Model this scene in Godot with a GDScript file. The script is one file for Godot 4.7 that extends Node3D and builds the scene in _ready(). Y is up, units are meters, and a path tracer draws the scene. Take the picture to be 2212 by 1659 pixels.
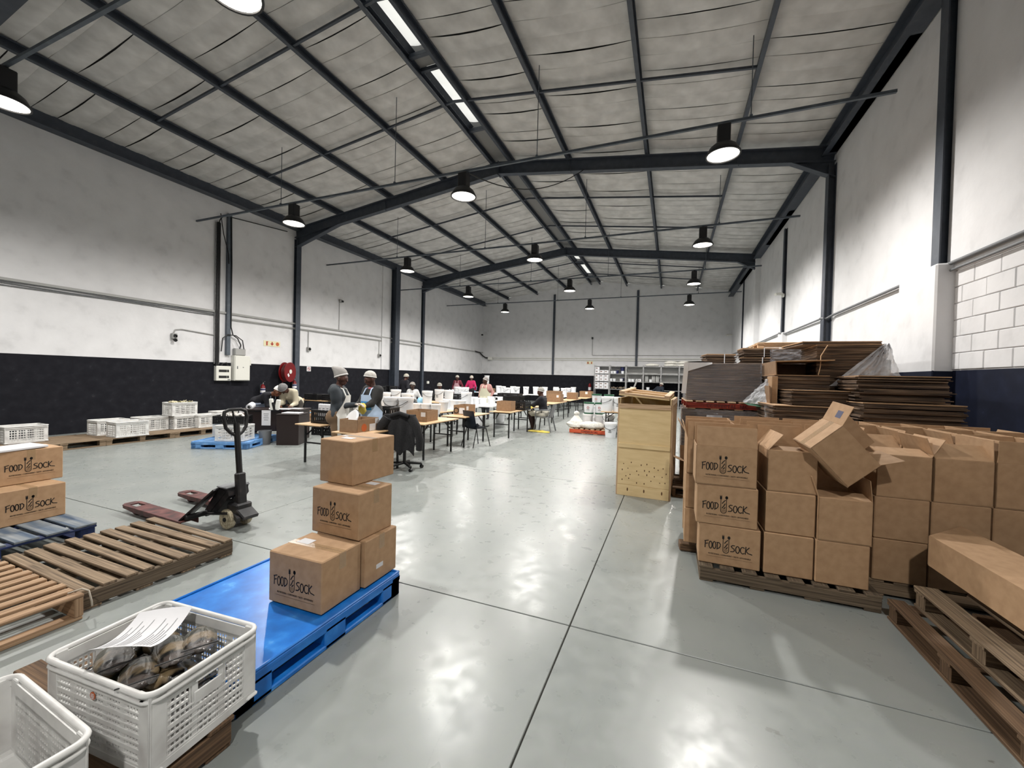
extends Node3D
# A packing warehouse: steel portal roof, rows of high-bay lamps, folding tables with buckets,
# pallets of cartons on both sides. World: x right, y up, -z into the room; V(x, y, z) takes z into the room.

var M := {}
var names := {}
var mesh_cache := {}
var R := RandomNumberGenerator.new()

const XL := -13.34
const XR := 3.3
const ZB := 27.5
const ZF := -5.4
const XC := -5.02
const SLOPE := 0.127

func V(x: float, y: float, z: float) -> Vector3:
	return Vector3(x, y, -z)

func roof_y(x: float) -> float:
	return 8.27 - SLOPE * absf(x - XC)

func _ready():
	R.seed = 7
	# ---- camera
	var cam := Camera3D.new()
	cam.name = "camera"
	cam.fov = 87.13
	cam.near = 0.05
	cam.far = 200.0
	cam.transform = Transform3D(CAM_X, CAM_Y, CAM_Z, Vector3(0, 1.6, 0))
	add_child(cam)
	cam.current = true
	# ---- sky (an overcast sky that only enters through the ridge skylights) and exposure
	var we := WorldEnvironment.new()
	we.name = "environment"
	var env := Environment.new()
	var sm := ProceduralSkyMaterial.new()
	sm.sky_top_color = Color(0.8, 0.8, 0.78)
	sm.sky_horizon_color = Color(0.8, 0.8, 0.79)
	sm.ground_bottom_color = Color(0.3, 0.3, 0.3)
	sm.ground_horizon_color = Color(0.6, 0.6, 0.6)
	sm.sky_energy_multiplier = 1.6
	sm.sun_angle_max = 0.0
	var sky := Sky.new()
	sky.sky_material = sm
	env.background_mode = Environment.BG_SKY
	env.sky = sky
	env.tonemap_mode = Environment.TONE_MAPPER_LINEAR
	env.tonemap_exposure = 1.0
	env.sdfgi_enabled = true
	env.ssao_enabled = true
	env.ssil_enabled = true
	we.environment = env
	add_child(we)
	make_materials()
	lamps()
	room()
	roof_steel()
	wall_left_fittings()
	wall_right_fittings()
	wall_back_fittings()
	left_foreground()
	pallet_truck()
	left_wall_store()
	desk_corner()
	packing_tables()
	buckets()
	right_of_aisle()
	carton_stacks()
	cardboard_stores()
	foreground_right()
	shelving()
	people()

const CAM_X := Vector3(0.9295039, 0.0252941, -0.3679438)
const CAM_Y := Vector3(-0.0291494, 0.9995630, -0.0049231)
const CAM_Z := Vector3(0.3676585, 0.0153014, 0.9298350)

# ------------------------------------------------------------------ names and things
func numbered(called: String) -> String:
	if not names.has(called):
		names[called] = 0
		return called
	names[called] += 1
	return "%s_%03d" % [called, names[called]]

func tag(o: Node3D, label: String, category: String, group := "", kind := "") -> Node3D:
	if label != "": o.set_meta("label", label)
	if category != "": o.set_meta("category", category)
	if group != "": o.set_meta("group", group)
	if kind != "": o.set_meta("kind", kind)
	return o

func thing(called: String, label: String, category: String, at: Vector3, turn := 0.0, group := "", kind := "") -> Node3D:
	var o := Node3D.new()
	o.name = numbered(called)
	add_child(o)
	o.position = at
	o.rotation.y = deg_to_rad(turn)
	return tag(o, label, category, group, kind)

func part(called: String, sh, mat: Material, parent: Node3D, at := Vector3.ZERO) -> MeshInstance3D:
	var o := MeshInstance3D.new()
	o.name = called
	o.mesh = sh.mesh() if sh is Sh else sh
	o.material_override = mat
	o.position = at
	parent.add_child(o, true)
	return o

func solo(called: String, sh, mat: Material, label: String, category: String, group := "", kind := "", at := Vector3.ZERO) -> MeshInstance3D:
	var o := part(numbered(called), sh, mat, self, at)
	tag(o, label, category, group, kind)
	return o

func again(proto: Node3D, label: String, at: Vector3, turn := 0.0, group := "") -> Node3D:
	var o: Node3D = proto.duplicate()
	var base: String = proto.name
	if base.length() > 4 and base.substr(base.length() - 4, 1) == "_" and base.substr(base.length() - 3).is_valid_int():
		base = base.substr(0, base.length() - 4)
	o.name = numbered(base)
	add_child(o)
	o.position = at
	o.rotation = Vector3(0, deg_to_rad(turn), 0)
	o.set_meta("label", label)
	if group != "": o.set_meta("group", group)
	return o

# ------------------------------------------------------------------ shapes
class Sh:
	var v := PackedVector3Array()
	var n := PackedVector3Array()
	var uv := PackedVector2Array()
	var c := PackedColorArray()
	var ix := PackedInt32Array()
	var col := Color.WHITE
	var xf := Transform3D()

	func vert(p: Vector3, nn: Vector3, t: Vector2) -> int:
		v.append(xf * p)
		n.append((xf.basis * nn).normalized())
		uv.append(t)
		c.append(col)
		return v.size() - 1

	func quad(a: Vector3, b: Vector3, d: Vector3, e: Vector3, ua := Vector2.ZERO, ub := Vector2(1, 0), ud := Vector2(1, 1), ue := Vector2(0, 1)):
		# corners counter-clockwise as seen from the front
		var nn := (b - a).cross(d - a)
		if nn.length_squared() < 1e-14:
			nn = (d - a).cross(e - a)
		nn = nn.normalized()
		var i := vert(a, nn, ua)
		vert(b, nn, ub); vert(d, nn, ud); vert(e, nn, ue)
		ix.append_array(PackedInt32Array([i, i + 2, i + 1, i, i + 3, i + 2]))

	func tri(a: Vector3, b: Vector3, d: Vector3):
		var nn := (b - a).cross(d - a).normalized()
		var i := vert(a, nn, Vector2(a.x, a.y))
		vert(b, nn, Vector2(b.x, b.y)); vert(d, nn, Vector2(d.x, d.y))
		ix.append_array(PackedInt32Array([i, i + 2, i + 1]))

	func box(ctr: Vector3, size: Vector3, bas := Basis(), bev := 0.0) -> Sh:
		var h := size * 0.5
		var long := 0
		if size.y > size.x and size.y >= size.z: long = 1
		elif size.z > size.x and size.z > size.y: long = 2
		var off := Vector2(fposmod(ctr.x * 3.7 + ctr.y * 5.1 + ctr.z * 7.3, 1.0), fposmod(ctr.x * 1.9 + ctr.y * 2.3 + ctr.z * 4.1, 1.0))
		var bv := minf(bev, minf(h.x, minf(h.y, h.z)) * 0.9)
		for ax in 3:
			var a1 := (ax + 1) % 3
			var a2 := (ax + 2) % 3
			for sg in [-1.0, 1.0]:
				var pts: Array[Vector3] = []
				var uvs: Array[Vector2] = []
				for k in [[-1, -1], [1, -1], [1, 1], [-1, 1]]:
					var p := Vector3.ZERO
					p[ax] = h[ax] * sg
					p[a1] = (h[a1] - bv) * k[0]
					p[a2] = (h[a2] - bv) * k[1]
					pts.append(ctr + bas * p)
					var cu := a1
					var cv := a2
					if long == a2:
						cu = a2; cv = a1
					uvs.append(Vector2(p[cu], p[cv]) + off + Vector2(0, 0.37 * ax))
				if sg > 0:
					quad(pts[0], pts[1], pts[2], pts[3], uvs[0], uvs[1], uvs[2], uvs[3])
				else:
					quad(pts[0], pts[3], pts[2], pts[1], uvs[0], uvs[3], uvs[2], uvs[1])
		if bv > 0:
			for ax in 3:
				var a1 := (ax + 1) % 3
				var a2 := (ax + 2) % 3
				for s1 in [-1.0, 1.0]:
					for s2 in [-1.0, 1.0]:
						var q: Array[Vector3] = []
						for k in [[-1, 0], [1, 0], [1, 1], [-1, 1]]:
							var p := Vector3.ZERO
							p[ax] = (h[ax] - bv) * k[0]
							p[a1] = (h[a1] - (bv if k[1] == 0 else 0.0)) * s1
							p[a2] = (h[a2] - (0.0 if k[1] == 0 else bv)) * s2
							q.append(ctr + bas * p)
						var w := Vector2(size[ax], bv)
						if s1 * s2 < 0: quad(q[0], q[3], q[2], q[1], off, off + Vector2(0, w.y), off + w, off + Vector2(w.x, 0))
						else: quad(q[0], q[1], q[2], q[3], off, off + Vector2(w.x, 0), off + w, off + Vector2(0, w.y))
			for sx in [-1.0, 1.0]:
				for sy in [-1.0, 1.0]:
					for sz in [-1.0, 1.0]:
						var s := Vector3(sx, sy, sz)
						var a := ctr + bas * (Vector3(h.x, h.y - bv, h.z - bv) * s)
						var b := ctr + bas * (Vector3(h.x - bv, h.y, h.z - bv) * s)
						var d := ctr + bas * (Vector3(h.x - bv, h.y - bv, h.z) * s)
						if sx * sy * sz > 0: tri(a, b, d)
						else: tri(a, d, b)
		return self

	func bar(a: Vector3, b: Vector3, w: float, h: float, bev := 0.0, up := Vector3.UP) -> Sh:
		# a rectangular bar from a to b, w wide and h high (h along up)
		var z := (b - a).normalized()
		if absf(z.dot(up)) > 0.99: up = Vector3.RIGHT if absf(z.x) < 0.9 else Vector3.FORWARD
		var x := up.cross(z).normalized()
		var y := z.cross(x)
		return box((a + b) * 0.5, Vector3(w, h, a.distance_to(b)), Basis(x, y, z), bev)

	func ring(ctr: Vector3, x: Vector3, y: Vector3, r: float, k: int, nz: Vector3, nr: float, t: float) -> int:
		var first := v.size()
		for i in k + 1:
			var a := TAU * i / k
			var d := x * cos(a) + y * sin(a)
			vert(ctr + d * r, (d * nr + nz).normalized(), Vector2(float(i) / k, t))
		return first

	func bridge(i0: int, i1: int, k: int):
		for i in k:
			ix.append_array(PackedInt32Array([i0 + i, i1 + i + 1, i0 + i + 1, i0 + i, i1 + i, i1 + i + 1]))

	func lathe(prof: Array, k := 20, ctr := Vector3.ZERO, bas := Basis()) -> Sh:
		# profile of Vector2(radius, height), from bottom outside to top; outside is to the right going up
		for j in prof.size() - 1:
			var a: Vector2 = prof[j]
			var b: Vector2 = prof[j + 1]
			var d := (b - a).normalized()
			var nr := d.y
			var nz := -d.x
			var i0 := ring(ctr + bas * Vector3(0, a.y, 0), bas.x, -bas.z, a.x, k, bas.y * nz, nr, a.y)
			var i1 := ring(ctr + bas * Vector3(0, b.y, 0), bas.x, -bas.z, b.x, k, bas.y * nz, nr, b.y)
			bridge(i0, i1, k)
		return self

	func tube(pts: Array, r: float, k := 8, caps := true, r2 := -1.0) -> Sh:
		var prev := Vector3.ZERO
		var last := -1
		var up := Vector3.UP
		for j in pts.size():
			var p: Vector3 = pts[j]
			var d: Vector3
			if j == 0: d = pts[1] - p
			elif j == pts.size() - 1: d = p - pts[j - 1]
			else: d = (pts[j + 1] - p).normalized() + (p - pts[j - 1]).normalized()
			d = d.normalized()
			var x: Vector3
			if j == 0:
				x = d.cross(Vector3.UP if absf(d.y) < 0.9 else Vector3.RIGHT).normalized()
			else:
				x = (prev - d * prev.dot(d)).normalized()
			prev = x
			var y := d.cross(x)
			var rr := r if r2 < 0 else lerpf(r, r2, float(j) / (pts.size() - 1))
			var first := ring(p, x, y, rr, k, Vector3.ZERO, 1.0, float(j))
			if last >= 0: bridge(last, first, k)
			last = first
			if caps and (j == 0 or j == pts.size() - 1):
				var nn := d if j > 0 else -d
				var ci := vert(p, nn, Vector2.ZERO)
				for i in k + 1:
					var a := TAU * i / k
					vert(p + (x * cos(a) + y * sin(a)) * rr, nn, Vector2.ZERO)
				for i in k:
					if j > 0: ix.append_array(PackedInt32Array([ci, ci + i + 2, ci + i + 1]))
					else: ix.append_array(PackedInt32Array([ci, ci + i + 1, ci + i + 2]))
		return self

	func extrude(poly: PackedVector2Array, depth: float, at := Transform3D()) -> Sh:
		# polygon in x-y, from z = -depth/2 to depth/2
		var area := 0.0
		for i in poly.size(): area += poly[i].cross(poly[(i + 1) % poly.size()])
		if area < 0: poly.reverse()
		var keep := xf
		xf = xf * at
		var t := Geometry2D.triangulate_polygon(poly)
		for i in range(0, t.size(), 3):
			var a := poly[t[i]]; var b := poly[t[i + 1]]; var d := poly[t[i + 2]]
			if (b - a).cross(d - a) < 0:
				var e := b; b = d; d = e
			for sg in [1.0, -1.0]:
				var z: float = depth * 0.5 * sg
				var nn := Vector3(0, 0, sg)
				var i0 := vert(Vector3(a.x, a.y, z), nn, a)
				vert(Vector3(b.x, b.y, z), nn, b); vert(Vector3(d.x, d.y, z), nn, d)
				if sg > 0: ix.append_array(PackedInt32Array([i0, i0 + 2, i0 + 1]))
				else: ix.append_array(PackedInt32Array([i0, i0 + 1, i0 + 2]))
		var run := 0.0
		for i in poly.size():
			var a := poly[i]
			var b := poly[(i + 1) % poly.size()]
			var l := a.distance_to(b)
			quad(Vector3(a.x, a.y, depth / 2), Vector3(a.x, a.y, -depth / 2), Vector3(b.x, b.y, -depth / 2), Vector3(b.x, b.y, depth / 2), Vector2(run, 0), Vector2(run, depth), Vector2(run + l, depth), Vector2(run + l, 0))
			run += l
		xf = keep
		return self

	func grid(nx: int, ny: int, f: Callable, flip := false) -> Sh:
		# a smooth patch: f(u, v) -> point
		var first := v.size()
		var p := PackedVector3Array()
		for j in ny + 1:
			for i in nx + 1:
				p.append(f.call(float(i) / nx, float(j) / ny))
		for j in ny + 1:
			for i in nx + 1:
				var du := p[j * (nx + 1) + mini(i + 1, nx)] - p[j * (nx + 1) + maxi(i - 1, 0)]
				var dv := p[mini(j + 1, ny) * (nx + 1) + i] - p[maxi(j - 1, 0) * (nx + 1) + i]
				var nn := du.cross(dv)
				if nn.length_squared() < 1e-16: nn = Vector3.UP
				nn = nn.normalized()
				if flip: nn = -nn
				vert(p[j * (nx + 1) + i], nn, Vector2(float(i) / nx, float(j) / ny))
		for j in ny:
			for i in nx:
				var a := first + j * (nx + 1) + i
				var b := a + nx + 1
				if flip: ix.append_array(PackedInt32Array([a, a + 1, b + 1, a, b + 1, b]))
				else: ix.append_array(PackedInt32Array([a, b + 1, a + 1, a, b, b + 1]))
		return self

	func blob(ctr: Vector3, rad: Vector3, nz: FastNoiseLite = null, amp := 0.0, k := 16, m := 10, bas := Basis(), flat := 0.0) -> Sh:
		# a lumpy ellipsoid; flat > 0 presses its underside level
		return grid(k, m, func(u: float, w: float) -> Vector3:
			var a := TAU * u
			var b := PI * w
			var d := Vector3(sin(b) * cos(a), -cos(b), sin(b) * sin(a))
			var s := 1.0
			if nz: s += amp * nz.get_noise_3dv((ctr + d * rad) * 10.0)
			# pull towards a box a little, so that it looks filled
			var e := d * rad * s
			if flat > 0 and e.y < -rad.y * (1.0 - flat): e.y = -rad.y * (1.0 - flat)
			return ctr + bas * e, true)

	func add(o: Sh, at := Transform3D()) -> Sh:
		var first := v.size()
		for i in o.v.size():
			v.append(at * o.v[i])
			n.append((at.basis * o.n[i]).normalized())
		uv.append_array(o.uv)
		c.append_array(o.c)
		for i in o.ix: ix.append(first + i)
		return self

	func mesh() -> ArrayMesh:
		var m := ArrayMesh.new()
		if v.is_empty(): return m
		var a := []
		a.resize(Mesh.ARRAY_MAX)
		a[Mesh.ARRAY_VERTEX] = v
		a[Mesh.ARRAY_NORMAL] = n
		a[Mesh.ARRAY_TEX_UV] = uv
		a[Mesh.ARRAY_COLOR] = c
		a[Mesh.ARRAY_INDEX] = ix
		m.add_surface_from_arrays(Mesh.PRIMITIVE_TRIANGLES, a)
		return m

func sh() -> Sh:
	return Sh.new()

func bx(x0: float, x1: float, y0: float, y1: float, z0: float, z1: float, bev := 0.0) -> Sh:
	# a box between world limits, z into the room
	return Sh.new().box(V((x0 + x1) / 2, (y0 + y1) / 2, (z0 + z1) / 2), Vector3(absf(x1 - x0), absf(y1 - y0), absf(z1 - z0)), Basis(), bev)

func arc(ctr: Vector3, x: Vector3, y: Vector3, r: float, a0: float, a1: float, k: int) -> Array:
	var out := []
	for i in k + 1:
		var a := deg_to_rad(lerpf(a0, a1, float(i) / k))
		out.append(ctr + x * cos(a) * r + y * sin(a) * r)
	return out

func noise(sd: int, f: float, oct := 3) -> FastNoiseLite:
	var q := FastNoiseLite.new()
	q.seed = sd
	q.noise_type = FastNoiseLite.TYPE_SIMPLEX_SMOOTH
	q.frequency = f
	q.fractal_octaves = oct
	return q

# ------------------------------------------------------------------ materials
func ramp_tex(sd: int, f: float, oct: int, stops: Array, w := 512, h := 512, stretch_x := 1, mips := false) -> ImageTexture:
	# a seamless noise picture coloured by a ramp of [position, colour]; stretch_x draws the pattern out along u
	var im := noise(sd, f, oct).get_seamless_image(w / stretch_x if stretch_x > 1 else w, h)
	if stretch_x > 1: im.resize(w, h, Image.INTERPOLATE_CUBIC)
	im.convert(Image.FORMAT_L8)
	var src := im.get_data()
	var lut: Array[PackedByteArray] = []
	for i in 256:
		var t := i / 255.0
		var cc: Color = stops[0][1]
		for s in stops.size() - 1:
			if t >= stops[s][0]:
				cc = stops[s][1].lerp(stops[s + 1][1], clampf((t - stops[s][0]) / (stops[s + 1][0] - stops[s][0]), 0, 1))
		lut.append(PackedByteArray([cc.r8, cc.g8, cc.b8]))
	var out := PackedByteArray()
	out.resize(src.size() * 3)
	for i in src.size():
		var l := lut[src[i]]
		out[i * 3] = l[0]; out[i * 3 + 1] = l[1]; out[i * 3 + 2] = l[2]
	return ImageTexture.create_from_image(Image.create_from_data(w, h, false, Image.FORMAT_RGB8, out))

func g(v: float) -> Color:
	return Color(v, v, v)

func mat(col: Color, rough := 0.7, metal := 0.0, spec := 0.5) -> StandardMaterial3D:
	var m := StandardMaterial3D.new()
	m.albedo_color = col
	m.roughness = rough
	m.metallic = metal
	m.metallic_specular = spec
	return m

func tri(m: StandardMaterial3D, tex: Texture2D, scale: float, world := false) -> StandardMaterial3D:
	m.albedo_texture = tex
	m.uv1_triplanar = true
	m.uv1_world_triplanar = world
	m.uv1_scale = Vector3.ONE * scale
	m.uv1_triplanar_sharpness = 4.0
	return m

func uvt(m: StandardMaterial3D, tex: Texture2D, sx: float, sy: float) -> StandardMaterial3D:
	m.albedo_texture = tex
	m.uv1_scale = Vector3(sx, sy, 1)
	return m

func glassy(col: Color, alpha: float, rough: float) -> StandardMaterial3D:
	var m := mat(Color(col.r, col.g, col.b, alpha), rough)
	m.transparency = BaseMaterial3D.TRANSPARENCY_ALPHA
	m.cull_mode = BaseMaterial3D.CULL_DISABLED
	return m

func vcol(rough := 0.8) -> StandardMaterial3D:
	var m := mat(Color.WHITE, rough)
	m.vertex_color_use_as_albedo = true
	return m

func make_materials():
	var wall_t := ramp_tex(3, 0.008, 5, [[0.0, Color(0.87, 0.87, 0.87)], [0.35, Color(0.93, 0.93, 0.93)], [1.0, Color(0.96, 0.96, 0.96)]])
	M.wall = tri(mat(Color(0.895, 0.895, 0.9), 0.75), wall_t, 0.35, true)
	var bump := ramp_tex(5, 0.05, 4, [[0.0, g(0)], [1.0, g(1)]], 256, 256)
	M.wall.heightmap_enabled = true
	M.wall.heightmap_texture = bump
	M.wall.heightmap_scale = 0.25
	var dado_t := ramp_tex(9, 0.02, 4, [[0.0, Color(0.085, 0.088, 0.108)], [0.6, Color(0.11, 0.112, 0.132)], [0.86, Color(0.125, 0.128, 0.148)], [1.0, Color(0.22, 0.22, 0.23)]])
	M.dado = tri(mat(Color.WHITE, 0.8, 0.0, 0.25), dado_t, 0.4, true)
	M.dado_navy = tri(mat(Color(0.82, 0.95, 1.25), 0.7, 0.0, 0.3), dado_t, 0.4, true)
	# painted concrete floor: broad patches, scuffs, chips, uneven gloss
	var floor_t := ramp_tex(11, 0.006, 5, [[0.0, Color(0.495, 0.515, 0.51)], [0.4, Color(0.52, 0.54, 0.53)], [1.0, Color(0.545, 0.56, 0.55)]], 1024, 1024)
	M.floor = tri(mat(Color.WHITE, 1.0), floor_t, 0.18, true)
	M.floor.roughness_texture = ramp_tex(12, 0.03, 5, [[0.0, g(0.24)], [0.5, g(0.31)], [1.0, g(0.4)]], 1024, 1024)
	M.floor.detail_enabled = true
	M.floor.detail_blend_mode = BaseMaterial3D.BLEND_MODE_MIX
	M.floor.detail_albedo = chips()
	M.floor.heightmap_enabled = true
	M.floor.heightmap_texture = ramp_tex(13, 0.02, 5, [[0.0, g(0)], [1.0, g(1)]], 512, 512)
	M.floor.heightmap_scale = 0.03
	M.joint = mat(Color(0.2, 0.19, 0.17), 0.9)
	var foil_t := ramp_tex(15, 0.012, 4, [[0.0, Color(0.7, 0.695, 0.685)], [1.0, Color(0.83, 0.825, 0.815)]], 512, 512)
	M.foil = tri(mat(Color.WHITE, 0.6), foil_t, 0.3, true)
	M.deck = mat(Color(0.5, 0.5, 0.5), 0.8)
	var steel_t := ramp_tex(17, 0.03, 4, [[0.0, Color(0.2, 0.225, 0.265)], [0.7, Color(0.235, 0.26, 0.3)], [1.0, Color(0.28, 0.3, 0.33)]], 256, 256)
	M.steel = tri(mat(Color.WHITE, 0.5), steel_t, 0.6)
	M.steel_grey = tri(mat(Color(1.3, 1.3, 1.25), 0.55), steel_t, 0.6)
	M.galv = tri(mat(Color.WHITE, 0.45, 0.6), ramp_tex(19, 0.03, 3, [[0.0, g(0.5)], [1.0, g(0.66)]], 256, 256), 1.0)
	M.skylight = mat(Color(0.9, 0.9, 0.88), 0.8)
	M.skylight.backlight_enabled = true
	M.skylight.backlight = g(1.0)
	M.lamp_black = mat(Color(0.09, 0.09, 0.1), 0.45)
	M.lamp_inner = mat(Color(0.9, 0.9, 0.9), 0.3)
	M.lens = mat(Color(1, 0.98, 0.95), 0.3)
	M.lens.emission_enabled = true
	M.lens.emission = Color(1.0, 0.975, 0.93)
	M.lens.emission_energy_multiplier = 6.0
	# cardboard
	var card_t := ramp_tex(21, 0.02, 5, [[0.0, Color(0.63, 0.50, 0.375)], [0.5, Color(0.665, 0.537, 0.405)], [1.0, Color(0.695, 0.565, 0.435)]], 512, 512)
	M.card = tri(mat(Color.WHITE, 0.8), card_t, 1.2)
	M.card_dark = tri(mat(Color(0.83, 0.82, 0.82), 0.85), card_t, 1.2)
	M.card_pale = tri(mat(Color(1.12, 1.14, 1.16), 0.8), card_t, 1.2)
	var flute := ramp_tex(23, 0.05, 3, [[0.0, Color(0.17, 0.135, 0.11)], [0.45, Color(0.34, 0.275, 0.22)], [0.7, Color(0.42, 0.34, 0.27)], [1.0, Color(0.6, 0.5, 0.4)]], 512, 512, 16)
	M.card_edge = tri(mat(Color.WHITE, 0.9), flute, 1.0)
	M.tape = glassy(Color(0.8, 0.68, 0.52), 0.25, 0.2)
	M.paper = mat(Color(0.82, 0.82, 0.83), 0.7)
	M.ink = mat(Color(0.045, 0.04, 0.035), 0.75)
	M.ink_soft = mat(Color(0.3, 0.23, 0.17), 0.8)
	# timber
	var wood_t := ramp_tex(25, 0.045, 4, [[0.0, Color(0.27, 0.22, 0.17)], [0.45, Color(0.45, 0.38, 0.30)], [1.0, Color(0.62, 0.54, 0.44)]], 512, 512, 16)
	M.wood = uvt(mat(Color.WHITE, 0.85), wood_t, 0.8, 2.5)
	M.wood_grey = uvt(mat(Color(0.78, 0.79, 0.80), 0.9), wood_t, 0.8, 2.5)
	M.wood_brown = uvt(mat(Color(0.8, 0.73, 0.67), 0.85), wood_t, 0.8, 2.5)
	var pine_t := ramp_tex(27, 0.04, 3, [[0.0, Color(0.48, 0.37, 0.27)], [0.5, Color(0.6, 0.485, 0.37)], [1.0, Color(0.7, 0.585, 0.46)]], 512, 512, 16)
	M.pine = uvt(mat(Color.WHITE, 0.75), pine_t, 0.8, 2.5)
	M.pine_pale = uvt(mat(Color(1.2, 1.25, 1.3), 0.75), pine_t, 0.8, 2.5)
	var ply_t := ramp_tex(29, 0.02, 4, [[0.0, Color(0.81, 0.71, 0.52)], [0.5, Color(0.85, 0.755, 0.57)], [1.0, Color(0.88, 0.79, 0.61)]], 512, 512, 2)
	M.ply = uvt(mat(Color.WHITE, 0.7), ply_t, 0.5, 1.2)
	M.ply_knot = mat(Color(0.33, 0.2, 0.1), 0.8)
	var blue_wood := ramp_tex(31, 0.03, 4, [[0.0, Color(0.03, 0.09, 0.22)], [0.6, Color(0.05, 0.14, 0.33)], [1.0, Color(0.1, 0.2, 0.42)]], 256, 256, 8)
	M.blue_wood = uvt(mat(Color.WHITE, 0.7), blue_wood, 1.0, 2.0)
	M.blue_worn = uvt(mat(Color.WHITE, 0.8), ramp_tex(32, 0.03, 4, [[0.0, Color(0.2, 0.27, 0.36)], [0.5, Color(0.4, 0.43, 0.46)], [1.0, Color(0.53, 0.54, 0.54)]], 256, 256, 8), 0.8, 2.0)
	M.red_wood = uvt(mat(Color.WHITE, 0.75), ramp_tex(33, 0.04, 4, [[0.0, Color(0.32, 0.08, 0.04)], [0.5, Color(0.5, 0.14, 0.075)], [1.0, Color(0.62, 0.25, 0.15)]], 256, 256, 8), 1.0, 2.0)
	M.orange_wood = uvt(mat(Color.WHITE, 0.75), ramp_tex(34, 0.04, 4, [[0.0, Color(0.6, 0.2, 0.1)], [0.5, Color(0.75, 0.32, 0.18)], [1.0, Color(0.8, 0.42, 0.28)]], 256, 256, 8), 1.0, 2.0)
	M.table = uvt(mat(Color.WHITE, 0.45), ramp_tex(35, 0.03, 3, [[0.0, Color(0.70, 0.57, 0.42)], [1.0, Color(0.82, 0.7, 0.55)]], 256, 256, 8), 0.5, 1.0)
	M.desk = mat(Color(0.13, 0.085, 0.08), 0.4)
	# plastics and paints
	M.white_pl = tri(mat(Color(1, 1, 1), 0.4), ramp_tex(37, 0.02, 4, [[0.0, Color(0.8, 0.79, 0.78)], [0.5, Color(0.89, 0.89, 0.88)], [1.0, Color(0.94, 0.94, 0.93)]], 256, 256), 1.0)
	M.white_pl.backlight_enabled = true
	M.white_pl.backlight = g(0.62)
	M.bucket = mat(Color(0.83, 0.84, 0.85), 0.4)
	M.bucket_lid = mat(Color(0.89, 0.89, 0.89), 0.4)
	M.blue_pl = tri(mat(Color.WHITE, 0.32), ramp_tex(39, 0.012, 5, [[0.0, Color(0.08, 0.38, 0.70)], [0.55, Color(0.11, 0.45, 0.79)], [0.8, Color(0.17, 0.5, 0.83)], [1.0, Color(0.4, 0.66, 0.9)]], 512, 512), 0.9)
	M.blue_pale = tri(mat(Color.WHITE, 0.45), ramp_tex(40, 0.02, 4, [[0.0, Color(0.3, 0.5, 0.73)], [0.6, Color(0.41, 0.6, 0.81)], [1.0, Color(0.55, 0.7, 0.87)]], 256, 256), 1.0)
	M.black_pl = mat(Color(0.045, 0.047, 0.055), 0.4)
	M.black = mat(Color(0.05, 0.05, 0.055), 0.45)
	M.green_pl = mat(Color(0.06, 0.3, 0.19), 0.4)
	M.red = mat(Color(0.42, 0.045, 0.065), 0.4)
	M.red_dark = mat(Color(0.3, 0.04, 0.05), 0.5)
	M.fork = tri(mat(Color.WHITE, 0.5), ramp_tex(41, 0.02, 5, [[0.0, Color(0.17, 0.09, 0.085)], [0.55, Color(0.33, 0.16, 0.15)], [1.0, Color(0.44, 0.28, 0.26)]], 256, 256), 1.2)
	M.truck = tri(mat(Color.WHITE, 0.5), ramp_tex(42, 0.02, 4, [[0.0, Color(0.06, 0.06, 0.07)], [0.6, Color(0.12, 0.12, 0.13)], [1.0, Color(0.26, 0.23, 0.22)]], 256, 256), 1.5)
	M.wheel = tri(mat(Color.WHITE, 0.5), ramp_tex(43, 0.03, 4, [[0.0, Color(0.5, 0.46, 0.37)], [0.6, Color(0.72, 0.68, 0.58)], [1.0, Color(0.8, 0.77, 0.68)]], 256, 256), 3.0)
	M.chrome = mat(Color(0.75, 0.75, 0.76), 0.2, 1.0)
	M.grey_pl = mat(Color(0.42, 0.43, 0.44), 0.5)
	M.grey_box = mat(Color(0.6, 0.6, 0.59), 0.5)
	M.cabinet = mat(Color(0.83, 0.83, 0.8), 0.4)
	M.yellow = mat(Color(0.82, 0.74, 0.32), 0.7)
	M.sign = mat(Color(0.84, 0.82, 0.68), 0.5)
	M.sign_red = mat(Color(0.62, 0.12, 0.08), 0.5)
	M.orange_dot = mat(Color(0.72, 0.36, 0.18), 0.5)
	M.blue_lbl = mat(Color(0.1, 0.12, 0.3), 0.5)
	M.navy = mat(Color(0.03, 0.075, 0.13), 0.6)
	M.cloth_dark = tri(mat(Color.WHITE, 0.95), ramp_tex(45, 0.06, 3, [[0.0, Color(0.07, 0.072, 0.078)], [1.0, Color(0.17, 0.17, 0.18)]], 256, 256), 3.0)
	M.film = glassy(Color(0.75, 0.76, 0.8), 0.2, 0.14)
	M.film.normal_enabled = true
	M.film.normal_texture = normals(47, 0.03, 6, 2)
	M.film.normal_scale = 2.5
	M.film.uv1_scale = Vector3(0.9, 1.4, 1)
	M.film_clear = glassy(Color(0.9, 0.91, 0.93), 0.22, 0.1)
	M.film_clear.normal_enabled = true
	M.film_clear.normal_texture = normals(49, 0.03, 4, 1)
	M.film_clear.normal_scale = 1.0
	M.film_white = glassy(Color(0.82, 0.83, 0.85), 0.6, 0.18)
	M.film_white.normal_enabled = true
	M.film_white.normal_texture = normals(51, 0.025, 5, 4)
	M.film_white.normal_scale = 1.2
	M.pouch = vcol(0.3)
	M.pouch.clearcoat_enabled = true
	M.pouch.clearcoat = 1.0
	M.pouch.clearcoat_roughness = 0.08
	M.pouch.normal_enabled = true
	M.pouch.normal_texture = normals(53, 0.03, 3, 1)
	M.pouch.normal_scale = 0.7
	M.pouch.uv1_scale = Vector3(2, 2, 1)
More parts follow.
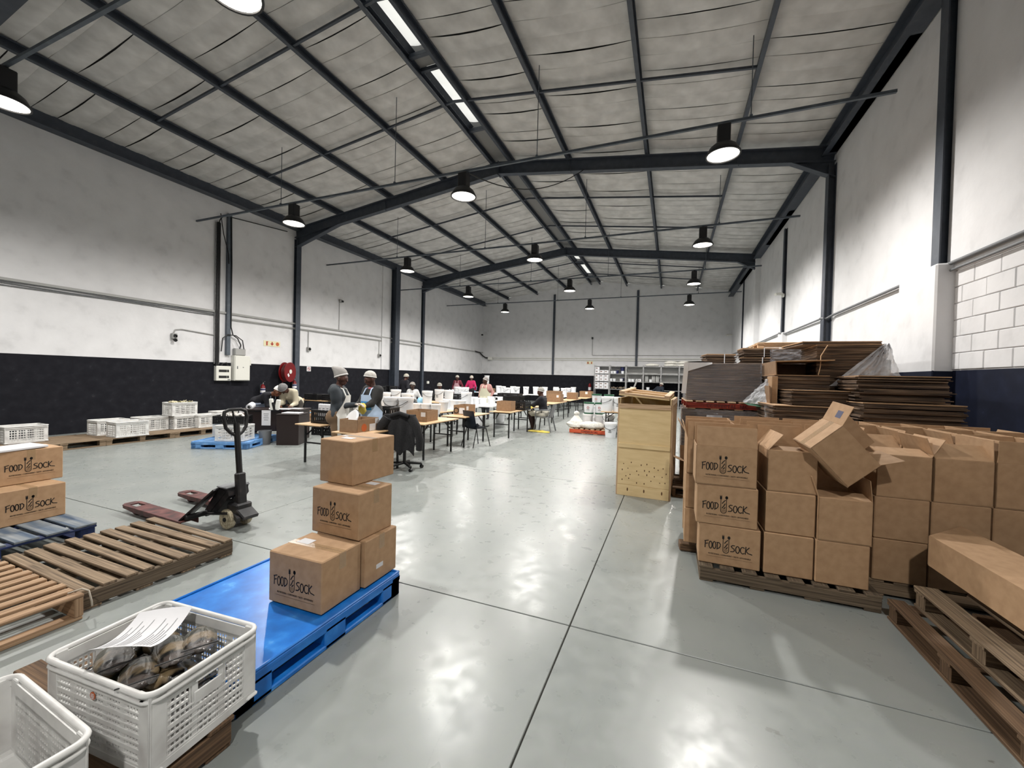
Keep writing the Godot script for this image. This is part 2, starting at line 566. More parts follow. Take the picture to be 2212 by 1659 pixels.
	M.sack = tri(mat(Color.WHITE, 0.8), ramp_tex(55, 0.03, 4, [[0.0, Color(0.72, 0.71, 0.68)], [1.0, Color(0.9, 0.89, 0.86)]], 256, 256), 2.0)
	M.vc = vcol(0.85)
	M.vc_shiny = vcol(0.4)
	M.skin = vcol(0.55)
	M.tangle = mat(Color(0.7, 0.66, 0.6), 0.7)
	M.aqua = mat(Color(0.55, 0.75, 0.88), 0.4)

func normals(sd: int, f: float, strength: float, stretch: int) -> ImageTexture:
	var im := noise(sd, f, 4).get_seamless_image(512 / stretch, 512)
	if stretch > 1: im.resize(512, 512, Image.INTERPOLATE_CUBIC)
	im.convert(Image.FORMAT_RGB8)
	im.bump_map_to_normal_map(strength)
	return ImageTexture.create_from_image(im)

func chips() -> ImageTexture:
	# small dark chips and faint tyre scuffs in the floor paint, over a clear ground
	var im := Image.create(2048, 2048, false, Image.FORMAT_RGBA8)
	im.fill(Color(0.3, 0.29, 0.27, 0.0))
	var q := RandomNumberGenerator.new()
	q.seed = 5
	for i in 45:
		var x := q.randi_range(10, 2030)
		var y := q.randi_range(10, 2030)
		var s := q.randi_range(1, 4) if q.randf() < 0.85 else q.randi_range(4, 9)
		var cc := Color(0.33, 0.32, 0.3, q.randf_range(0.15, 0.6))
		for k in s * 3:
			im.fill_rect(Rect2i(x + q.randi_range(-s, s), y + q.randi_range(-s / 2, s / 2), q.randi_range(1, s + 1), q.randi_range(1, s / 2 + 1)), cc)
	for i in 46:
		var p := Vector2(q.randf() * 2048, q.randf() * 2048)
		var a := q.randf() * TAU
		var bend := q.randf_range(-0.006, 0.006)
		var light := q.randf() < 0.5
		var cc := Color(0.7, 0.7, 0.69, 0.15) if light else Color(0.36, 0.36, 0.35, 0.08)
		for k in q.randi_range(60, 420):
			p += Vector2(cos(a), sin(a)) * 1.5
			a += bend
			if q.randf() < 0.75: im.fill_rect(Rect2i(posmod(int(p.x), 2046), posmod(int(p.y), 2046), 2, 2), cc)
	return ImageTexture.create_from_image(im)

# ------------------------------------------------------------------ lamps
func lamp_proto() -> Node3D:
	var t := thing("warehouse_lamp", "", "lamp", Vector3.ZERO, 0, "high bay lamps under the roof")
	part("gear_box", sh().box(Vector3(0, 0.31, 0), Vector3(0.2, 0.34, 0.2), Basis(), 0.012).box(Vector3(0, 0.49, 0), Vector3(0.06, 0.05, 0.06)), M.lamp_black, t)
	var rf := sh()
	rf.lathe([Vector2(0.265, -0.012), Vector2(0.265, 0.0), Vector2(0.25, 0.045), Vector2(0.215, 0.11), Vector2(0.15, 0.165), Vector2(0.10, 0.19), Vector2(0.0, 0.195)], 28)
	part("reflector", rf, M.lamp_black, t)
	part("reflector_lining", sh().lathe([Vector2(0.0, 0.18), Vector2(0.1, 0.175), Vector2(0.2, 0.1), Vector2(0.25, 0.0)], 28), M.lamp_inner, t)
	part("rim", sh().lathe([Vector2(0.25, -0.02), Vector2(0.275, -0.02), Vector2(0.275, 0.005), Vector2(0.25, 0.005), Vector2(0.25, -0.02)], 28), M.lamp_black, t)
	part("lamp_lens", sh().lathe([Vector2(0.0, -0.03), Vector2(0.12, -0.024), Vector2(0.2, -0.012), Vector2(0.252, 0.0), Vector2(0.252, 0.006), Vector2(0.0, 0.006)], 28), M.lens, t)
	var l := SpotLight3D.new()
	l.name = "lamp_light"
	l.position = Vector3(0, -0.14, 0)
	l.rotation_degrees = Vector3(-90, 0, 0)
	l.light_color = Color(1.0, 0.985, 0.965)
	l.light_energy = LAMP
	l.light_size = 0.11
	l.spot_range = 40.0
	l.spot_attenuation = 2.0
	l.spot_angle = 87.0
	l.spot_angle_attenuation = 0.8
	l.shadow_enabled = true
	t.add_child(l)
	return t

const LAMP := 20.5

func lamps():
	var zs := [2.82, 7.75, 12.63, 17.5, 22.15]
	var rows := ["nearest", "second nearest", "third nearest", "second farthest", "farthest"]
	var proto: Node3D = null
	for r in 6:
		for k in 3:
			if r == 5 and k < 2: continue
			if r == 0 and k == 2: continue  # the photograph's near right floor is lit by no lamp of its own
			var x: float = [-9.32, -4.3, 0.7][k]
			var z: float = zs[r] if r < 5 else -2.1
			var lab: String
			if r < 5: lab = "glowing bell-shaped warehouse lamp, %s of three on the %s cable rail" % [["left one", "middle one", "right one"][k], rows[r]]
			else: lab = "glowing bell-shaped warehouse lamp, %s of three on the cable rail behind the camera" % ["left one", "middle one", "right one"][k]
			if proto == null:
				proto = lamp_proto()
				proto.position = V(x, 5.5, z)
				proto.set_meta("label", lab)
			else:
				again(proto, lab, V(x, 5.5, z))
	for r in 6:
		var z: float = zs[r] if r < 5 else -2.1
		var t := thing("cable_rail", "thin grey steel cable rail spanning the hall, carrying the %s row of lamps" % (rows[r] if r < 5 else "unseen rear"), "rail", V(0, 6.03, z), 0, "cable rails under the roof")
		part("channel", sh().box(Vector3(-5.15, 0, 0), Vector3(16.3, 0.045, 0.045)), M.steel_grey, t)
		for x in [-9.8, -6.12, -2.65, 1.1]:
			var top: float = roof_y(x) - 6.03 - 0.1
			part("hanger_rod", sh().tube([Vector3(x, -0.02, 0), Vector3(x, top, 0)], 0.008, 6).box(Vector3(x, 0.03, 0), Vector3(0.04, 0.04, 0.06)), M.steel_grey, t)
	var cb := sh()
	var pts := []
	for i in 15:
		var u := i / 14.0
		pts.append(V(lerpf(-4.2, -2.4, u), 5.98 + 1.35 * u * u - 0.1 * sin(PI * u), lerpf(7.75, 11.0, u)))
	cb.tube(pts, 0.012, 6)
	solo("lamp_cable", cb, M.black, "slack black cable looping from the middle lamp to the roof beam", "cable")

# ------------------------------------------------------------------ room shell
func gable(z: float, depth: float) -> Sh:
	var p := PackedVector2Array([Vector2(XL - 0.25, -0.2), Vector2(XR + 0.25, -0.2), Vector2(XR + 0.25, roof_y(XR + 0.25)), Vector2(XC, 8.27), Vector2(XL - 0.25, roof_y(XL - 0.25))])
	return sh().extrude(p, depth, Transform3D(Basis(), Vector3(0, 0, -z)))

func room():
	# floor slabs with saw-cut joints
	var f := thing("floor", "grey painted concrete floor with saw-cut joints", "floor", Vector3.ZERO, 0, "", "structure")
	part("joint_bed", bx(XL, XR, -0.25, -0.012, ZF, ZB), M.joint, f)
	var xs := [XL, -11.77, -8.03, -4.28, -0.57, 3.17, XR]
	var zs := [ZF, -4.9, -1.16, 2.57, 6.27, 10.05, 13.8, 17.5, 21.3, 25.0, ZB]
	for i in xs.size() - 1:
		for j in zs.size() - 1:
			part("floor_slab", bx(xs[i] + (0.004 if i > 0 else 0.0), xs[i + 1] - 0.004, -0.2, 0, zs[j] + 0.004, zs[j + 1] - 0.004, 0.003), M.floor, f)
	# walls: white above, a dark painted dado below
	var wl := thing("wall_left", "long white wall with a dark painted dado", "wall", Vector3.ZERO, 0, "", "structure")
	part("plaster", bx(XL - 0.25, XL, 1.855, 7.4, ZF, ZB), M.wall, wl)
	part("painted_dado", bx(XL - 0.25, XL + 0.004, -0.2, 1.855, ZF, ZB), M.dado, wl)
	part("pier", bx(XL - 0.01, XL + 0.05, 1.855, 7.0, 16.1, 16.75), M.wall, wl)
	var wb := thing("wall_back", "far white gable wall with a dark painted dado", "wall", Vector3.ZERO, 0, "", "structure")
	part("plaster", gable(ZB + 0.125, 0.25), M.wall, wb)
	part("painted_dado", bx(XL, XR, 0, 1.88, ZB - 0.01, ZB + 0.02), M.dado, wb)
	var wf := thing("wall_front", "near gable wall behind the camera", "wall", Vector3.ZERO, 0, "", "structure")
	part("plaster", gable(ZF - 0.125, 0.25), M.wall, wf)
	part("painted_dado", bx(XL, XR, 0, 1.86, ZF - 0.02, ZF + 0.01), M.dado, wf)
	var wr := thing("wall_right", "white right-hand wall with block courses and piers above a navy dado", "wall", Vector3.ZERO, 0, "", "structure")
	part("plaster", bx(XR, XR + 0.25, 1.83, 7.4, ZF, ZB), M.wall, wr)
	part("painted_dado", bx(XR - 0.004, XR + 0.25, -0.2, 1.83, ZF, ZB), M.dado_navy, wr)
	part("ledge", bx(XR - 0.03, XR + 0.05, 3.1, 7.2, ZF, 6.95, 0.01), M.wall, wr)
	for p in [[6.8, 7.72, 3.2, 0.2], [14.95, 15.5, 3.25, 0.12], [19.4, 20.0, 7.0, 0.2], [-1.2, -0.5, 3.2, 0.2]]:
		part("pier", bx(XR - p[3], XR + 0.05, 0, p[2], p[0], p[1], 0.02), M.wall, wr)
		part("pier_dado", bx(XR - p[3] - 0.004, XR + 0.05, 0, 1.83, p[0] - 0.004, p[1] + 0.004, 0.01), M.dado_navy, wr)
	# painted concrete blocks on the near right wall: laid in bond, joints recessed
	var q := RandomNumberGenerator.new()
	q.seed = 3
	for row in 6:
		var y0 := 1.84 + row * 0.208
		var z := 1.2 - (0.21 if row % 2 else 0.0)
		while z < 6.9:
			var z1 := minf(z + 0.42, 6.98)
			var d := 0.012 + q.randf() * 0.006
			part("block", bx(XR - d, XR + 0.05, y0 + 0.004, y0 + 0.204, z + 0.004, z1 - 0.004, 0.006), M.wall, wr)
			z += 0.42
	# roof: deck with a ridge slot, quilted insulation hung between purlins
	var c := thing("ceiling", "pitched roof lined with quilted pale grey insulation sheets", "ceiling", Vector3.ZERO, 0, "", "structure")
	for s in [-1.0, 1.0]:
		var x0: float = XC + s * 0.24
		var x1: float = (XL - 0.3) if s < 0 else (XR + 0.3)
		var a := V(x0, roof_y(x0) + 0.16, ZF - 0.3)
		var p := PackedVector2Array([Vector2(x0, roof_y(x0) + 0.1), Vector2(x1, roof_y(x1) + 0.1), Vector2(x1, roof_y(x1) + 0.22), Vector2(x0, roof_y(x0) + 0.22)])
		part("roof_deck", sh().extrude(p, ZB - ZF + 0.6, Transform3D(Basis(), Vector3(0, 0, -(ZB + ZF) / 2))), M.deck, c)
	# ridge closed except at the skylights
	var gaps := [[ZF - 0.3, 3.4], [7.1, 7.42], [9.75, 11.6], [18.9, 20.6], [22.6, 22.85], [25.9, ZB + 0.3]]
	for gp in gaps:
		part("ridge_infill", bx(XC - 0.26, XC + 0.26, 8.24, 8.5, gp[0], gp[1]), M.deck, c)
	for gp in [[11.6, 18.9]]:
		part("ridge_infill", bx(XC - 0.26, XC + 0.26, 8.24, 8.5, gp[0], gp[1]), M.deck, c)
	for sk in [[3.4, 7.1], [7.42, 9.75], [20.6, 22.6], [22.85, 25.9]]:
		var z0: float = sk[0]
		var z1: float = sk[1]
		var o := part("skylight_sheet", sh().grid(8, 24, func(u: float, w: float) -> Vector3:
			return V(XC - 0.27 + 0.54 * u, 8.46 - 0.05 * sin(PI * u) * (1.0 + 0.5 * sin(w * 9.0)) + 0.03 * cos(w * 31.0), lerpf(z0, z1, w)), true), M.skylight, c)
		part("ridge_batten", bx(XC - 0.24, XC + 0.24, 8.16, 8.24, z1 - 0.09, z1, 0.005), M.steel, c)
		part("ridge_batten", bx(XC - 0.24, XC + 0.24, 8.16, 8.24, z0, z0 + 0.07, 0.005), M.steel, c)
		# scalloped sheet ends along the left side of the slot
		var e := PackedVector2Array([Vector2(z0, 0.0)])
		var n := int((z1 - z0) / 0.03)
		for i in n + 1:
			var zz := lerpf(z0, z1, float(i) / n)
			e.append(Vector2(zz, -0.1 - 0.045 * absf(sin(zz * PI / 0.19)) ))
		e.append(Vector2(z1, 0.0))
		part("scalloped_flashing", sh().extrude(e, 0.004, Transform3D(Basis(Vector3(0, 0, -1), Vector3(0.75, 0.66, 0).normalized(), Vector3(0.66, -0.75, 0).normalized()), Vector3(XC - 0.14, 8.33, 0))), M.steel, c)
	var pur := [[XL, -11.3, -9.1, -7.0, -5.26], [-4.68, -2.9, -0.77, 1.32, XR]]
	var width := 0.4
	for s in 2:
		var vars: Array[ArrayMesh] = []
		for k in 3:
			var m := sh()
			var bays: Array = pur[s]
			for b in bays.size() - 1:
				var xa: float = bays[b]
				var xb: float = bays[b + 1]
				var dz := 0.012 * sin(k * 2.1 + b * 1.7)
				m.grid(5, 5, func(u: float, w: float) -> Vector3:
					var x := lerpf(xa, xb, u)
					var sag := 0.045 * 4.0 * u * (1.0 - u) * (1.0 + 0.25 * sin(k * 2.0 + b))
					var belly := (0.034 * sin(PI * w) + 0.006 * sin(w * 11.0 + k * 2.0)) * minf(1.0, 6.0 * u * (1.0 - u))
					return Vector3(x, roof_y(x) + 0.03 - sag - belly, -(w * width + dz * sin(PI * u))), false)
			vars.append(m.mesh())
		var i := 0
		var z := ZF
		while z < ZB:
			part("insulation_sheet", vars[(i * 7 + s) % 3], M.foil, c, Vector3(0, 0, -z))
			z += width + 0.007
			i += 1

func steel(called: String, m, label: String, group := "", at := Vector3.ZERO, mt: Material = null) -> MeshInstance3D:
	return solo(called, m, M.steel if mt == null else mt, label, "steelwork", group, "structure", at)

func roof_steel():
	# lipped channel purlins
	var cpoly := PackedVector2Array([Vector2(-0.035, 0), Vector2(0.04, 0), Vector2(0.04, -0.03), Vector2(0.034, -0.03), Vector2(0.034, -0.006), Vector2(-0.029, -0.006), Vector2(-0.029, -0.194), Vector2(0.034, -0.194), Vector2(0.034, -0.17), Vector2(0.04, -0.17), Vector2(0.04, -0.2), Vector2(-0.035, -0.2)])
	var where := ["second from the left wall", "third from the left wall", "fourth from the left wall", "just left of the ridge skylight", "just right of the ridge skylight", "second right of the ridge", "third right of the ridge", "nearest the right eaves beam"]
	var i := 0
	for x in [-11.3, -9.1, -7.0, -5.28, -4.66, -2.9, -0.77, 1.32]:
		var s := -1.0 if x < XC else 1.0
		var m := sh()
		m.extrude(cpoly.duplicate(), ZB - ZF, Transform3D(Basis(Vector3.BACK, -s * 0.126 if s > 0 else 0.126), V(x, roof_y(x) + 0.0, (ZB + ZF) / 2)))
		steel("roof_purlin", m, "dark blue-grey roof purlin running down the hall, %s" % where[i], "roof purlins")
		i += 1
	# eaves beams
	steel("eaves_beam", bx(XL + 0.01, XL + 0.16, 6.92, 7.42, ZF, ZB).add(bx(XL + 0.01, XL + 0.28, 6.92, 6.94, ZF, ZB)).add(bx(XL + 0.01, XL + 0.28, 7.4, 7.42, ZF, ZB)), "deep dark eaves beam along the top of the left wall")
	steel("eaves_beam", bx(XR - 0.17, XR - 0.02, 6.82, 7.16, ZF, ZB).add(bx(XR - 0.28, XR - 0.02, 6.82, 6.84, ZF, ZB)).add(bx(XR - 0.28, XR - 0.02, 7.14, 7.16, ZF, ZB)), "dark eaves beam along the top of the right wall")
	# portal rafters with eaves haunches
	var far := ["nearest, above the camera", "middle one", "farthest"]
	i = 0
	for z in [2.95, 11.2, 19.5]:
		var t := thing("portal_rafter", "dark steel portal rafter spanning the hall under the purlins, %s" % far[i], "steelwork", Vector3.ZERO, 0, "portal rafters", "structure")
		for s in [-1.0, 1.0]:
			var x1 := XL + 0.02 if s < 0 else XR - 0.02
			var top0 := 8.06
			var top1 := roof_y(x1) - 0.21
			for fl in [[-0.012, 0.17, 0.024], [-0.348, 0.17, 0.024], [-0.18, 0.014, 0.33]]:
				var a := V(XC, top0 + fl[0], z)
				var b := V(x1, top1 + fl[0], z)
				part("beam", sh().bar(a, b, fl[1], fl[2]), M.steel, t)
			var hl := 2.1 if s < 0 else 0.85
			var hx: float = x1 - s * hl
			var hy := roof_y(hx) - 0.21 - 0.35
			part("haunch", sh().extrude(PackedVector2Array([Vector2(hx, hy), Vector2(x1, top1 - 0.34), Vector2(x1, top1 - 0.34 - 0.36)]), 0.016, Transform3D(Basis(), Vector3(0, 0, -z))).bar(V(hx, hy, z), V(x1, top1 - 0.7, z), 0.17, 0.02), M.steel, t)
		part("ridge_plate", bx(XC - 0.012, XC + 0.012, 7.66, 8.08, z - 0.1, z + 0.1), M.steel, t)
		for x in [-9.2, -2.85, 1.3]:
			part("cleat", sh().bar(V(x, roof_y(x) - 0.22, z - 0.03), V(x + 0.05, roof_y(x) - 0.6, z - 0.05), 0.03, 0.01), M.steel, t)
		i += 1
	# sag rods across the purlins
	i = 0
	var nth := ["nearest", "second", "third", "fourth", "fifth", "farthest"]
	for z in [5.7, 8.45, 13.9, 16.65, 22.2, 24.8]:
		var m := sh()
		m.bar(V(-11.3, roof_y(-11.3) - 0.14, z), V(XC, roof_y(XC) - 0.14, z), 0.045, 0.045)
		m.bar(V(XC, roof_y(XC) - 0.14, z), V(1.32, roof_y(1.32) - 0.14, z), 0.045, 0.045)
		steel("sag_rod", m, "thin dark sag rod tying the purlins together, %s in the hall" % nth[i], "sag rods between the purlins")
		i += 1
	# columns
	var I := func(x0: float, x1: float, z: float, w: float, y1: float) -> Sh:
		return bx(x0, x1, 0, y1, z - 0.006, z + 0.006).add(bx(x0, x0 + 0.014, 0, y1, z - w / 2, z + w / 2)).add(bx(x1 - 0.014, x1, 0, y1, z - w / 2, z + w / 2))
	steel("steel_column", I.call(XL, XL + 0.14, 11.23, 0.2, 6.6), "dark flanged column on the left wall beside the red hose reel")
	steel("steel_column", I.call(XL, XL + 0.36, 16.9, 0.34, 7.0), "broad dark column on the left wall behind the packing tables")
	steel("steel_column", I.call(XL, XL + 0.12, 19.55, 0.2, 6.7), "slim dark column at the far end of the left wall")
	for k in 2:
		var x: float = [-7.8, -2.19][k]
		steel("steel_column", bx(x - 0.07, x + 0.07, 1.9, 7.5, ZB - 0.08, ZB), "narrow dark column on the far wall, %s" % ["left of the two", "right of the two, rising behind the shelves"][k])
	steel("steel_column", bx(XR - 0.12, XR, 3.19, 6.85, 6.99, 7.005).add(bx(XR - 0.13, XR - 0.115, 3.19, 6.85, 6.91, 7.08)), "dark column above the white pier on the near right wall")
	steel("steel_column", I.call(XR - 0.15, XR, 11.2, 0.2, 6.6), "dark column on the right wall behind the cardboard stacks")
	steel("steel_column", I.call(XR - 0.08, XR, 15.3, 0.14, 6.6), "slim dark column on the right wall beyond the cardboard stacks")
	steel("steel_column", I.call(XR - 0.06, XR, 23.5, 0.1, 7.0), "thin dark column near the far right corner")

# ------------------------------------------------------------------ fittings on the walls
func socket(label: String, z: float, y: float, drop: float, two := false):
	var t := thing("wall_socket", label, "socket", V(XL, y, z), 0, "industrial sockets on the left wall")
	part("box", sh().box(Vector3(0.05, 0, 0), Vector3(0.1, 0.16, 0.13), Basis(), 0.01), M.grey_box, t)
	part("outlet", sh().lathe([Vector2(0.045, 0), Vector2(0.045, 0.05), Vector2(0.03, 0.05), Vector2(0.028, 0.02), Vector2(0, 0.02)], 14, Vector3(0.09, 0.02, 0), Basis(Vector3(0, 0, 1), Vector3(0.85, -0.5, 0).normalized(), Vector3(0.5, 0.85, 0).normalized())), M.black, t)
	if two:
		part("outlet", sh().lathe([Vector2(0.045, 0), Vector2(0.045, 0.05), Vector2(0, 0.045)], 14, Vector3(0.09, -0.1, 0), Basis(Vector3(0, 0, 1), Vector3(0.85, -0.5, 0).normalized(), Vector3(0.5, 0.85, 0).normalized())), M.black, t)
	if drop > 0:
		part("conduit", sh().tube([Vector3(0.025, 0.07, 0), Vector3(0.025, drop, 0)], 0.013, 6), M.grey_box, t)

func wall_left_fittings():
	# long trunking and conduits
	var m := bx(XL, XL + 0.06, 3.41, 3.47, ZF, ZB)
	solo("cable_trunking", m, M.grey_box, "upper grey cable trunking running along the whole left wall", "trunking")
	solo("cable_trunking", bx(XL, XL + 0.04, 3.25, 3.29, 8.7, 19.6).add(bx(XL, XL + 0.03, 3.22, 3.24, 8.7, 19.6)).add(bx(XL, XL + 0.04, 1.75, 3.29, 19.72, 19.76)), M.grey_box, "lower grey conduit pair on the left wall beyond the electrical boxes", "trunking")
	var cab := sh()
	for k in 3:
		var pts := []
		for i in 22:
			var z := lerpf(ZF, 8.3, i / 21.0)
			pts.append(V(XL + 0.03, 3.39 - 0.035 * k + 0.012 * sin(z * 1.7 + k * 2.0), z))
		cab.tube(pts, 0.011, 5)
	solo("wall_cables", cab, M.grey_pl, "bundle of grey cables clipped below the trunking on the near left wall", "cable")
	# vertical cable ladder and trunk
	var t := thing("cable_ladder", "vertical wire cable ladder carrying black cables up the left wall", "cable ladder", V(XL, 0, 8.36), 0)
	for s in [-0.07, 0.07]:
		part("rail", sh().box(Vector3(0.06, 4.0, s), Vector3(0.03, 4.4, 0.012)), M.galv, t)
	for i in 40:
		part("rung", sh().box(Vector3(0.06, 1.85 + i * 0.11, 0), Vector3(0.012, 0.012, 0.14)), M.galv, t)
	var cb := sh()
	for k in 4:
		var pts: Array = [Vector3(0.085 + 0.012 * (k % 2), 1.72, -0.03 + 0.02 * k), Vector3(0.08, 1.9, -0.045 + 0.03 * k), Vector3(0.08 + 0.014 * (k % 2), 3.6, -0.045 + 0.03 * k), Vector3(0.08, 6.2, -0.045 + 0.03 * k)]
		pts.append_array(arc(Vector3(0.08, 6.2, -0.32), Vector3(0, 0, 1), Vector3(0, 1, 0), 0.3, 5, 88, 8))
		pts.append(Vector3(0.08, 6.55, -0.7)); pts.append(Vector3(0.08, 6.75, -2.4))
		cb.tube(pts, 0.016, 6)
	part("cables", cb, M.black, t)
	t = thing("steel_trunking", "tall grey steel trunk beside the cable ladder on the left wall", "trunking", V(XL, 0, 8.7), 0)
	part("trunk", sh().box(Vector3(0.05, 4.35, 0), Vector3(0.1, 4.5, 0.12), Basis(), 0.005), M.steel_grey, t)
	part("cable", sh().tube([Vector3(0.12, 6.5, -0.02), Vector3(0.12, 5.0, -0.05), Vector3(0.11, 3.0, -0.06), Vector3(0.12, 2.75, -0.12), Vector3(0.14, 2.65, -0.26), Vector3(0.14, 2.45, -0.36), Vector3(0.12, 2.3, -0.34)], 0.018, 7), M.black, t)
	part("cable", sh().tube([Vector3(0.12, 2.2, 0.24), Vector3(0.12, 2.62, 0.2), Vector3(0.14, 2.75, 0.05), Vector3(0.14, 2.74, -0.2), Vector3(0.14, 2.6, -0.42), Vector3(0.13, 2.3, -0.48)], 0.016, 7), M.black, t)
	part("cable", sh().tube([Vector3(0.1, 6.5, 0.3), Vector3(0.12, 5.9, 0.22), Vector3(0.13, 5.3, 0.06), Vector3(0.12, 5.0, 0.04)], 0.014, 6), M.black, t)
	# distribution board and cabinet
	t = thing("distribution_board", "small white distribution board with two rows of black breakers on the left wall", "electrical box", V(XL, 1.51, 8.55), 0)
	part("enclosure", sh().box(Vector3(0.06, 0, 0), Vector3(0.12, 0.47, 0.46), Basis(), 0.012), M.cabinet, t)
	for r in 2:
		part("breaker_row", sh().box(Vector3(0.123, 0.08 - r * 0.19, 0.03), Vector3(0.012, 0.075, 0.24)), M.black, t)
		part("breaker_row", sh().box(Vector3(0.123, 0.08 - r * 0.19, -0.13), Vector3(0.012, 0.075, 0.05)), M.black, t)
	part("rating_label", sh().box(Vector3(0.122, -0.2, -0.16), Vector3(0.004, 0.03, 0.08)), M.grey_pl, t)
	part("cable_entry", sh().tube([Vector3(0.06, 0.23, 0.05), Vector3(0.08, 0.32, 0.0), Vector3(0.08, 0.34, -0.1), Vector3(0.06, 0.23, -0.16)], 0.02, 7), M.black, t)
	t = thing("electrical_cabinet", "tall pale metal electrical cabinet beside the distribution board", "electrical box", V(XL, 1.69, 9.1), 0)
	part("enclosure", sh().box(Vector3(0.09, 0, 0), Vector3(0.18, 0.82, 0.52), Basis(), 0.01), M.cabinet, t)
	part("door", sh().box(Vector3(0.188, 0, 0), Vector3(0.016, 0.78, 0.48), Basis(), 0.006), M.cabinet, t)
	part("lock", sh().box(Vector3(0.2, 0.02, 0.17), Vector3(0.012, 0.09, 0.03), Basis(), 0.004), M.grey_pl, t)
	part("lock", sh().lathe([Vector2(0.014, 0), Vector2(0.014, 0.012), Vector2(0, 0.012)], 10, Vector3(0.196, 0.03, -0.02), Basis(Vector3(0, 0, 1), Vector3(1, 0, 0), Vector3(0, 1, 0))), M.grey_pl, t)
	part("side_switch", sh().box(Vector3(0.12, 0.2, -0.29), Vector3(0.08, 0.2, 0.06), Basis(), 0.015), M.cabinet, t)
	t = thing("junction_box", "grey plastic junction box on top of the electrical cabinet", "electrical box", V(XL, 2.22, 9.06), 0)
	part("body", sh().box(Vector3(0.07, 0, 0), Vector3(0.14, 0.23, 0.36), Basis(), 0.02), M.grey_box, t)
	part("cover", sh().box(Vector3(0.145, 0, 0), Vector3(0.012, 0.2, 0.33), Basis(), 0.004), M.grey_box, t)
	# sockets
	socket("double industrial socket fed by a side conduit, nearest on the left wall", 7.2, 2.55, 0, true)
	solo("socket_conduit", sh().tube([V(XL + 0.03, 2.63, 7.2), V(XL + 0.03, 2.74, 7.24), V(XL + 0.03, 2.77, 7.4), V(XL + 0.03, 2.7, 8.3)], 0.016, 6), M.grey_box, "bent grey conduit running from the nearest socket to the cable ladder", "conduit")
	socket("grey socket hanging from the conduit just right of the hose reel column", 11.81, 2.52, 0.74)
	socket("grey socket hanging from the conduit left of the broad column", 15.93, 2.52, 0.74)
	socket("grey socket beside the broad column's far edge", 17.25, 2.52, 0)
	t = thing("sensor", "small white motion sensor on a thin conduit on the left wall", "sensor", V(XL, 4.7, 13.4), 0)
	part("body", sh().box(Vector3(0.06, 0, 0), Vector3(0.1, 0.14, 0.12), Basis(), 0.02), M.grey_box, t)
	part("eye", sh().box(Vector3(0.12, -0.01, -0.05), Vector3(0.06, 0.08, 0.1), Basis(), 0.015), M.black, t)
	part("conduit", sh().tube([Vector3(0.02, -0.06, 0.03), Vector3(0.02, -1.23, 0.03)], 0.011, 6), M.grey_box, t)
	# fire fighting
	t = thing("fire_sign", "cream photoluminescent sign with extinguisher, arrow and hose reel symbols", "sign", V(XL + 0.006, 2.6, 10.28), 0)
	part("board", sh().box(Vector3(0, 0, 0), Vector3(0.008, 0.19, 0.64)), M.sign, t)
	part("extinguisher_symbol", sh().box(Vector3(0.006, -0.01, 0.2), Vector3(0.004, 0.12, 0.05)).box(Vector3(0.006, 0.06, 0.19), Vector3(0.004, 0.02, 0.08)), M.sign_red, t)
	part("arrow_symbol", sh().box(Vector3(0.006, 0.03, 0), Vector3(0.004, 0.07, 0.04)).extrude(PackedVector2Array([Vector2(-0.07, 0.01), Vector2(0.07, 0.01), Vector2(0, -0.07)]), 0.004, Transform3D(Basis(Vector3(0, 0, -1), Vector3.UP, Vector3.RIGHT), Vector3(0.006, 0, 0))), M.sign_red, t)
	part("reel_symbol", sh().lathe([Vector2(0.065, 0), Vector2(0.065, 0.004), Vector2(0, 0.004)], 20, Vector3(0.004, 0, -0.21), Basis(Vector3(0, 0, 1), Vector3(1, 0, 0), Vector3(0, 1, 0))), M.orange_dot, t)
	t = thing("hose_reel", "large red fire hose reel on the dark dado", "hose reel", V(XL, 1.6, 10.68), 20)
	var bb := Basis(Vector3(0, 0, 1), Vector3(1, 0, 0), Vector3(0, 1, 0))
	part("disc", sh().lathe([Vector2(0, 0.3), Vector2(0.34, 0.3), Vector2(0.36, 0.31), Vector2(0.36, 0.335), Vector2(0.34, 0.335), Vector2(0.1, 0.325), Vector2(0, 0.33)], 32, Vector3.ZERO, bb), M.red, t)
	part("disc", sh().lathe([Vector2(0, 0.1), Vector2(0.34, 0.1), Vector2(0.36, 0.11), Vector2(0.36, 0.13), Vector2(0, 0.14)], 32, Vector3.ZERO, bb), M.red, t)
	var hp := []
	for i in 90:
		var a := i * 0.42
		hp.append(Vector3(0.16 + 0.1 * (0.5 + 0.5 * sin(i * 0.07)), 0.28 * sin(a), 0.28 * cos(a)))
	part("hose", sh().tube(hp, 0.02, 6), M.red_dark, t)
	part("hub_label", sh().lathe([Vector2(0.08, 0.328), Vector2(0.08, 0.334), Vector2(0, 0.336)], 18, Vector3(0.002, 0.02, -0.02), bb), M.cabinet, t)
	part("instruction_label", sh().box(Vector3(0.336, -0.11, 0.12), Vector3(0.004, 0.12, 0.09), Basis(Vector3.RIGHT, 0.6)), M.paper, t)
	part("bracket", sh().box(Vector3(0.05, 0, 0), Vector3(0.12, 0.1, 0.1)), M.red_dark, t)
	part("feed_pipe", sh().tube([Vector3(0.06, -0.05, 0.03), Vector3(0.06, -1.6, 0.03)], 0.017, 8), M.red, t)
	part("valve", sh().box(Vector3(0.1, -0.55, 0.03), Vector3(0.1, 0.07, 0.06), Basis(), 0.015).bar(Vector3(0.14, -0.52, 0.06), Vector3(0.16, -0.6, -0.1), 0.015, 0.03), M.chrome, t)
	extinguisher("red fire extinguisher with a blue and white label beside the hose reel", V(XL + 0.13, 0.76, 11.12))
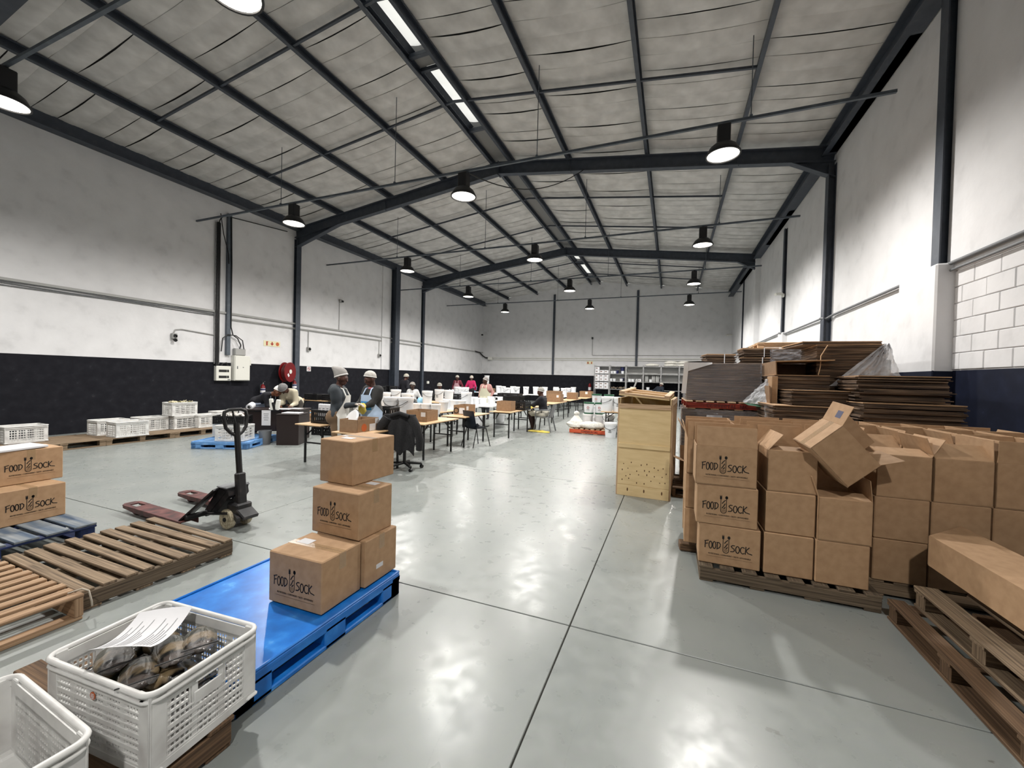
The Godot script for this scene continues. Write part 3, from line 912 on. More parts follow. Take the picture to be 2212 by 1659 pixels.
	extinguisher("red fire extinguisher half hidden behind the two people bending at the desk", V(XL + 0.13, 0.62, 9.86))
	t = thing("no_smoking_sign", "small square white no-smoking sign on the dado edge", "sign", V(XL + 0.006, 1.75, 11.87), 0)
	part("board", sh().box(Vector3.ZERO, Vector3(0.008, 0.19, 0.19)), M.paper, t)
	part("red_ring", sh().lathe([Vector2(0.055, 0.004), Vector2(0.07, 0.004), Vector2(0.07, 0.007), Vector2(0.055, 0.007)], 20, Vector3.ZERO, bb).bar(Vector3(0.006, 0.05, 0.05), Vector3(0.006, -0.05, -0.05), 0.003, 0.015), M.sign_red, t)
	part("cigarette", sh().box(Vector3(0.005, 0, 0), Vector3(0.003, 0.018, 0.08)), M.black, t)
	solo("wall_switch", sh().box(V(XL + 0.03, 1.52, 11.35), Vector3(0.05, 0.1, 0.08), Basis(), 0.012), M.cabinet, "tiny white bell push on the dado right of the hose reel", "switch")
	solo("wall_switch", sh().box(V(XL + 0.05, 1.2, 20.2), Vector3(0.08, 0.16, 0.2), Basis(), 0.02), M.cabinet, "small white outlet low on the dado beyond the slim column", "switch")
	solo("security_camera", sh().box(V(XL + 0.1, 4.75, 27.2), Vector3(0.14, 0.1, 0.1), Basis(), 0.02), M.black, "tiny dark camera high in the far left corner", "camera")

func extinguisher(label: String, at: Vector3) -> Node3D:
	var t := thing("fire_extinguisher", label, "extinguisher", at, 0)
	part("cylinder", sh().lathe([Vector2(0, 0), Vector2(0.07, 0), Vector2(0.08, 0.02), Vector2(0.08, 0.42), Vector2(0.07, 0.48), Vector2(0.03, 0.52), Vector2(0.025, 0.55), Vector2(0, 0.55)], 20), M.red, t)
	part("label_band", sh().lathe([Vector2(0.0808, 0.17), Vector2(0.0808, 0.4)], 20), M.paper, t)
	part("label_print", sh().lathe([Vector2(0.0815, 0.18), Vector2(0.0815, 0.25)], 20).lathe([Vector2(0.0815, 0.33), Vector2(0.0815, 0.385)], 20), M.blue_lbl, t)
	part("valve", sh().box(Vector3(0, 0.575, 0), Vector3(0.05, 0.05, 0.04)).bar(Vector3(-0.02, 0.6, 0), Vector3(0.1, 0.63, 0), 0.02, 0.012), M.chrome, t)
	part("hose", sh().tube([Vector3(0.02, 0.56, 0.03), Vector3(0.04, 0.52, 0.11), Vector3(0.02, 0.3, 0.12), Vector3(0.0, 0.1, 0.1)], 0.011, 6), M.black, t)
	return t

func wall_right_fittings():
	var t := thing("wall_conduit", "pair of grey conduits running along the near right wall above the block courses", "conduit", Vector3.ZERO, 0)
	part("conduit", sh().tube([V(XR - 0.06, 3.18, ZF), V(XR - 0.06, 3.19, 6.8), V(XR - 0.06, 3.2, 7.0)], 0.024, 8), M.grey_pl, t)
	part("conduit", sh().tube([V(XR - 0.06, 3.1, ZF), V(XR - 0.06, 3.1, 6.8)], 0.016, 8), M.grey_pl, t)
	t = thing("wall_conduit", "grey conduit stepping along the right wall behind the cardboard stacks", "conduit", Vector3.ZERO, 0)
	part("conduit", sh().tube([V(XR - 0.05, 3.18, 7.75), V(XR - 0.05, 3.16, 10.9), V(XR - 0.09, 3.12, 11.1), V(XR - 0.18, 3.14, 11.2), V(XR - 0.06, 3.18, 11.5), V(XR - 0.05, 3.2, 14.9), V(XR - 0.15, 3.25, 15.2), V(XR - 0.05, 3.28, 15.6), V(XR - 0.05, 3.3, 27.0)], 0.025, 8), M.grey_pl, t)
	t = thing("security_camera", "small white bullet camera on the slim column of the right wall", "camera", V(XR - 0.1, 4.5, 15.2), 0)
	part("body", sh().tube([Vector3(-0.02, 0, 0.05), Vector3(-0.22, -0.04, 0.18)], 0.045, 10), M.cabinet, t)
	part("mount", sh().box(Vector3(0.02, -0.05, 0), Vector3(0.08, 0.12, 0.1), Basis(), 0.02), M.cabinet, t)
	part("conduit", sh().tube([Vector3(0.05, -0.1, -0.1), Vector3(0.05, -1.25, -0.1)], 0.012, 6), M.grey_pl, t)

func wall_back_fittings():
	solo("wall_conduit", sh().tube([V(-12.6, 3.05, ZB - 0.04), V(XR - 0.3, 3.05, ZB - 0.04)], 0.03, 8).tube([V(-12.6, 2.92, ZB - 0.04), V(XR - 0.3, 2.92, ZB - 0.04)], 0.025, 8), M.cabinet, "pair of white pipes across the far wall", "pipe")
	solo("wall_conduit", sh().tube([V(-5.07, 4.35, ZB - 0.03), V(-5.07, 3.3, ZB - 0.03), V(-5.0, 3.26, ZB - 0.03), V(XR - 0.3, 3.26, ZB - 0.03)], 0.018, 7), M.grey_box, "thin white conduit dropping and turning right on the far wall", "conduit")
	var t := thing("wall_socket", "small dark sensor at the top of the thin conduit on the far wall", "sensor", V(-5.08, 4.42, ZB), 0)
	part("body", sh().box(Vector3(0, 0, 0.05), Vector3(0.13, 0.16, 0.1), Basis(), 0.03), M.grey_pl, t)
	part("lens", sh().box(Vector3(0.01, -0.01, 0.11), Vector3(0.07, 0.09, 0.04), Basis(), 0.015), M.black, t)
	t = thing("corner_cables", "black cable bundle and white cover in the far left corner", "cable", V(-13.1, 3.2, ZB - 0.1), 0)
	part("cables", sh().tube([Vector3(-0.2, 0.25, 1.2), Vector3(-0.15, 0.2, 0.5), Vector3(-0.12, 0.0, 0.1), Vector3(0.1, -0.15, 0.05), Vector3(0.4, -0.17, 0.06)], 0.05, 8), M.black, t)
	part("cover", sh().box(Vector3(0.5, -0.2, 0.08), Vector3(0.35, 0.22, 0.14), Basis(), 0.02), M.cabinet, t)
	t = thing("exit_sign", "small cream sign with arrow and figure symbols on the far wall left of the shelves", "sign", V(-5.22, 2.76, ZB - 0.01), 0)
	part("board", sh().box(Vector3(0, 0, 0), Vector3(0.42, 0.2, 0.01)), M.sign, t)
	part("arrow_symbol", sh().box(Vector3(-0.12, 0.03, 0.008), Vector3(0.05, 0.08, 0.004)).extrude(PackedVector2Array([Vector2(-0.2, 0.0), Vector2(-0.04, 0.0), Vector2(-0.12, -0.085)]), 0.004, Transform3D(Basis(), Vector3(0, 0, 0.008))), M.sign_red, t)
	part("extinguisher_symbol", sh().box(Vector3(0.12, -0.01, 0.008), Vector3(0.06, 0.13, 0.004)), M.sign_red, t)
	solo("security_camera", sh().tube([V(XR - 0.05, 4.5, ZB - 0.2), V(XR - 0.35, 4.48, ZB - 0.35)], 0.05, 8), M.cabinet, "tiny white camera high in the far right corner", "camera")
	t = thing("fire_extinguisher", "tiny red fire extinguisher at the far wall left of the shelves", "extinguisher", V(-5.15, 0.75, ZB - 0.15), 0)
	part("cylinder", sh().lathe([Vector2(0, 0), Vector2(0.1, 0.02), Vector2(0.1, 0.5), Vector2(0.04, 0.6), Vector2(0, 0.62)], 14), M.red, t)
	part("label_band", sh().lathe([Vector2(0.102, 0.15), Vector2(0.102, 0.35)], 14), M.paper, t)

# ------------------------------------------------------------------ the print on the cartons
func ribbon(s: Sh, pts: Array, w: float):
	# a pen stroke: a flat strip along points in the x-y plane with rounded ends
	for i in pts.size() - 1:
		var a: Vector2 = pts[i]
		var b: Vector2 = pts[i + 1]
		var d := (b - a).normalized() * w * 0.5
		var o := Vector2(-d.y, d.x)
		a -= d * 0.6; b += d * 0.6
		s.quad(Vector3(a.x - o.x, a.y - o.y, 0), Vector3(b.x - o.x, b.y - o.y, 0), Vector3(b.x + o.x, b.y + o.y, 0), Vector3(a.x + o.x, a.y + o.y, 0))

func ell(c: Vector2, rx: float, ry: float, a0 := 0.0, a1 := 360.0, k := 14) -> Array:
	var out := []
	for i in k + 1:
		var a := deg_to_rad(lerpf(a0, a1, float(i) / k))
		out.append(c + Vector2(cos(a) * rx, sin(a) * ry))
	return out

func lx(pts: Array, a: float, k: float, dy := 0.0) -> Array:
	var out := []
	for p in pts: out.append(Vector2(a + p.x * k, p.y + dy))
	return out

func logo_mesh() -> ArrayMesh:
	if mesh_cache.has("logo"): return mesh_cache.logo
	# drawn on a 1 wide field, centre at 0,0; hand lettering either side of a tube between a fork and a spoon
	var s := sh()
	var w := 0.02
	# FOOD
	ribbon(s, lx([Vector2(-0.475, 0.05), Vector2(-0.48, -0.1)], -0.114, 0.78), w)
	ribbon(s, lx([Vector2(-0.495, 0.055), Vector2(-0.39, 0.078)], -0.114, 0.78), w)
	ribbon(s, lx([Vector2(-0.475, -0.01), Vector2(-0.405, 0.005)], -0.114, 0.78), w)
	ribbon(s, lx(ell(Vector2(-0.33, -0.022), 0.042, 0.085, 80, 440), -0.114, 0.78), w)
	ribbon(s, lx(ell(Vector2(-0.225, -0.018), 0.042, 0.085, 70, 430), -0.114, 0.78), w)
	ribbon(s, lx([Vector2(-0.14, 0.05), Vector2(-0.145, -0.09)], -0.114, 0.78), w)
	ribbon(s, lx([Vector2(-0.165, 0.055), Vector2(-0.1, 0.06), Vector2(-0.06, 0.025), Vector2(-0.062, -0.03), Vector2(-0.1, -0.075), Vector2(-0.155, -0.1)], -0.114, 0.78), w)
	# SOCK
	ribbon(s, lx([Vector2(0.19, 0.06), Vector2(0.15, 0.062), Vector2(0.118, 0.035), Vector2(0.135, 0.005), Vector2(0.18, -0.02), Vector2(0.19, -0.055), Vector2(0.16, -0.085), Vector2(0.105, -0.09)], -0.047, 0.97, -0.02), w)
	ribbon(s, lx(ell(Vector2(0.255, -0.025), 0.04, 0.08, 75, 435), -0.047, 0.97, -0.02), w)
	ribbon(s, lx(ell(Vector2(0.365, -0.022), 0.05, 0.075, 50, 310), -0.047, 0.97, -0.02), w)
	ribbon(s, lx([Vector2(0.43, 0.075), Vector2(0.42, -0.1)], -0.047, 0.97, -0.02), w)
	ribbon(s, lx([Vector2(0.5, 0.065), Vector2(0.43, -0.015), Vector2(0.475, -0.07), Vector2(0.56, -0.09)], -0.047, 0.97, -0.02), w)
	# the tube
	ribbon(s, lx([Vector2(-0.035, 0.18), Vector2(-0.035, -0.11)] + ell(Vector2(0.025, -0.11), 0.06, 0.06, 180, 360, 10) + [Vector2(0.085, -0.11), Vector2(0.085, 0.18)], -0.07, 1.0), 0.014)
	# fork head
	ribbon(s, lx([Vector2(-0.035, 0.17), Vector2(-0.035, 0.215)], -0.07, 1.0), 0.045)
	for k in 3: ribbon(s, lx([Vector2(-0.052 + k * 0.017, 0.21), Vector2(-0.052 + k * 0.017, 0.25)], -0.07, 1.0), 0.009)
	# spoon head
	ribbon(s, lx(ell(Vector2(0.085, 0.205), 0.014, 0.022), -0.07, 1.0), 0.03)
	# what is in the tube: leaves and beans, and a hatched heap at the bottom
	for l in [[0.05, 0.13, 0.03], [0.012, 0.085, 0.05], [0.045, 0.035, 0.06], [0.01, -0.025, 0.05], [0.045, -0.045, 0.04]]:
		ribbon(s, lx([Vector2(l[0] - 0.016, l[1] - l[2] * 0.5), Vector2(l[0], l[1]), Vector2(l[0] + 0.014, l[1] + l[2] * 0.4)], -0.07, 1.0), 0.02)
	for k in 5: ribbon(s, lx([Vector2(-0.02 + 0.002 * k, -0.085 - 0.014 * k), Vector2(0.07 - 0.003 * k, -0.085 - 0.014 * k)], -0.07, 1.0), 0.004)
	mesh_cache.logo = s.mesh()
	return mesh_cache.logo

func text_mesh(txt: String, size: float, depth := 0.0006, bold := true) -> ArrayMesh:
	var key := txt + str(size)
	if mesh_cache.has(key): return mesh_cache[key]
	var tm := TextMesh.new()
	var ft := SystemFont.new()
	ft.font_names = PackedStringArray(["Droid Sans"])
	if bold: ft.font_weight = 700
	tm.font = ft
	tm.text = txt
	tm.font_size = 24
	tm.pixel_size = size / 24.0
	tm.depth = depth
	tm.curve_step = 6.0
	var am := ArrayMesh.new()
	am.add_surface_from_arrays(Mesh.PRIMITIVE_TRIANGLES, tm.get_mesh_arrays())
	mesh_cache[key] = am
	return am

func print_logo(t: Node3D, w: float, at: Transform3D):
	# w is the width of the lettering on the carton
	var o := part("printed_logo", logo_mesh(), M.ink, t)
	o.transform = at * Transform3D(Basis().scaled(Vector3(w, w, w)), Vector3.ZERO)
	var p := part("printed_slogan", text_mesh("NUTRITIONAL • CONVENIENT • TASTY • AFFORDABLE", 0.017), M.ink, t)
	p.transform = at * Transform3D(Basis().scaled(Vector3(w * 2.1, w * 2.5, 1)), Vector3(0.03 * w, -0.225 * w, -0.0004))
	var u := part("printed_line", sh().box(Vector3.ZERO, Vector3(w * 0.96, 0.0012, 0.0004)), M.ink_soft, t)
	u.transform = at * Transform3D(Basis(), Vector3(0.03 * w, -0.285 * w, 0))

# ------------------------------------------------------------------ cartons
func carton(label: String, w: float, h: float, d: float, at: Vector3, turn := 0.0, o := {}) -> Node3D:
	# closed or open carton; at is the middle of its base. o: logo, open (list of flap angles front, back, left, right; 0 lies flat outwards, 90 upright, 180 shut), tape, sticker, mat
	var t := thing(o.get("name", "carton"), label, "box", at, turn, o.get("group", ""))
	var m: Material = o.get("mat", M.card)
	if not o.has("open"):
		part("body", sh().box(Vector3(0, h / 2, 0), Vector3(w, h, d), Basis(), 0.006), m, t)
		part("flap_seam", sh().box(Vector3(0, h + 0.0002, 0), Vector3(w - 0.012, 0.0012, 0.003)), M.ink_soft, t)
		if o.get("tape", true):
			part("tape", sh().box(Vector3(0, h + 0.0006, 0), Vector3(w + 0.002, 0.001, 0.055)).box(Vector3(w / 2 + 0.0006, h - 0.05, 0), Vector3(0.001, 0.1, 0.055)).box(Vector3(-w / 2 - 0.0006, h - 0.05, 0), Vector3(0.001, 0.1, 0.055)), M.tape, t)
	else:
		var k := 0.006
		var b := sh()
		b.box(Vector3(0, 0.004, 0), Vector3(w, 0.008, d))
		b.box(Vector3(0, h / 2, d / 2 - k / 2), Vector3(w, h, k), Basis(), 0.002).box(Vector3(0, h / 2, -d / 2 + k / 2), Vector3(w, h, k), Basis(), 0.002)
		b.box(Vector3(w / 2 - k / 2, h / 2, 0), Vector3(k, h, d), Basis(), 0.002).box(Vector3(-w / 2 + k / 2, h / 2, 0), Vector3(k, h, d), Basis(), 0.002)
		part("body", b, m, t)
		var fl: Array = o.open
		var lg: float = o.get("flap", minf(w, d) * 0.48)
		for i in 4:
			if fl[i] == null: continue
			var a: float = deg_to_rad(fl[i])
			var along := w if i < 2 else d
			var f := part("flap", sh().box(Vector3(0, 0.0, lg / 2), Vector3(along - 0.008, 0.005, lg), Basis(), 0.0015), m, t)
			# the flap's own axes: z points outwards over the edge, turned up by a
			var yaw: float = [0.0, PI, -PI / 2, PI / 2][i]
			var edge: Vector3 = [Vector3(0, h, d / 2 - 0.003), Vector3(0, h, -d / 2 + 0.003), Vector3(-w / 2 + 0.003, h, 0), Vector3(w / 2 - 0.003, h, 0)][i]
			f.transform = Transform3D(Basis(Vector3.UP, yaw) * Basis(Vector3.RIGHT, -a), edge)
	if o.get("logo", 0.0) > 0:
		print_logo(t, o.logo, Transform3D(Basis(), Vector3(o.get("logo_x", -0.005), h * o.get("logo_y", 0.52), d / 2 + 0.0012)))
	if o.has("logo_right"):
		print_logo(t, o.logo_right, Transform3D(Basis(Vector3.UP, PI / 2), Vector3(w / 2 + 0.0012, h * 0.52, 0.005)))
	for s in o.get("stickers", []):
		# [x, y, z, width, height, facing: 0 up, 1 front, 2 right]
		var bs: Basis = [Basis(Vector3.RIGHT, -PI / 2), Basis(), Basis(Vector3.UP, PI / 2)][s[5]]
		var st := part("label_sticker", sh().box(Vector3.ZERO, Vector3(s[3], s[4], 0.001)), M.paper, t)
		st.transform = Transform3D(bs, Vector3(s[0], s[1], s[2]))
	return t

# ------------------------------------------------------------------ pallets
func pallet(label: String, w: float, d: float, h: float, at: Vector3, turn: float, o := {}) -> Node3D:
	# w along local x, d along local z; top boards run along x (or z with o.along_z)
	var t := thing(o.get("name", "wooden_pallet"), label, "pallet", at, turn, o.get("group", ""))
	var m: Material = o.get("mat", M.wood)
	var mt: Material = o.get("top", m)
	var n: int = o.get("boards", 7)
	var bw: float = o.get("board_w", 0.1)
	var th := 0.02
	var q := RandomNumberGenerator.new()
	q.seed = hash(label)
	var swap: bool = o.get("along_z", false)
	var L := d if swap else w       # board length
	var S := w if swap else d       # spread across
	var put := func(called: String, c: Vector3, size: Vector3, mm: Material, jit := 0.0):
		var cc := Vector3(c.z, c.y, c.x) if swap else c
		var ss := Vector3(size.z, size.y, size.x) if swap else size
		part(called, sh().box(cc, ss, Basis(Vector3.UP, q.randf_range(-jit, jit)) * Basis(Vector3.RIGHT, q.randf_range(-jit, jit) * 0.5), 0.004), mm, t)
	var jt: float = o.get("jitter", 0.006)
	for i in n:
		var zz := lerpf(-S / 2 + bw / 2, S / 2 - bw / 2, float(i) / (n - 1))
		var ww := bw * q.randf_range(0.94, 1.04)
		put.call("top_board", Vector3(q.randf_range(-0.008, 0.008), h - th / 2 + q.randf_range(-0.003, 0.002), zz), Vector3(L * q.randf_range(0.985, 1.0), th, ww), mt, jt)
	if o.get("blocks", false):
		for k in 3:
			var x := lerpf(-L / 2 + 0.06, L / 2 - 0.06, k / 2.0)
			put.call("stringer_board", Vector3(x, h - th * 1.5, 0), Vector3(0.11, th, S), m, 0.0)
			for j in 3:
				put.call("block", Vector3(x, (h - th * 2 + th) / 2, lerpf(-S / 2 + 0.06, S / 2 - 0.06, j / 2.0)), Vector3(0.1, h - th * 3, 0.1), m, 0.0)
		for j in 3:
			put.call("bottom_board", Vector3(0, th / 2, lerpf(-S / 2 + 0.055, S / 2 - 0.055, j / 2.0)), Vector3(L, th, 0.1), m, 0.0)
	else:
		for k in 3:
			var x := lerpf(-L / 2 + 0.022, L / 2 - 0.022, k / 2.0)
			put.call("stringer", Vector3(x, h / 2, 0), Vector3(0.042, h - th * 2 - 0.001, S * 0.99), o.get("side", m), 0.0)
		for j in 4:
			put.call("bottom_board", Vector3(0, th / 2, lerpf(-S / 2 + 0.055, S / 2 - 0.055, j / 3.0)), Vector3(L * 0.99, th, 0.1), m, 0.0)
	return t

func plastic_pallet(label: String, w: float, d: float, h: float, at: Vector3, turn: float, m: Material) -> Node3D:
	# closed deck with a low lip, fork openings through all four sides
	var t := thing("plastic_pallet", label, "pallet", at, turn)
	part("deck", sh().box(Vector3(0, h - 0.022, 0), Vector3(w, 0.03, d), Basis(), 0.006), m, t)
	var lip := sh()
	for s in [-1.0, 1.0]:
		lip.box(Vector3(s * (w / 2 - 0.008), h - 0.002, 0), Vector3(0.016, 0.014, d), Basis(), 0.005).box(Vector3(0, h - 0.002, s * (d / 2 - 0.008)), Vector3(w, 0.014, 0.016), Basis(), 0.005)
	part("lip", lip, m, t)
	var sk := sh()
	for s in [-1.0, 1.0]:
		for k in 3:
			var f := [-0.5, 0.0, 0.5][k] as float
			var pw := 0.19 if k != 1 else 0.16
			sk.box(Vector3(s * (w / 2 - 0.05), h / 2 - 0.02, f * (d - pw)), Vector3(0.1, h - 0.04, pw), Basis(), 0.008)
			sk.box(Vector3(f * (w - pw), h / 2 - 0.02, s * (d / 2 - 0.05)), Vector3(pw, h - 0.04, 0.1), Basis(), 0.008)
		sk.box(Vector3(s * (w / 2 - 0.045), 0.014, 0), Vector3(0.09, 0.028, d), Basis(), 0.006)
		sk.box(Vector3(0, 0.014, s * (d / 2 - 0.045)), Vector3(w, 0.028, 0.09), Basis(), 0.006)
		sk.box(Vector3(s * (w / 2 - 0.04), h - 0.045, 0), Vector3(0.08, 0.03, d)).box(Vector3(0, h - 0.045, s * (d / 2 - 0.04)), Vector3(w, 0.03, 0.08))
	sk.box(Vector3(0, h / 2 - 0.02, 0), Vector3(0.16, h - 0.04, 0.16))
	part("skirt_and_feet", sk, m, t)
	return t

# ------------------------------------------------------------------ vented plastic crates
func vented_crate(label: String, w: float, h: float, d: float, at: Vector3, turn: float, o := {}) -> Node3D:
	var t := thing(o.get("name", "vented_crate"), label, "crate", at, turn, o.get("group", ""))
	var m: Material = o.get("mat", M.white_pl)
	var fine: bool = o.get("fine", false)
	var taper := 0.012
	for side in 4:
		var L := w if side < 2 else d
		var s := sh()
		var groups: int = o.get("groups", 5) if side < 2 else o.get("groups_short", 3)
		var per := 5 if fine else 2
		var rows: int = o.get("rows", 6)
		var x0 := -L / 2 + 0.055
		var x1 := L / 2 - 0.055
		var y0 := 0.03
		var y1 := h - 0.065
		var gw := (x1 - x0) / groups
		for gi in groups + 1:
			var ww := 0.022 if fine else 0.018
			s.box(Vector3(x0 + gi * gw, (y0 + y1) / 2, 0), Vector3(ww, y1 - y0, 0.006))
		for r in rows + 1:
			var yy := lerpf(y0, y1, float(r) / rows)
			if fine and side >= 2 and r >= rows - 2 and r < rows:
				for e in [-1.0, 1.0]: s.box(Vector3(e * (gw + x1) / 2, yy, 0.001), Vector3(gw, 0.009, 0.008))
				continue
			s.box(Vector3(0, yy, 0.001), Vector3(x1 - x0, (0.016 if r % 2 == 0 else 0.007) if fine else 0.014, 0.008))
		for gi in groups:
			for b in per:
				var xx := x0 + gw * (gi + float(b + 1) / (per + 1))
				var yt := y1 - 0.085 if fine and side >= 2 and gi == groups / 2 else y1
				s.box(Vector3(xx, (y0 + yt) / 2, -0.001), Vector3(0.006, yt - y0, 0.004))
		# solid frame: corners, top band, sill
		for e in [-1.0, 1.0]:
			s.box(Vector3(e * (L / 2 - 0.03), h / 2, 0.002), Vector3(0.06, h - 0.01, 0.009), Basis(), 0.003)
		s.box(Vector3(0, h - 0.04, 0), Vector3(L - 0.04, 0.052, 0.006))
		s.box(Vector3(0, 0.015, 0.002), Vector3(L - 0.02, 0.03, 0.01))
		var o2 := part("side_panel", s, m, t)
		var yaw: float = [0.0, PI, -PI / 2, PI / 2][side]
		var dist := (d if side < 2 else w) / 2 - 0.008
		o2.transform = Transform3D(Basis(Vector3.UP, yaw), Vector3(0, 0, 0)) * Transform3D(Basis(), Vector3(0, 0, dist))
		if side >= 2 or fine:
			# hand hold: a plate under an open slot
			if fine and side >= 2:
				var hh := part("hand_hold", sh().box(Vector3(0, h - 0.132, 0.003), Vector3(d / 3.0 - 0.03, 0.05, 0.007), Basis(), 0.003).box(Vector3(0, h - 0.066, 0.005), Vector3(d / 3.0 - 0.03, 0.01, 0.014), Basis(), 0.004), m, t)
				hh.transform = o2.transform
	# rolled rim with rounded corners
	var rim := sh()
	var pts := []
	var r := 0.045
	for cnr in [[1, -1, 270], [1, 1, 0], [-1, 1, 90], [-1, -1, 180]]:
		pts.append_array(arc(Vector3(cnr[0] * (w / 2 - r + 0.006), h - 0.008, -cnr[1] * (d / 2 - r + 0.006)), Vector3(1, 0, 0), Vector3(0, 0, -1), r, cnr[2], cnr[2] + 90, 5))
	pts.append(pts[0])
	pts.append(pts[1])
	rim.tube(pts, 0.011, 8, false)
	var pts2 := []
	for p in pts: pts2.append(p + Vector3(0, -0.028, 0))
	rim.tube(pts2, 0.008, 6, false)
	part("rim", rim, m, t)
	var base := sh()
	base.box(Vector3(0, 0.008, 0), Vector3(w - 0.01, 0.008, d - 0.01))
	for k in 4:
		base.box(Vector3([-1, 1, 1, -1][k] * (w / 2 - 0.02), 0.01, [-1, -1, 1, 1][k] * (d / 2 - 0.02)), Vector3(0.055, 0.02, 0.055), Basis(), 0.008)
	part("base", base, m, t)
	if o.has("badge"):
		var bd := part("round_badge", sh().lathe([Vector2(0.015, 0), Vector2(0.015, 0.0015), Vector2(0, 0.0015)], 18, Vector3.ZERO, Basis(Vector3.RIGHT, PI / 2)), M.orange_dot, t)
		bd.position = Vector3(o.badge, h - 0.085, d / 2 + 0.001)
		for k in 4:
			var ln := part("badge_print", sh().box(Vector3.ZERO, Vector3(0.02 - 0.004 * absf(k - 1.5), 0.0022, 0.0012)), M.paper, t)
			ln.position = Vector3(o.badge, h - 0.078 - k * 0.0055, d / 2 + 0.003)
	return t

func pouch(label: String, at: Vector3, yaw: float, pitch: float, L: float, sd: int, group: String) -> Node3D:
	# a clear bag packed with layered dry food: lumpy, banded, with a crimped empty end
	var t := thing("food_pouch", label, "food pouch", at, 0, group)
	t.basis = Basis(Vector3.UP, deg_to_rad(yaw)) * Basis(Vector3.RIGHT, deg_to_rad(pitch))
	var nz := noise(sd, 0.9, 3)
	var s := sh()
	var W := L * 0.52
	var k := 20
	var mm := 20
	for j in mm + 1:
		var w := float(j) / mm
		for i in k + 1:
			var a := TAU * i / k
			var fill := sin(PI * clampf(w * 1.02, 0, 1)) ** 0.42
			var rx := W * 0.5 * fill
			var ry := L * 0.19 * fill * (1.0 - 0.35 * w)
			var p := Vector3(cos(a) * rx, sin(a) * ry, (w - 0.5) * L)
			var nn := nz.get_noise_3dv(p * 30.0)
			p *= 1.0 + 0.12 * nn
			var e := nz.get_noise_3dv(p * 90.0)
			var band := w + 0.05 * nn + 0.03 * e
			var cc: Color
			if band < 0.3: cc = Color(0.18, 0.145, 0.07).lerp(Color(0.32, 0.27, 0.14), 0.5 + 0.5 * e)
			elif band < 0.52: cc = Color(0.2, 0.2, 0.09).lerp(Color(0.12, 0.13, 0.05), 0.5 + 0.5 * e)
			elif band < 0.74: cc = Color(0.56, 0.49, 0.38).lerp(Color(0.44, 0.37, 0.27), 0.5 + e)
			elif band < 0.82: cc = Color(0.02, 0.02, 0.022)
			else: cc = Color(0.33, 0.3, 0.28)
			s.col = cc.srgb_to_linear() * 0.8
			s.vert(p, Vector3(cos(a) / rx, sin(a) / ry, (w - 0.5) * 0.5 / L) if rx > 1e-4 else Vector3(0, 0, signf(w - 0.5)), Vector2(float(i) / k, w))
	for j in mm:
		for i in k:
			var a := j * (k + 1) + i
			var b := a + k + 1
			s.ix.append_array(PackedInt32Array([a, b + 1, a + 1, a, b, b + 1]))
	part("filled_bag", s, M.pouch, t)
	# the empty flat tail of the bag
	var tail := sh()
	tail.grid(8, 5, func(u: float, w: float) -> Vector3:
		var x := (u - 0.5) * W * 0.95
		return Vector3(x, 0.012 * sin(u * 14.0 + sd) * (1.0 - w) + 0.03 * w, L * 0.46 + w * L * 0.16))
	part("crimped_end", tail, M.film_clear, t)
	part("seal", sh().bar(Vector3(-W * 0.47, 0.03, L * 0.62), Vector3(W * 0.47, 0.03, L * 0.62), 0.008, 0.003), M.black, t)
	return t

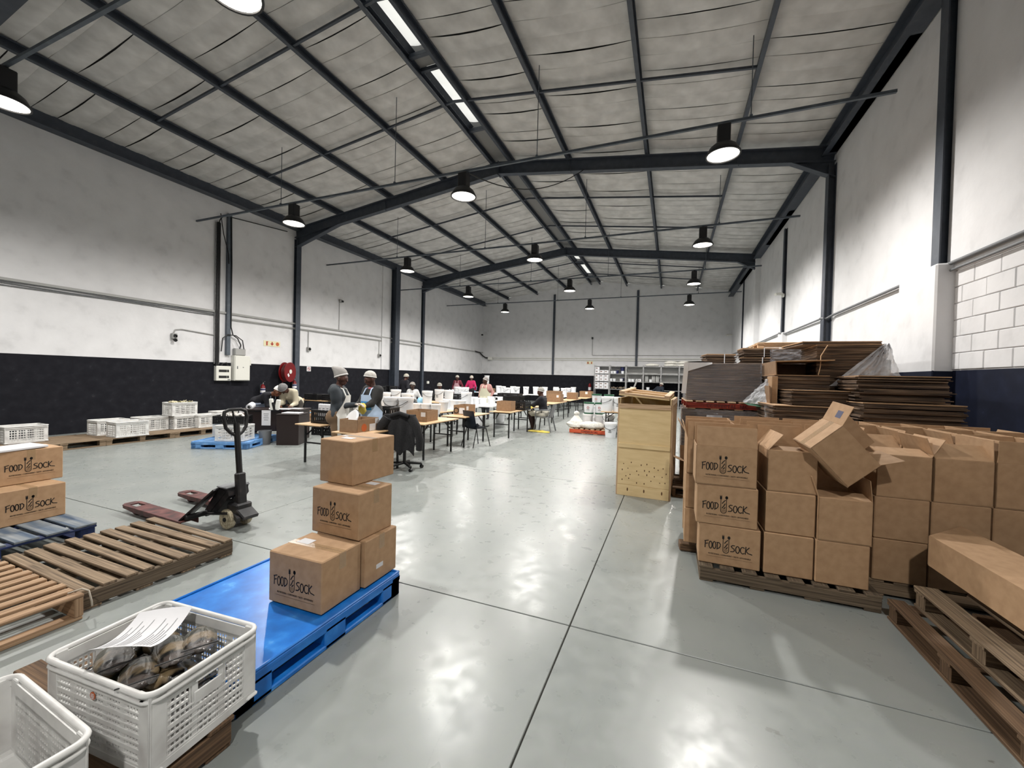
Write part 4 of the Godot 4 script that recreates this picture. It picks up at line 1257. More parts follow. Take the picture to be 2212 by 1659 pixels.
# ------------------------------------------------------------------ the left foreground
func left_foreground():
	plastic_pallet("bright blue plastic pallet with a closed deck, carrying the stack of four cartons", 1.03, 1.2, 0.165, V(-2.325, 0, 1.84), 0, M.blue_pl)
	carton("branded carton with printed logo alone in front on the bright blue pallet", 0.43, 0.315, 0.33, V(-2.1, 0.167, 1.955), 1, {"logo": 0.33, "logo_y": 0.47, "stickers": [[-0.12, 0.3165, -0.03, 0.1, 0.07, 0]], "group": "cartons on the blue pallet"})
	carton("plain-sided carton at the bottom of the stack on the bright blue pallet", 0.43, 0.315, 0.33, V(-2.08, 0.167, 2.3), 0.5, {"stickers": [[0.2155, 0.1, 0.02, 0.07, 0.03, 2]], "group": "cartons on the blue pallet"})
	carton("branded carton with printed logo in the middle of the blue pallet's stack", 0.43, 0.315, 0.33, V(-2.12, 0.483, 2.29), -1.5, {"logo": 0.31, "logo_y": 0.5, "stickers": [[0.1, 0.3165, -0.09, 0.09, 0.06, 0]], "group": "cartons on the blue pallet"})
	carton("plain carton turned sideways on top of the blue pallet's stack", 0.33, 0.315, 0.43, V(-2.24, 0.8, 2.47), -3, {"stickers": [[0.0, 0.3165, 0.1, 0.1, 0.06, 0], [-0.1, 0.3165, 0.04, 0.05, 0.03, 0]], "group": "cartons on the blue pallet"})
	# the two crates nearest the camera
	pallet("low brown pallet under the two white crates in the near left corner", 1.2, 1.0, 0.13, V(-2.3, 0, 0.66), 0, {"mat": M.wood_brown, "boards": 7})
	vented_crate("large white vented crate full of food pouches, in front of the bright blue pallet", 0.6, 0.315, 0.42, V(-2.0, 0.131, 1.04), 4, {"fine": true, "badge": -0.01, "groups": 5, "groups_short": 3, "rows": 8, "group": ""})
	var k := 0
	var where := ["at the left front of the large white crate", "at the middle front of the large white crate, glossiest", "behind the sheet in the middle of the large white crate", "at the right rear of the large white crate, topmost", "at the right front corner of the large white crate", "under the paper in the large white crate", "at the far left of the large white crate"]
	for p in [[-2.12, 0.375, 0.95, 70, -8], [-1.93, 0.375, 0.94, 62, -10], [-1.95, 0.385, 1.06, 66, -6], [-1.9, 0.395, 1.14, 60, -10], [-1.89, 0.34, 1.0, 95, 5], [-2.1, 0.36, 1.1, 75, 0], [-2.18, 0.355, 1.04, 200, 0]]:
		pouch("glossy layered food pouch %s" % where[k], V(p[0], p[1] + 0.012, p[2]), p[3], p[4], 0.25, 30 + k, "food pouches in the crates")
		k += 1
	for p in [[-2.1, 0.29, 0.94, 270], [-1.92, 0.29, 0.96, 90], [-1.92, 0.29, 1.08, 90], [-2.1, 0.29, 1.12, 270]]:
		pouch("food pouch in the large white crate's lower layer, %s" % ["at its left end", "in its middle", "at its right end", "along its back"][k - 7], V(p[0], p[1], p[2]), p[3], 0, 0.27, 50 + k, "food pouches in the lower layer")
		k += 1
	var sheet := sh()
	sheet.grid(12, 12, func(u: float, w: float) -> Vector3:
		return Vector3((u - 0.5) * 0.21, 0.02 * sin(u * 2.0) + 0.035 * (w - 0.35) ** 2 * 4.0 - 0.02 * u * w, (w - 0.5) * 0.297))
	var pp := thing("paper_sheet", "white printed sheet of paper lying curled on the pouches in the large crate", "paper", V(-2.06, 0.455, 1.02), 0)
	pp.rotation_degrees = Vector3(3, 34, -3)
	part("page", sheet, M.paper, pp)
	for i in 17:
		if i in [4, 9, 10]: continue
		var w := 0.06 + i * 0.053
		var ln := sh()
		var u1 := 0.9 - [0.35, 0.6, 0.45, 0.7][i % 4] as float
		ln.grid(8, 1, func(u: float, x: float) -> Vector3:
			var uu := w + (1.0 - x) * 0.012
			var ww := lerpf(u1, 0.92, u)
			return Vector3((uu - 0.5) * 0.21, 0.0012 + 0.02 * sin(uu * 2.0) + 0.035 * (ww - 0.35) ** 2 * 4.0 - 0.02 * uu * ww, (ww - 0.5) * 0.297), false)
		part("line_of_print", ln, M.grey_pl, pp)
	vented_crate("white crate cut off by the lower left corner, holding a few pouches", 0.6, 0.3, 0.42, V(-2.0, 0.131, 0.5), -3, {"fine": true, "groups": 5, "groups_short": 3, "rows": 8})
	pouch("dark glossy food pouch in the corner crate, beside its right wall", V(-1.9, 0.3, 0.54), 95, -10, 0.22, 71, "food pouches in the crates")
	pouch("dark glossy food pouch in the corner crate, nearer the camera", V(-1.93, 0.29, 0.42), 75, 6, 0.22, 72, "food pouches in the crates")
	pouch("food pouch in the corner crate under the others", V(-2.1, 0.25, 0.5), 20, 0, 0.22, 73, "food pouches in the crates")
	# pallets on the floor
	pallet("weathered empty wooden pallet with gapped boards, in front of the pallet truck", 1.2, 0.97, 0.14, V(-4.12, 0, 1.9), -1, {"boards": 9, "board_w": 0.075, "mat": M.wood, "jitter": 0.02, "side": M.wood_grey})
	pallet("orange-brown slatted pallet half out of the frame at the left edge", 1.2, 1.0, 0.165, V(-4.03, 0, 0.88), 0, {"boards": 11, "board_w": 0.062, "mat": M.pine, "along_z": true, "jitter": 0.004})
	solo("twine", sh().tube([V(-3.5, 0.17, 1.33), V(-3.46, 0.185, 1.38), V(-3.43, 0.17, 1.4), V(-3.42, 0.1, 1.41), V(-3.44, 0.06, 1.42)], 0.005, 6), M.tangle, "scrap of pale twine hanging at the corner of the orange-brown slatted pallet", "twine")
	pallet("blue painted wooden pallet with worn grey boards, under the left cartons", 1.15, 1.25, 0.16, V(-5.5, 0, 1.44), 0, {"boards": 7, "board_w": 0.15, "mat": M.blue_wood, "top": M.blue_worn, "blocks": true})
	carton("branded carton with printed logo, lower one on the blue wooden pallet", 0.33, 0.315, 0.44, V(-5.62, 0.162, 1.83), 2, {"logo_right": 0.33, "group": "cartons on the blue wooden pallet"})
	carton("branded carton with printed logo, upper one on the blue wooden pallet", 0.33, 0.315, 0.44, V(-5.86, 0.48, 1.9), 1, {"logo_right": 0.33, "group": "cartons on the blue wooden pallet"})
	carton("hidden carton behind the left branded ones on the blue wooden pallet", 0.33, 0.315, 0.44, V(-5.95, 0.162, 1.83), 0, {"group": "cartons on the blue wooden pallet"})
	var lid := thing("foam_board", "thin white board lying on the upper left carton", "board", V(-5.84, 0.797, 1.83), 4)
	part("board", sh().box(Vector3(0, 0.012, 0), Vector3(0.3, 0.02, 0.36), Basis(0.0 * Vector3.UP + Vector3.RIGHT, 0.03), 0.003), M.paper, lid)

func pallet_truck():
	# forks point to -x; steer wheel end at +x
	var t := thing("pallet_truck", "hand pallet truck with worn maroon forks and a dark upright tow handle", "pallet truck", V(-4.95, 0, 2.86), -3)
	for s in [-1.0, 1.0]:
		var z: float = -0.26 * s
		var f := sh()
		# fork blade: flat top with a rounded, ramped tip, a slot near the tip and side skirts
		f.box(Vector3(0.04, 0.085, z), Vector3(0.92, 0.012, 0.165), Basis(), 0.003)
		f.extrude(PackedVector2Array([Vector2(-0.42, -0.0825), Vector2(-0.62, -0.0825), Vector2(-0.67, -0.045), Vector2(-0.675, 0.0), Vector2(-0.67, 0.045), Vector2(-0.62, 0.0825), Vector2(-0.42, 0.0825), Vector2(-0.42, 0.04), Vector2(-0.57, 0.04), Vector2(-0.57, -0.04), Vector2(-0.42, -0.04)]), 0.012, Transform3D(Basis(Vector3.RIGHT, PI / 2), Vector3(0, 0.085, z)))
		for e in [-1.0, 1.0]:
			f.box(Vector3(0.04, 0.062, z + e * 0.078), Vector3(0.92, 0.045, 0.01), Basis(), 0.002)
			f.bar(Vector3(-0.42, 0.062, z + e * 0.078), Vector3(-0.63, 0.072, z + e * 0.07), 0.01, 0.036)
		part("fork", f, M.fork, t)
		part("load_roller", sh().lathe([Vector2(0, -0.045), Vector2(0.038, -0.045), Vector2(0.04, -0.03), Vector2(0.04, 0.03), Vector2(0.038, 0.045), Vector2(0, 0.045)], 18, Vector3(-0.46, 0.041, z), Basis(Vector3.RIGHT, PI / 2)), M.fork, t)
		# sloping side plate up to the pump bridge
		part("side_plate", sh().extrude(PackedVector2Array([Vector2(0.42, 0.08), Vector2(0.5, 0.08), Vector2(0.82, 0.38), Vector2(0.72, 0.4), Vector2(0.66, 0.36)]), 0.03, Transform3D(Basis(), Vector3(0, 0, z * 0.36))).bar(Vector3(0.41, 0.09, z), Vector3(0.7, 0.4, z * 0.42), 0.15, 0.016), M.truck, t)
	part("bridge", sh().extrude(PackedVector2Array([Vector2(0.5, 0.14), Vector2(0.66, 0.14), Vector2(0.86, 0.34), Vector2(0.84, 0.41), Vector2(0.7, 0.41), Vector2(0.55, 0.24)]), 0.2), M.truck, t)
	part("cap_plate", sh().box(Vector3(0.765, 0.418, 0), Vector3(0.16, 0.016, 0.24), Basis(), 0.006), M.grey_pl, t)
	part("torsion_tube", sh().tube([Vector3(0.5, 0.12, -0.3), Vector3(0.5, 0.12, 0.3)], 0.028, 12).tube([Vector3(0.45, 0.1, 0.1), Vector3(0.86, 0.17, 0.1)], 0.018, 8), M.truck, t)
	part("pump", sh().lathe([Vector2(0, 0.12), Vector2(0.06, 0.12), Vector2(0.06, 0.25), Vector2(0.045, 0.27), Vector2(0.045, 0.32), Vector2(0, 0.32)], 16, Vector3(0.86, 0, 0)).box(Vector3(0.87, 0.2, 0), Vector3(0.17, 0.12, 0.16), Basis(), 0.015).bar(Vector3(0.88, 0.15, 0.06), Vector3(1.02, 0.12, 0.1), 0.03, 0.05), M.truck, t)
	part("piston", sh().tube([Vector3(0.81, 0.3, 0.05), Vector3(0.81, 0.41, 0.05)], 0.02, 10), M.chrome, t)
	for s in [-1.0, 1.0]:
		part("steer_wheel", sh().lathe([Vector2(0, -0.028), Vector2(0.03, -0.028), Vector2(0.034, -0.02), Vector2(0.07, -0.02), Vector2(0.078, -0.028), Vector2(0.094, -0.026), Vector2(0.1, -0.018), Vector2(0.1, 0.018), Vector2(0.094, 0.026), Vector2(0.078, 0.028), Vector2(0.07, 0.02), Vector2(0.034, 0.02), Vector2(0.03, 0.028), Vector2(0, 0.028)], 28, Vector3(0.82, 0.1, 0.085 * s), Basis(Vector3.RIGHT, PI / 2)), M.wheel, t)
		part("wheel_hub", sh().lathe([Vector2(0, -0.036), Vector2(0.022, -0.036), Vector2(0.022, 0.036), Vector2(0, 0.036)], 14, Vector3(0.82, 0.1, 0.085 * s), Basis(Vector3.RIGHT, PI / 2)), M.black, t)
	part("axle", sh().tube([Vector3(0.82, 0.1, -0.1), Vector3(0.82, 0.1, 0.1)], 0.015, 8).box(Vector3(0.85, 0.14, 0), Vector3(0.08, 0.1, 0.1), Basis(), 0.01), M.truck, t)
	part("foot_guard", sh().bar(Vector3(0.93, 0.2, 0), Vector3(1.06, 0.13, 0), 0.16, 0.04, 0.01), M.truck, t)
	# tow handle
	part("handle_socket", sh().bar(Vector3(0.9, 0.24, 0), Vector3(0.868, 0.56, 0), 0.085, 0.07, 0.012, Vector3.RIGHT), M.truck, t)
	part("handle_tube", sh().tube([Vector3(0.868, 0.5, 0), Vector3(0.8, 1.06, 0)], 0.028, 12), M.black, t)
	part("handle_bow", sh().tube([Vector3(0.815, 0.93, 0), Vector3(0.805, 0.97, 0.06), Vector3(0.795, 1.02, 0.1), Vector3(0.785, 1.12, 0.115), Vector3(0.775, 1.18, 0.105), Vector3(0.77, 1.2, 0.06), Vector3(0.77, 1.2, -0.06), Vector3(0.775, 1.18, -0.105), Vector3(0.785, 1.12, -0.115), Vector3(0.795, 1.02, -0.1), Vector3(0.805, 0.97, -0.06), Vector3(0.815, 0.93, 0)], 0.017, 10), M.black, t)
	part("release_lever", sh().bar(Vector3(0.785, 1.06, 0), Vector3(0.765, 1.185, 0.02), 0.02, 0.012), M.black, t)
	part("worn_sticker", sh().bar(Vector3(0.535, 0.235, 0.192), Vector3(0.595, 0.3, 0.162), 0.08, 0.003), M.aqua, t)

# ------------------------------------------------------------------ along the left wall
func left_wall_store():
	pallet("long flat timber pallet by the left wall, left one under the white crates", 1.25, 1.2, 0.14, V(-11.3, 0, 4.0), 90, {"boards": 12, "board_w": 0.09, "mat": M.wood, "blocks": true})
	pallet("long flat timber pallet by the left wall, middle one under the white crates", 1.25, 1.2, 0.14, V(-11.3, 0, 5.23), 90, {"boards": 12, "board_w": 0.09, "mat": M.wood, "blocks": true})
	pallet("long flat timber pallet by the left wall, right one under the white crates", 1.25, 1.2, 0.14, V(-11.3, 0, 6.46), 90, {"boards": 12, "board_w": 0.09, "mat": M.wood, "blocks": true})
	pallet("flat timber pallet by the left wall hidden behind the black tray", 1.25, 1.2, 0.14, V(-11.5, 0, 7.72), 90, {"boards": 12, "board_w": 0.09, "mat": M.wood, "blocks": true})
	pallet("flat timber pallet by the left wall at the frame's left edge", 1.25, 1.2, 0.14, V(-11.6, 0, 2.75), 90, {"boards": 12, "board_w": 0.09, "mat": M.wood, "blocks": true})
	var gr := "white vented crates along the left wall"
	var proto := vented_crate("white vented crate standing out in front of the row on the left wall pallets", 0.56, 0.32, 0.4, V(-10.88, 0.142, 5.05), 88, {"group": gr, "groups": 4, "rows": 5, "groups_short": 3})
	again(proto, "white vented crate at the left end of the row, behind the one standing out", V(-11.5, 0.142, 5.0), 90, gr)
	again(proto, "white vented crate in the row just right of the one standing out", V(-11.5, 0.142, 5.75), 91, gr)
	again(proto, "white vented crate carrying the fuller crate on the left wall pallets", V(-11.35, 0.142, 6.35), 90, gr)
	again(proto, "white vented crate at the right end of the left wall row", V(-11.2, 0.142, 6.8), 90, gr)
	again(proto, "white vented crate at the far end behind the black tray", V(-11.75, 0.142, 7.6), 90, gr)
	again(proto, "white vented crate stacked on another, brimming with packets, by the left wall", V(-11.35, 0.468, 6.3), 90, gr)
	again(proto, "white vented crate at the frame's left edge behind the branded cartons", V(-11.5, 0.142, 3.72), 90, gr)
	again(proto, "white vented crate half hidden at the frame's left edge", V(-11.5, 0.142, 3.1), 90, gr)
	var q := RandomNumberGenerator.new()
	q.seed = 12
	var heap := sh()
	for i in 40:
		heap.col = Color(0.75, 0.72, 0.6).srgb_to_linear() if q.randf() < 0.7 else Color(0.4, 0.38, 0.25).srgb_to_linear()
		heap.box(V(-11.35 + q.randf_range(-0.17, 0.17), 0.79 + q.randf_range(-0.01, 0.02), 6.3 + q.randf_range(-0.25, 0.25)), Vector3(0.07, 0.012, 0.03), Basis(Vector3(q.randf() - 0.5, 1, q.randf() - 0.5).normalized(), q.randf() * 6.0), 0.003)
	solo("packets", heap, M.vc, "loose small packets heaped in the topmost white crate by the left wall", "packets", "", "stuff")

func black_crate(label: String, w: float, h: float, d: float, at: Vector3, turn := 0.0, group := "") -> Node3D:
	var t := thing("black_crate", label, "crate", at, turn, group)
	for side in 4:
		var L := w if side < 2 else d
		var s := sh()
		var n := int(L / 0.045)
		for i in n + 1:
			s.box(Vector3(lerpf(-L / 2 + 0.02, L / 2 - 0.02, float(i) / n), h / 2, 0), Vector3(0.022, h - 0.04, 0.006))
		s.box(Vector3(0, h - 0.025, 0.003), Vector3(L, 0.05, 0.014), Basis(), 0.004).box(Vector3(0, 0.02, 0), Vector3(L, 0.04, 0.01)).box(Vector3(0, h * 0.5, 0), Vector3(L, 0.03, 0.008))
		for e in [-1.0, 1.0]: s.box(Vector3(e * (L / 2 - 0.025), h / 2, 0.002), Vector3(0.05, h, 0.012), Basis(), 0.004)
		var p := part("side_panel", s, M.black_pl, t)
		p.transform = Transform3D(Basis(Vector3.UP, [0.0, PI, -PI / 2, PI / 2][side]), Vector3.ZERO) * Transform3D(Basis(), Vector3(0, 0, (d if side < 2 else w) / 2 - 0.01))
	part("base", sh().box(Vector3(0, 0.008, 0), Vector3(w - 0.01, 0.012, d - 0.01)), M.black_pl, t)
	return t

func mixed_heap(called: String, label: String, cat: String, at: Vector3, w: float, d: float, n: int, sd: int, cols: Array, sz := 0.05):
	var q := RandomNumberGenerator.new()
	q.seed = sd
	var s := sh()
	var nz := noise(sd, 0.5, 2)
	for i in n:
		s.col = (cols[q.randi() % cols.size()] as Color).srgb_to_linear()
		var b := Basis(Vector3(q.randf() - 0.5, q.randf() - 0.5, q.randf() - 0.5).normalized(), q.randf() * 6.0)
		s.blob(Vector3(q.randf_range(-w / 2, w / 2), q.randf_range(0, sz), q.randf_range(-d / 2, d / 2)), Vector3(sz, sz * 0.55, sz * 0.8) * q.randf_range(0.7, 1.2), nz, 0.25, 9, 6, b)
	solo(called, s, M.vc_shiny, label, cat, "", "stuff", at)

func desk_corner():
	plastic_pallet("pale blue plastic pallet carrying two white crates and a black tray", 1.1, 1.15, 0.145, V(-8.75, 0, 5.95), 25, M.blue_pale)
	var gr := "white crates on the pale blue pallet"
	var proto := vented_crate("white closed-sided crate, left one on the pale blue pallet", 0.56, 0.32, 0.42, V(-9.15, 0.147, 6.1), 28, {"group": gr, "groups": 3, "groups_short": 2, "rows": 4, "mat": M.white_pl})
	again(proto, "white closed-sided crate, right one on the pale blue pallet behind the tow handle", V(-8.52, 0.147, 5.76), 25, gr)
	black_crate("shallow black tray heaped with white packets, on top of the two white crates", 0.6, 0.17, 0.42, V(-8.8, 0.47, 5.9), 30)
	mixed_heap("packets", "white and brown packets heaped in the shallow black tray", "packets", V(-8.8, 0.63, 5.9), 0.42, 0.3, 60, 4, [Color(0.85, 0.84, 0.82), Color(0.85, 0.84, 0.82), Color(0.8, 0.78, 0.74), Color(0.35, 0.25, 0.2)], 0.035)
	# desk
	var t := thing("desk", "dark brown wooden desk on which two people bend writing", "desk", V(-8.72, 0, 6.85), 28)
	part("top", sh().box(Vector3(0, 0.72, 0), Vector3(1.35, 0.03, 0.7), Basis(), 0.006), M.desk, t)
	part("side_panel", sh().box(Vector3(0.64, 0.355, 0), Vector3(0.03, 0.71, 0.62), Basis(), 0.004), M.desk, t)
	part("side_panel", sh().box(Vector3(-0.64, 0.355, 0), Vector3(0.03, 0.71, 0.62), Basis(), 0.004), M.desk, t)
	part("modesty_panel", sh().box(Vector3(0, 0.46, 0.28), Vector3(1.26, 0.46, 0.02), Basis(), 0.004), M.desk, t)
	part("drawer", sh().box(Vector3(0.42, 0.45, -0.3), Vector3(0.38, 0.2, 0.02), Basis(), 0.004), M.desk, t)
	var note := thing("paper_sheet", "white notice with printed lines taped to the front of the dark desk", "paper", V(-8.45, 0.56, 6.4), 28)
	part("page", sh().box(Vector3.ZERO, Vector3(0.19, 0.34, 0.003)), M.paper, note)
	for k in 4: part("line_of_print", sh().box(Vector3(0, 0.09 - k * 0.045, 0.002), Vector3(0.11 - 0.02 * (k % 2), 0.012, 0.001)), M.grey_pl, note)
	note = thing("paper_sheet", "small white notice taped to the left part of the desk front", "paper", V(-8.92, 0.6, 6.17), 28)
	part("page", sh().box(Vector3.ZERO, Vector3(0.11, 0.22, 0.003)), M.paper, note)
	solo("paper_sheets", sh().box(V(-8.35, 0.745, 6.75), Vector3(0.3, 0.015, 0.22), Basis(Vector3.UP, 0.5)).box(V(-8.6, 0.742, 6.72), Vector3(0.22, 0.01, 0.3), Basis(Vector3.UP, 0.9)).box(V(-8.25, 0.745, 7.0), Vector3(0.25, 0.012, 0.2), Basis(Vector3.UP, 0.2)), M.paper, "loose white papers spread on the dark desk", "paper", "", "stuff")
	t = thing("tape_roll", "white paper roll lying on the dark desk in front of the writers", "roll", V(-8.98, 0.8, 6.42), 28)
	part("roll", sh().lathe([Vector2(0.035, -0.08), Vector2(0.07, -0.08), Vector2(0.07, 0.08), Vector2(0.035, 0.08), Vector2(0.035, -0.08)], 20, Vector3.ZERO, Basis(Vector3.RIGHT, PI / 2 + 0.3)), M.paper, t)
	part("core", sh().lathe([Vector2(0.033, -0.078), Vector2(0.033, 0.078)], 16, Vector3.ZERO, Basis(Vector3.RIGHT, PI / 2 + 0.3)), M.black, t)
	t = thing("label_printer", "white device with paper slips standing at the desk's front corner", "printer", V(-8.32, 0.735, 6.5), 28)
	part("slip_holder", sh().box(Vector3(-0.06, 0.13, 0), Vector3(0.07, 0.26, 0.08), Basis(Vector3.BACK, 0.12), 0.012), M.cabinet, t)
	part("slip_holder", sh().box(Vector3(0.07, 0.12, 0), Vector3(0.08, 0.24, 0.08), Basis(Vector3.BACK, -0.15), 0.012), M.cabinet, t)
	part("slips", sh().box(Vector3(0.0, 0.08, 0.03), Vector3(0.06, 0.2, 0.02), Basis(Vector3.BACK, 0.3), 0.004), M.black, t)
	t = thing("waste_bin", "small grey waste bin beside the desk's right end", "bin", V(-8.3, 0, 6.27), 20)
	part("body", sh().lathe([Vector2(0, 0), Vector2(0.1, 0), Vector2(0.13, 0.3), Vector2(0.12, 0.3), Vector2(0.09, 0.02), Vector2(0, 0.02)], 20), M.grey_pl, t)
	solo("paper_sheets", sh().box(V(-7.9, 0.69, 6.62), Vector3(0.36, 0.02, 0.26), Basis(Vector3.UP, 0.4), 0.003), M.paper, "stack of white papers on the low cabinet right of the desk", "paper")
	t = thing("desk_pedestal", "dark brown pedestal at the right end of the desk", "cabinet", V(-7.9, 0, 6.62), 28)
	part("body", sh().box(Vector3(0, 0.33, 0), Vector3(0.46, 0.66, 0.5), Basis(), 0.006), M.desk, t)
	part("top", sh().box(Vector3(0, 0.67, 0), Vector3(0.48, 0.02, 0.52), Basis(), 0.004), M.desk, t)
	# black trays on the floor to the right of the desk
	black_crate("shallow black tray of mixed packets on the floor between desk and tables", 0.62, 0.2, 0.44, V(-8.35, 0, 8.05), 15)
	mixed_heap("packets", "colourful mixed packets heaped in the black floor tray", "packets", V(-8.35, 0.2, 8.05), 0.5, 0.34, 46, 8, [Color(0.8, 0.78, 0.74), Color(0.65, 0.4, 0.25), Color(0.75, 0.7, 0.6), Color(0.5, 0.5, 0.5), Color(0.7, 0.3, 0.2)], 0.045)
	# back table by the left wall with black trays
	folding_table("folding table with black trays near the left wall, behind the hooded worker", 1.6, 0.6, V(-11.2, 0, 10.2), 0, "")
	black_crate("black tray on the folding table near the left wall, left one", 0.55, 0.2, 0.36, V(-11.05, 0.7, 10.1), 0)
	black_crate("black tray on the folding table near the left wall, right one", 0.55, 0.2, 0.36, V(-10.4, 0.7, 10.2), 0)
	carton("open flat carton on the floor below the left wall table", 0.5, 0.2, 0.4, V(-10.9, 0, 9.6), 20, {"open": [40, 60, 20, 30]})
	t = thing("wheeled_trolley", "low dark frame with a pale tilted board below the left wall table", "trolley", V(-10.6, 0, 9.2), 20)
	part("board", sh().bar(Vector3(-0.35, 0.12, 0), Vector3(0.3, 0.38, 0), 0.3, 0.02), M.aqua, t)
	part("frame", sh().box(Vector3(0, 0.08, 0), Vector3(0.9, 0.05, 0.5), Basis(), 0.01), M.wood, t)
	# black stacking crates by the broad column
	for k in 3:
		black_crate("black vented crate stacked against the wall left of the broad column, %s" % ["bottom", "middle", "top"][k], 0.6, 0.36, 0.4, V(-12.2, 0.36 * k, 14.6), 90, "black crates by the broad column")
		if k < 3: black_crate("black vented crate in the second stack by the broad column, %s" % ["bottom", "middle", "top"][k], 0.6, 0.36, 0.4, V(-12.15, 0.36 * k, 15.35), 90, "black crates by the broad column")

# ------------------------------------------------------------------ tables
const TH := 0.7

func folding_table(label: String, L: float, W: float, at: Vector3, turn: float, group := "folding tables along the aisle", top: Material = null) -> Node3D:
	# length along local x
	var t := thing("folding_table", label, "table", at, turn, group)
	part("tabletop", sh().box(Vector3(0, TH - 0.011, 0), Vector3(L, 0.022, W), Basis(), 0.004), top if top else M.table, t)
	for s in [-1.0, 1.0]: part("apron_rail", sh().box(Vector3(0, TH - 0.035, s * (W / 2 - 0.1)), Vector3(L - 0.2, 0.025, 0.02)), M.black, t)
	for e in [-1.0, 1.0]:
		for s in [-1.0, 1.0]:
			part("leg", sh().box(Vector3(e * (L / 2 - 0.14), TH / 2 - 0.011, s * (W / 2 - 0.1)), Vector3(0.032, TH - 0.024, 0.032), Basis(), 0.003), M.black, t)
		part("crossbar", sh().box(Vector3(e * (L / 2 - 0.14), 0.36, 0), Vector3(0.024, 0.024, W - 0.23)), M.black, t)
		part("head_bar", sh().box(Vector3(e * (L / 2 - 0.14), TH - 0.04, 0), Vector3(0.03, 0.03, W - 0.2)), M.black, t)
		for s in [-1.0, 1.0]: part("brace", sh().bar(Vector3(e * (L / 2 - 0.14), 0.5, s * (W / 2 - 0.14)), Vector3(e * (L / 2 - 0.38), TH - 0.03, s * (W / 2 - 0.14)), 0.02, 0.02), M.black, t)
	return t

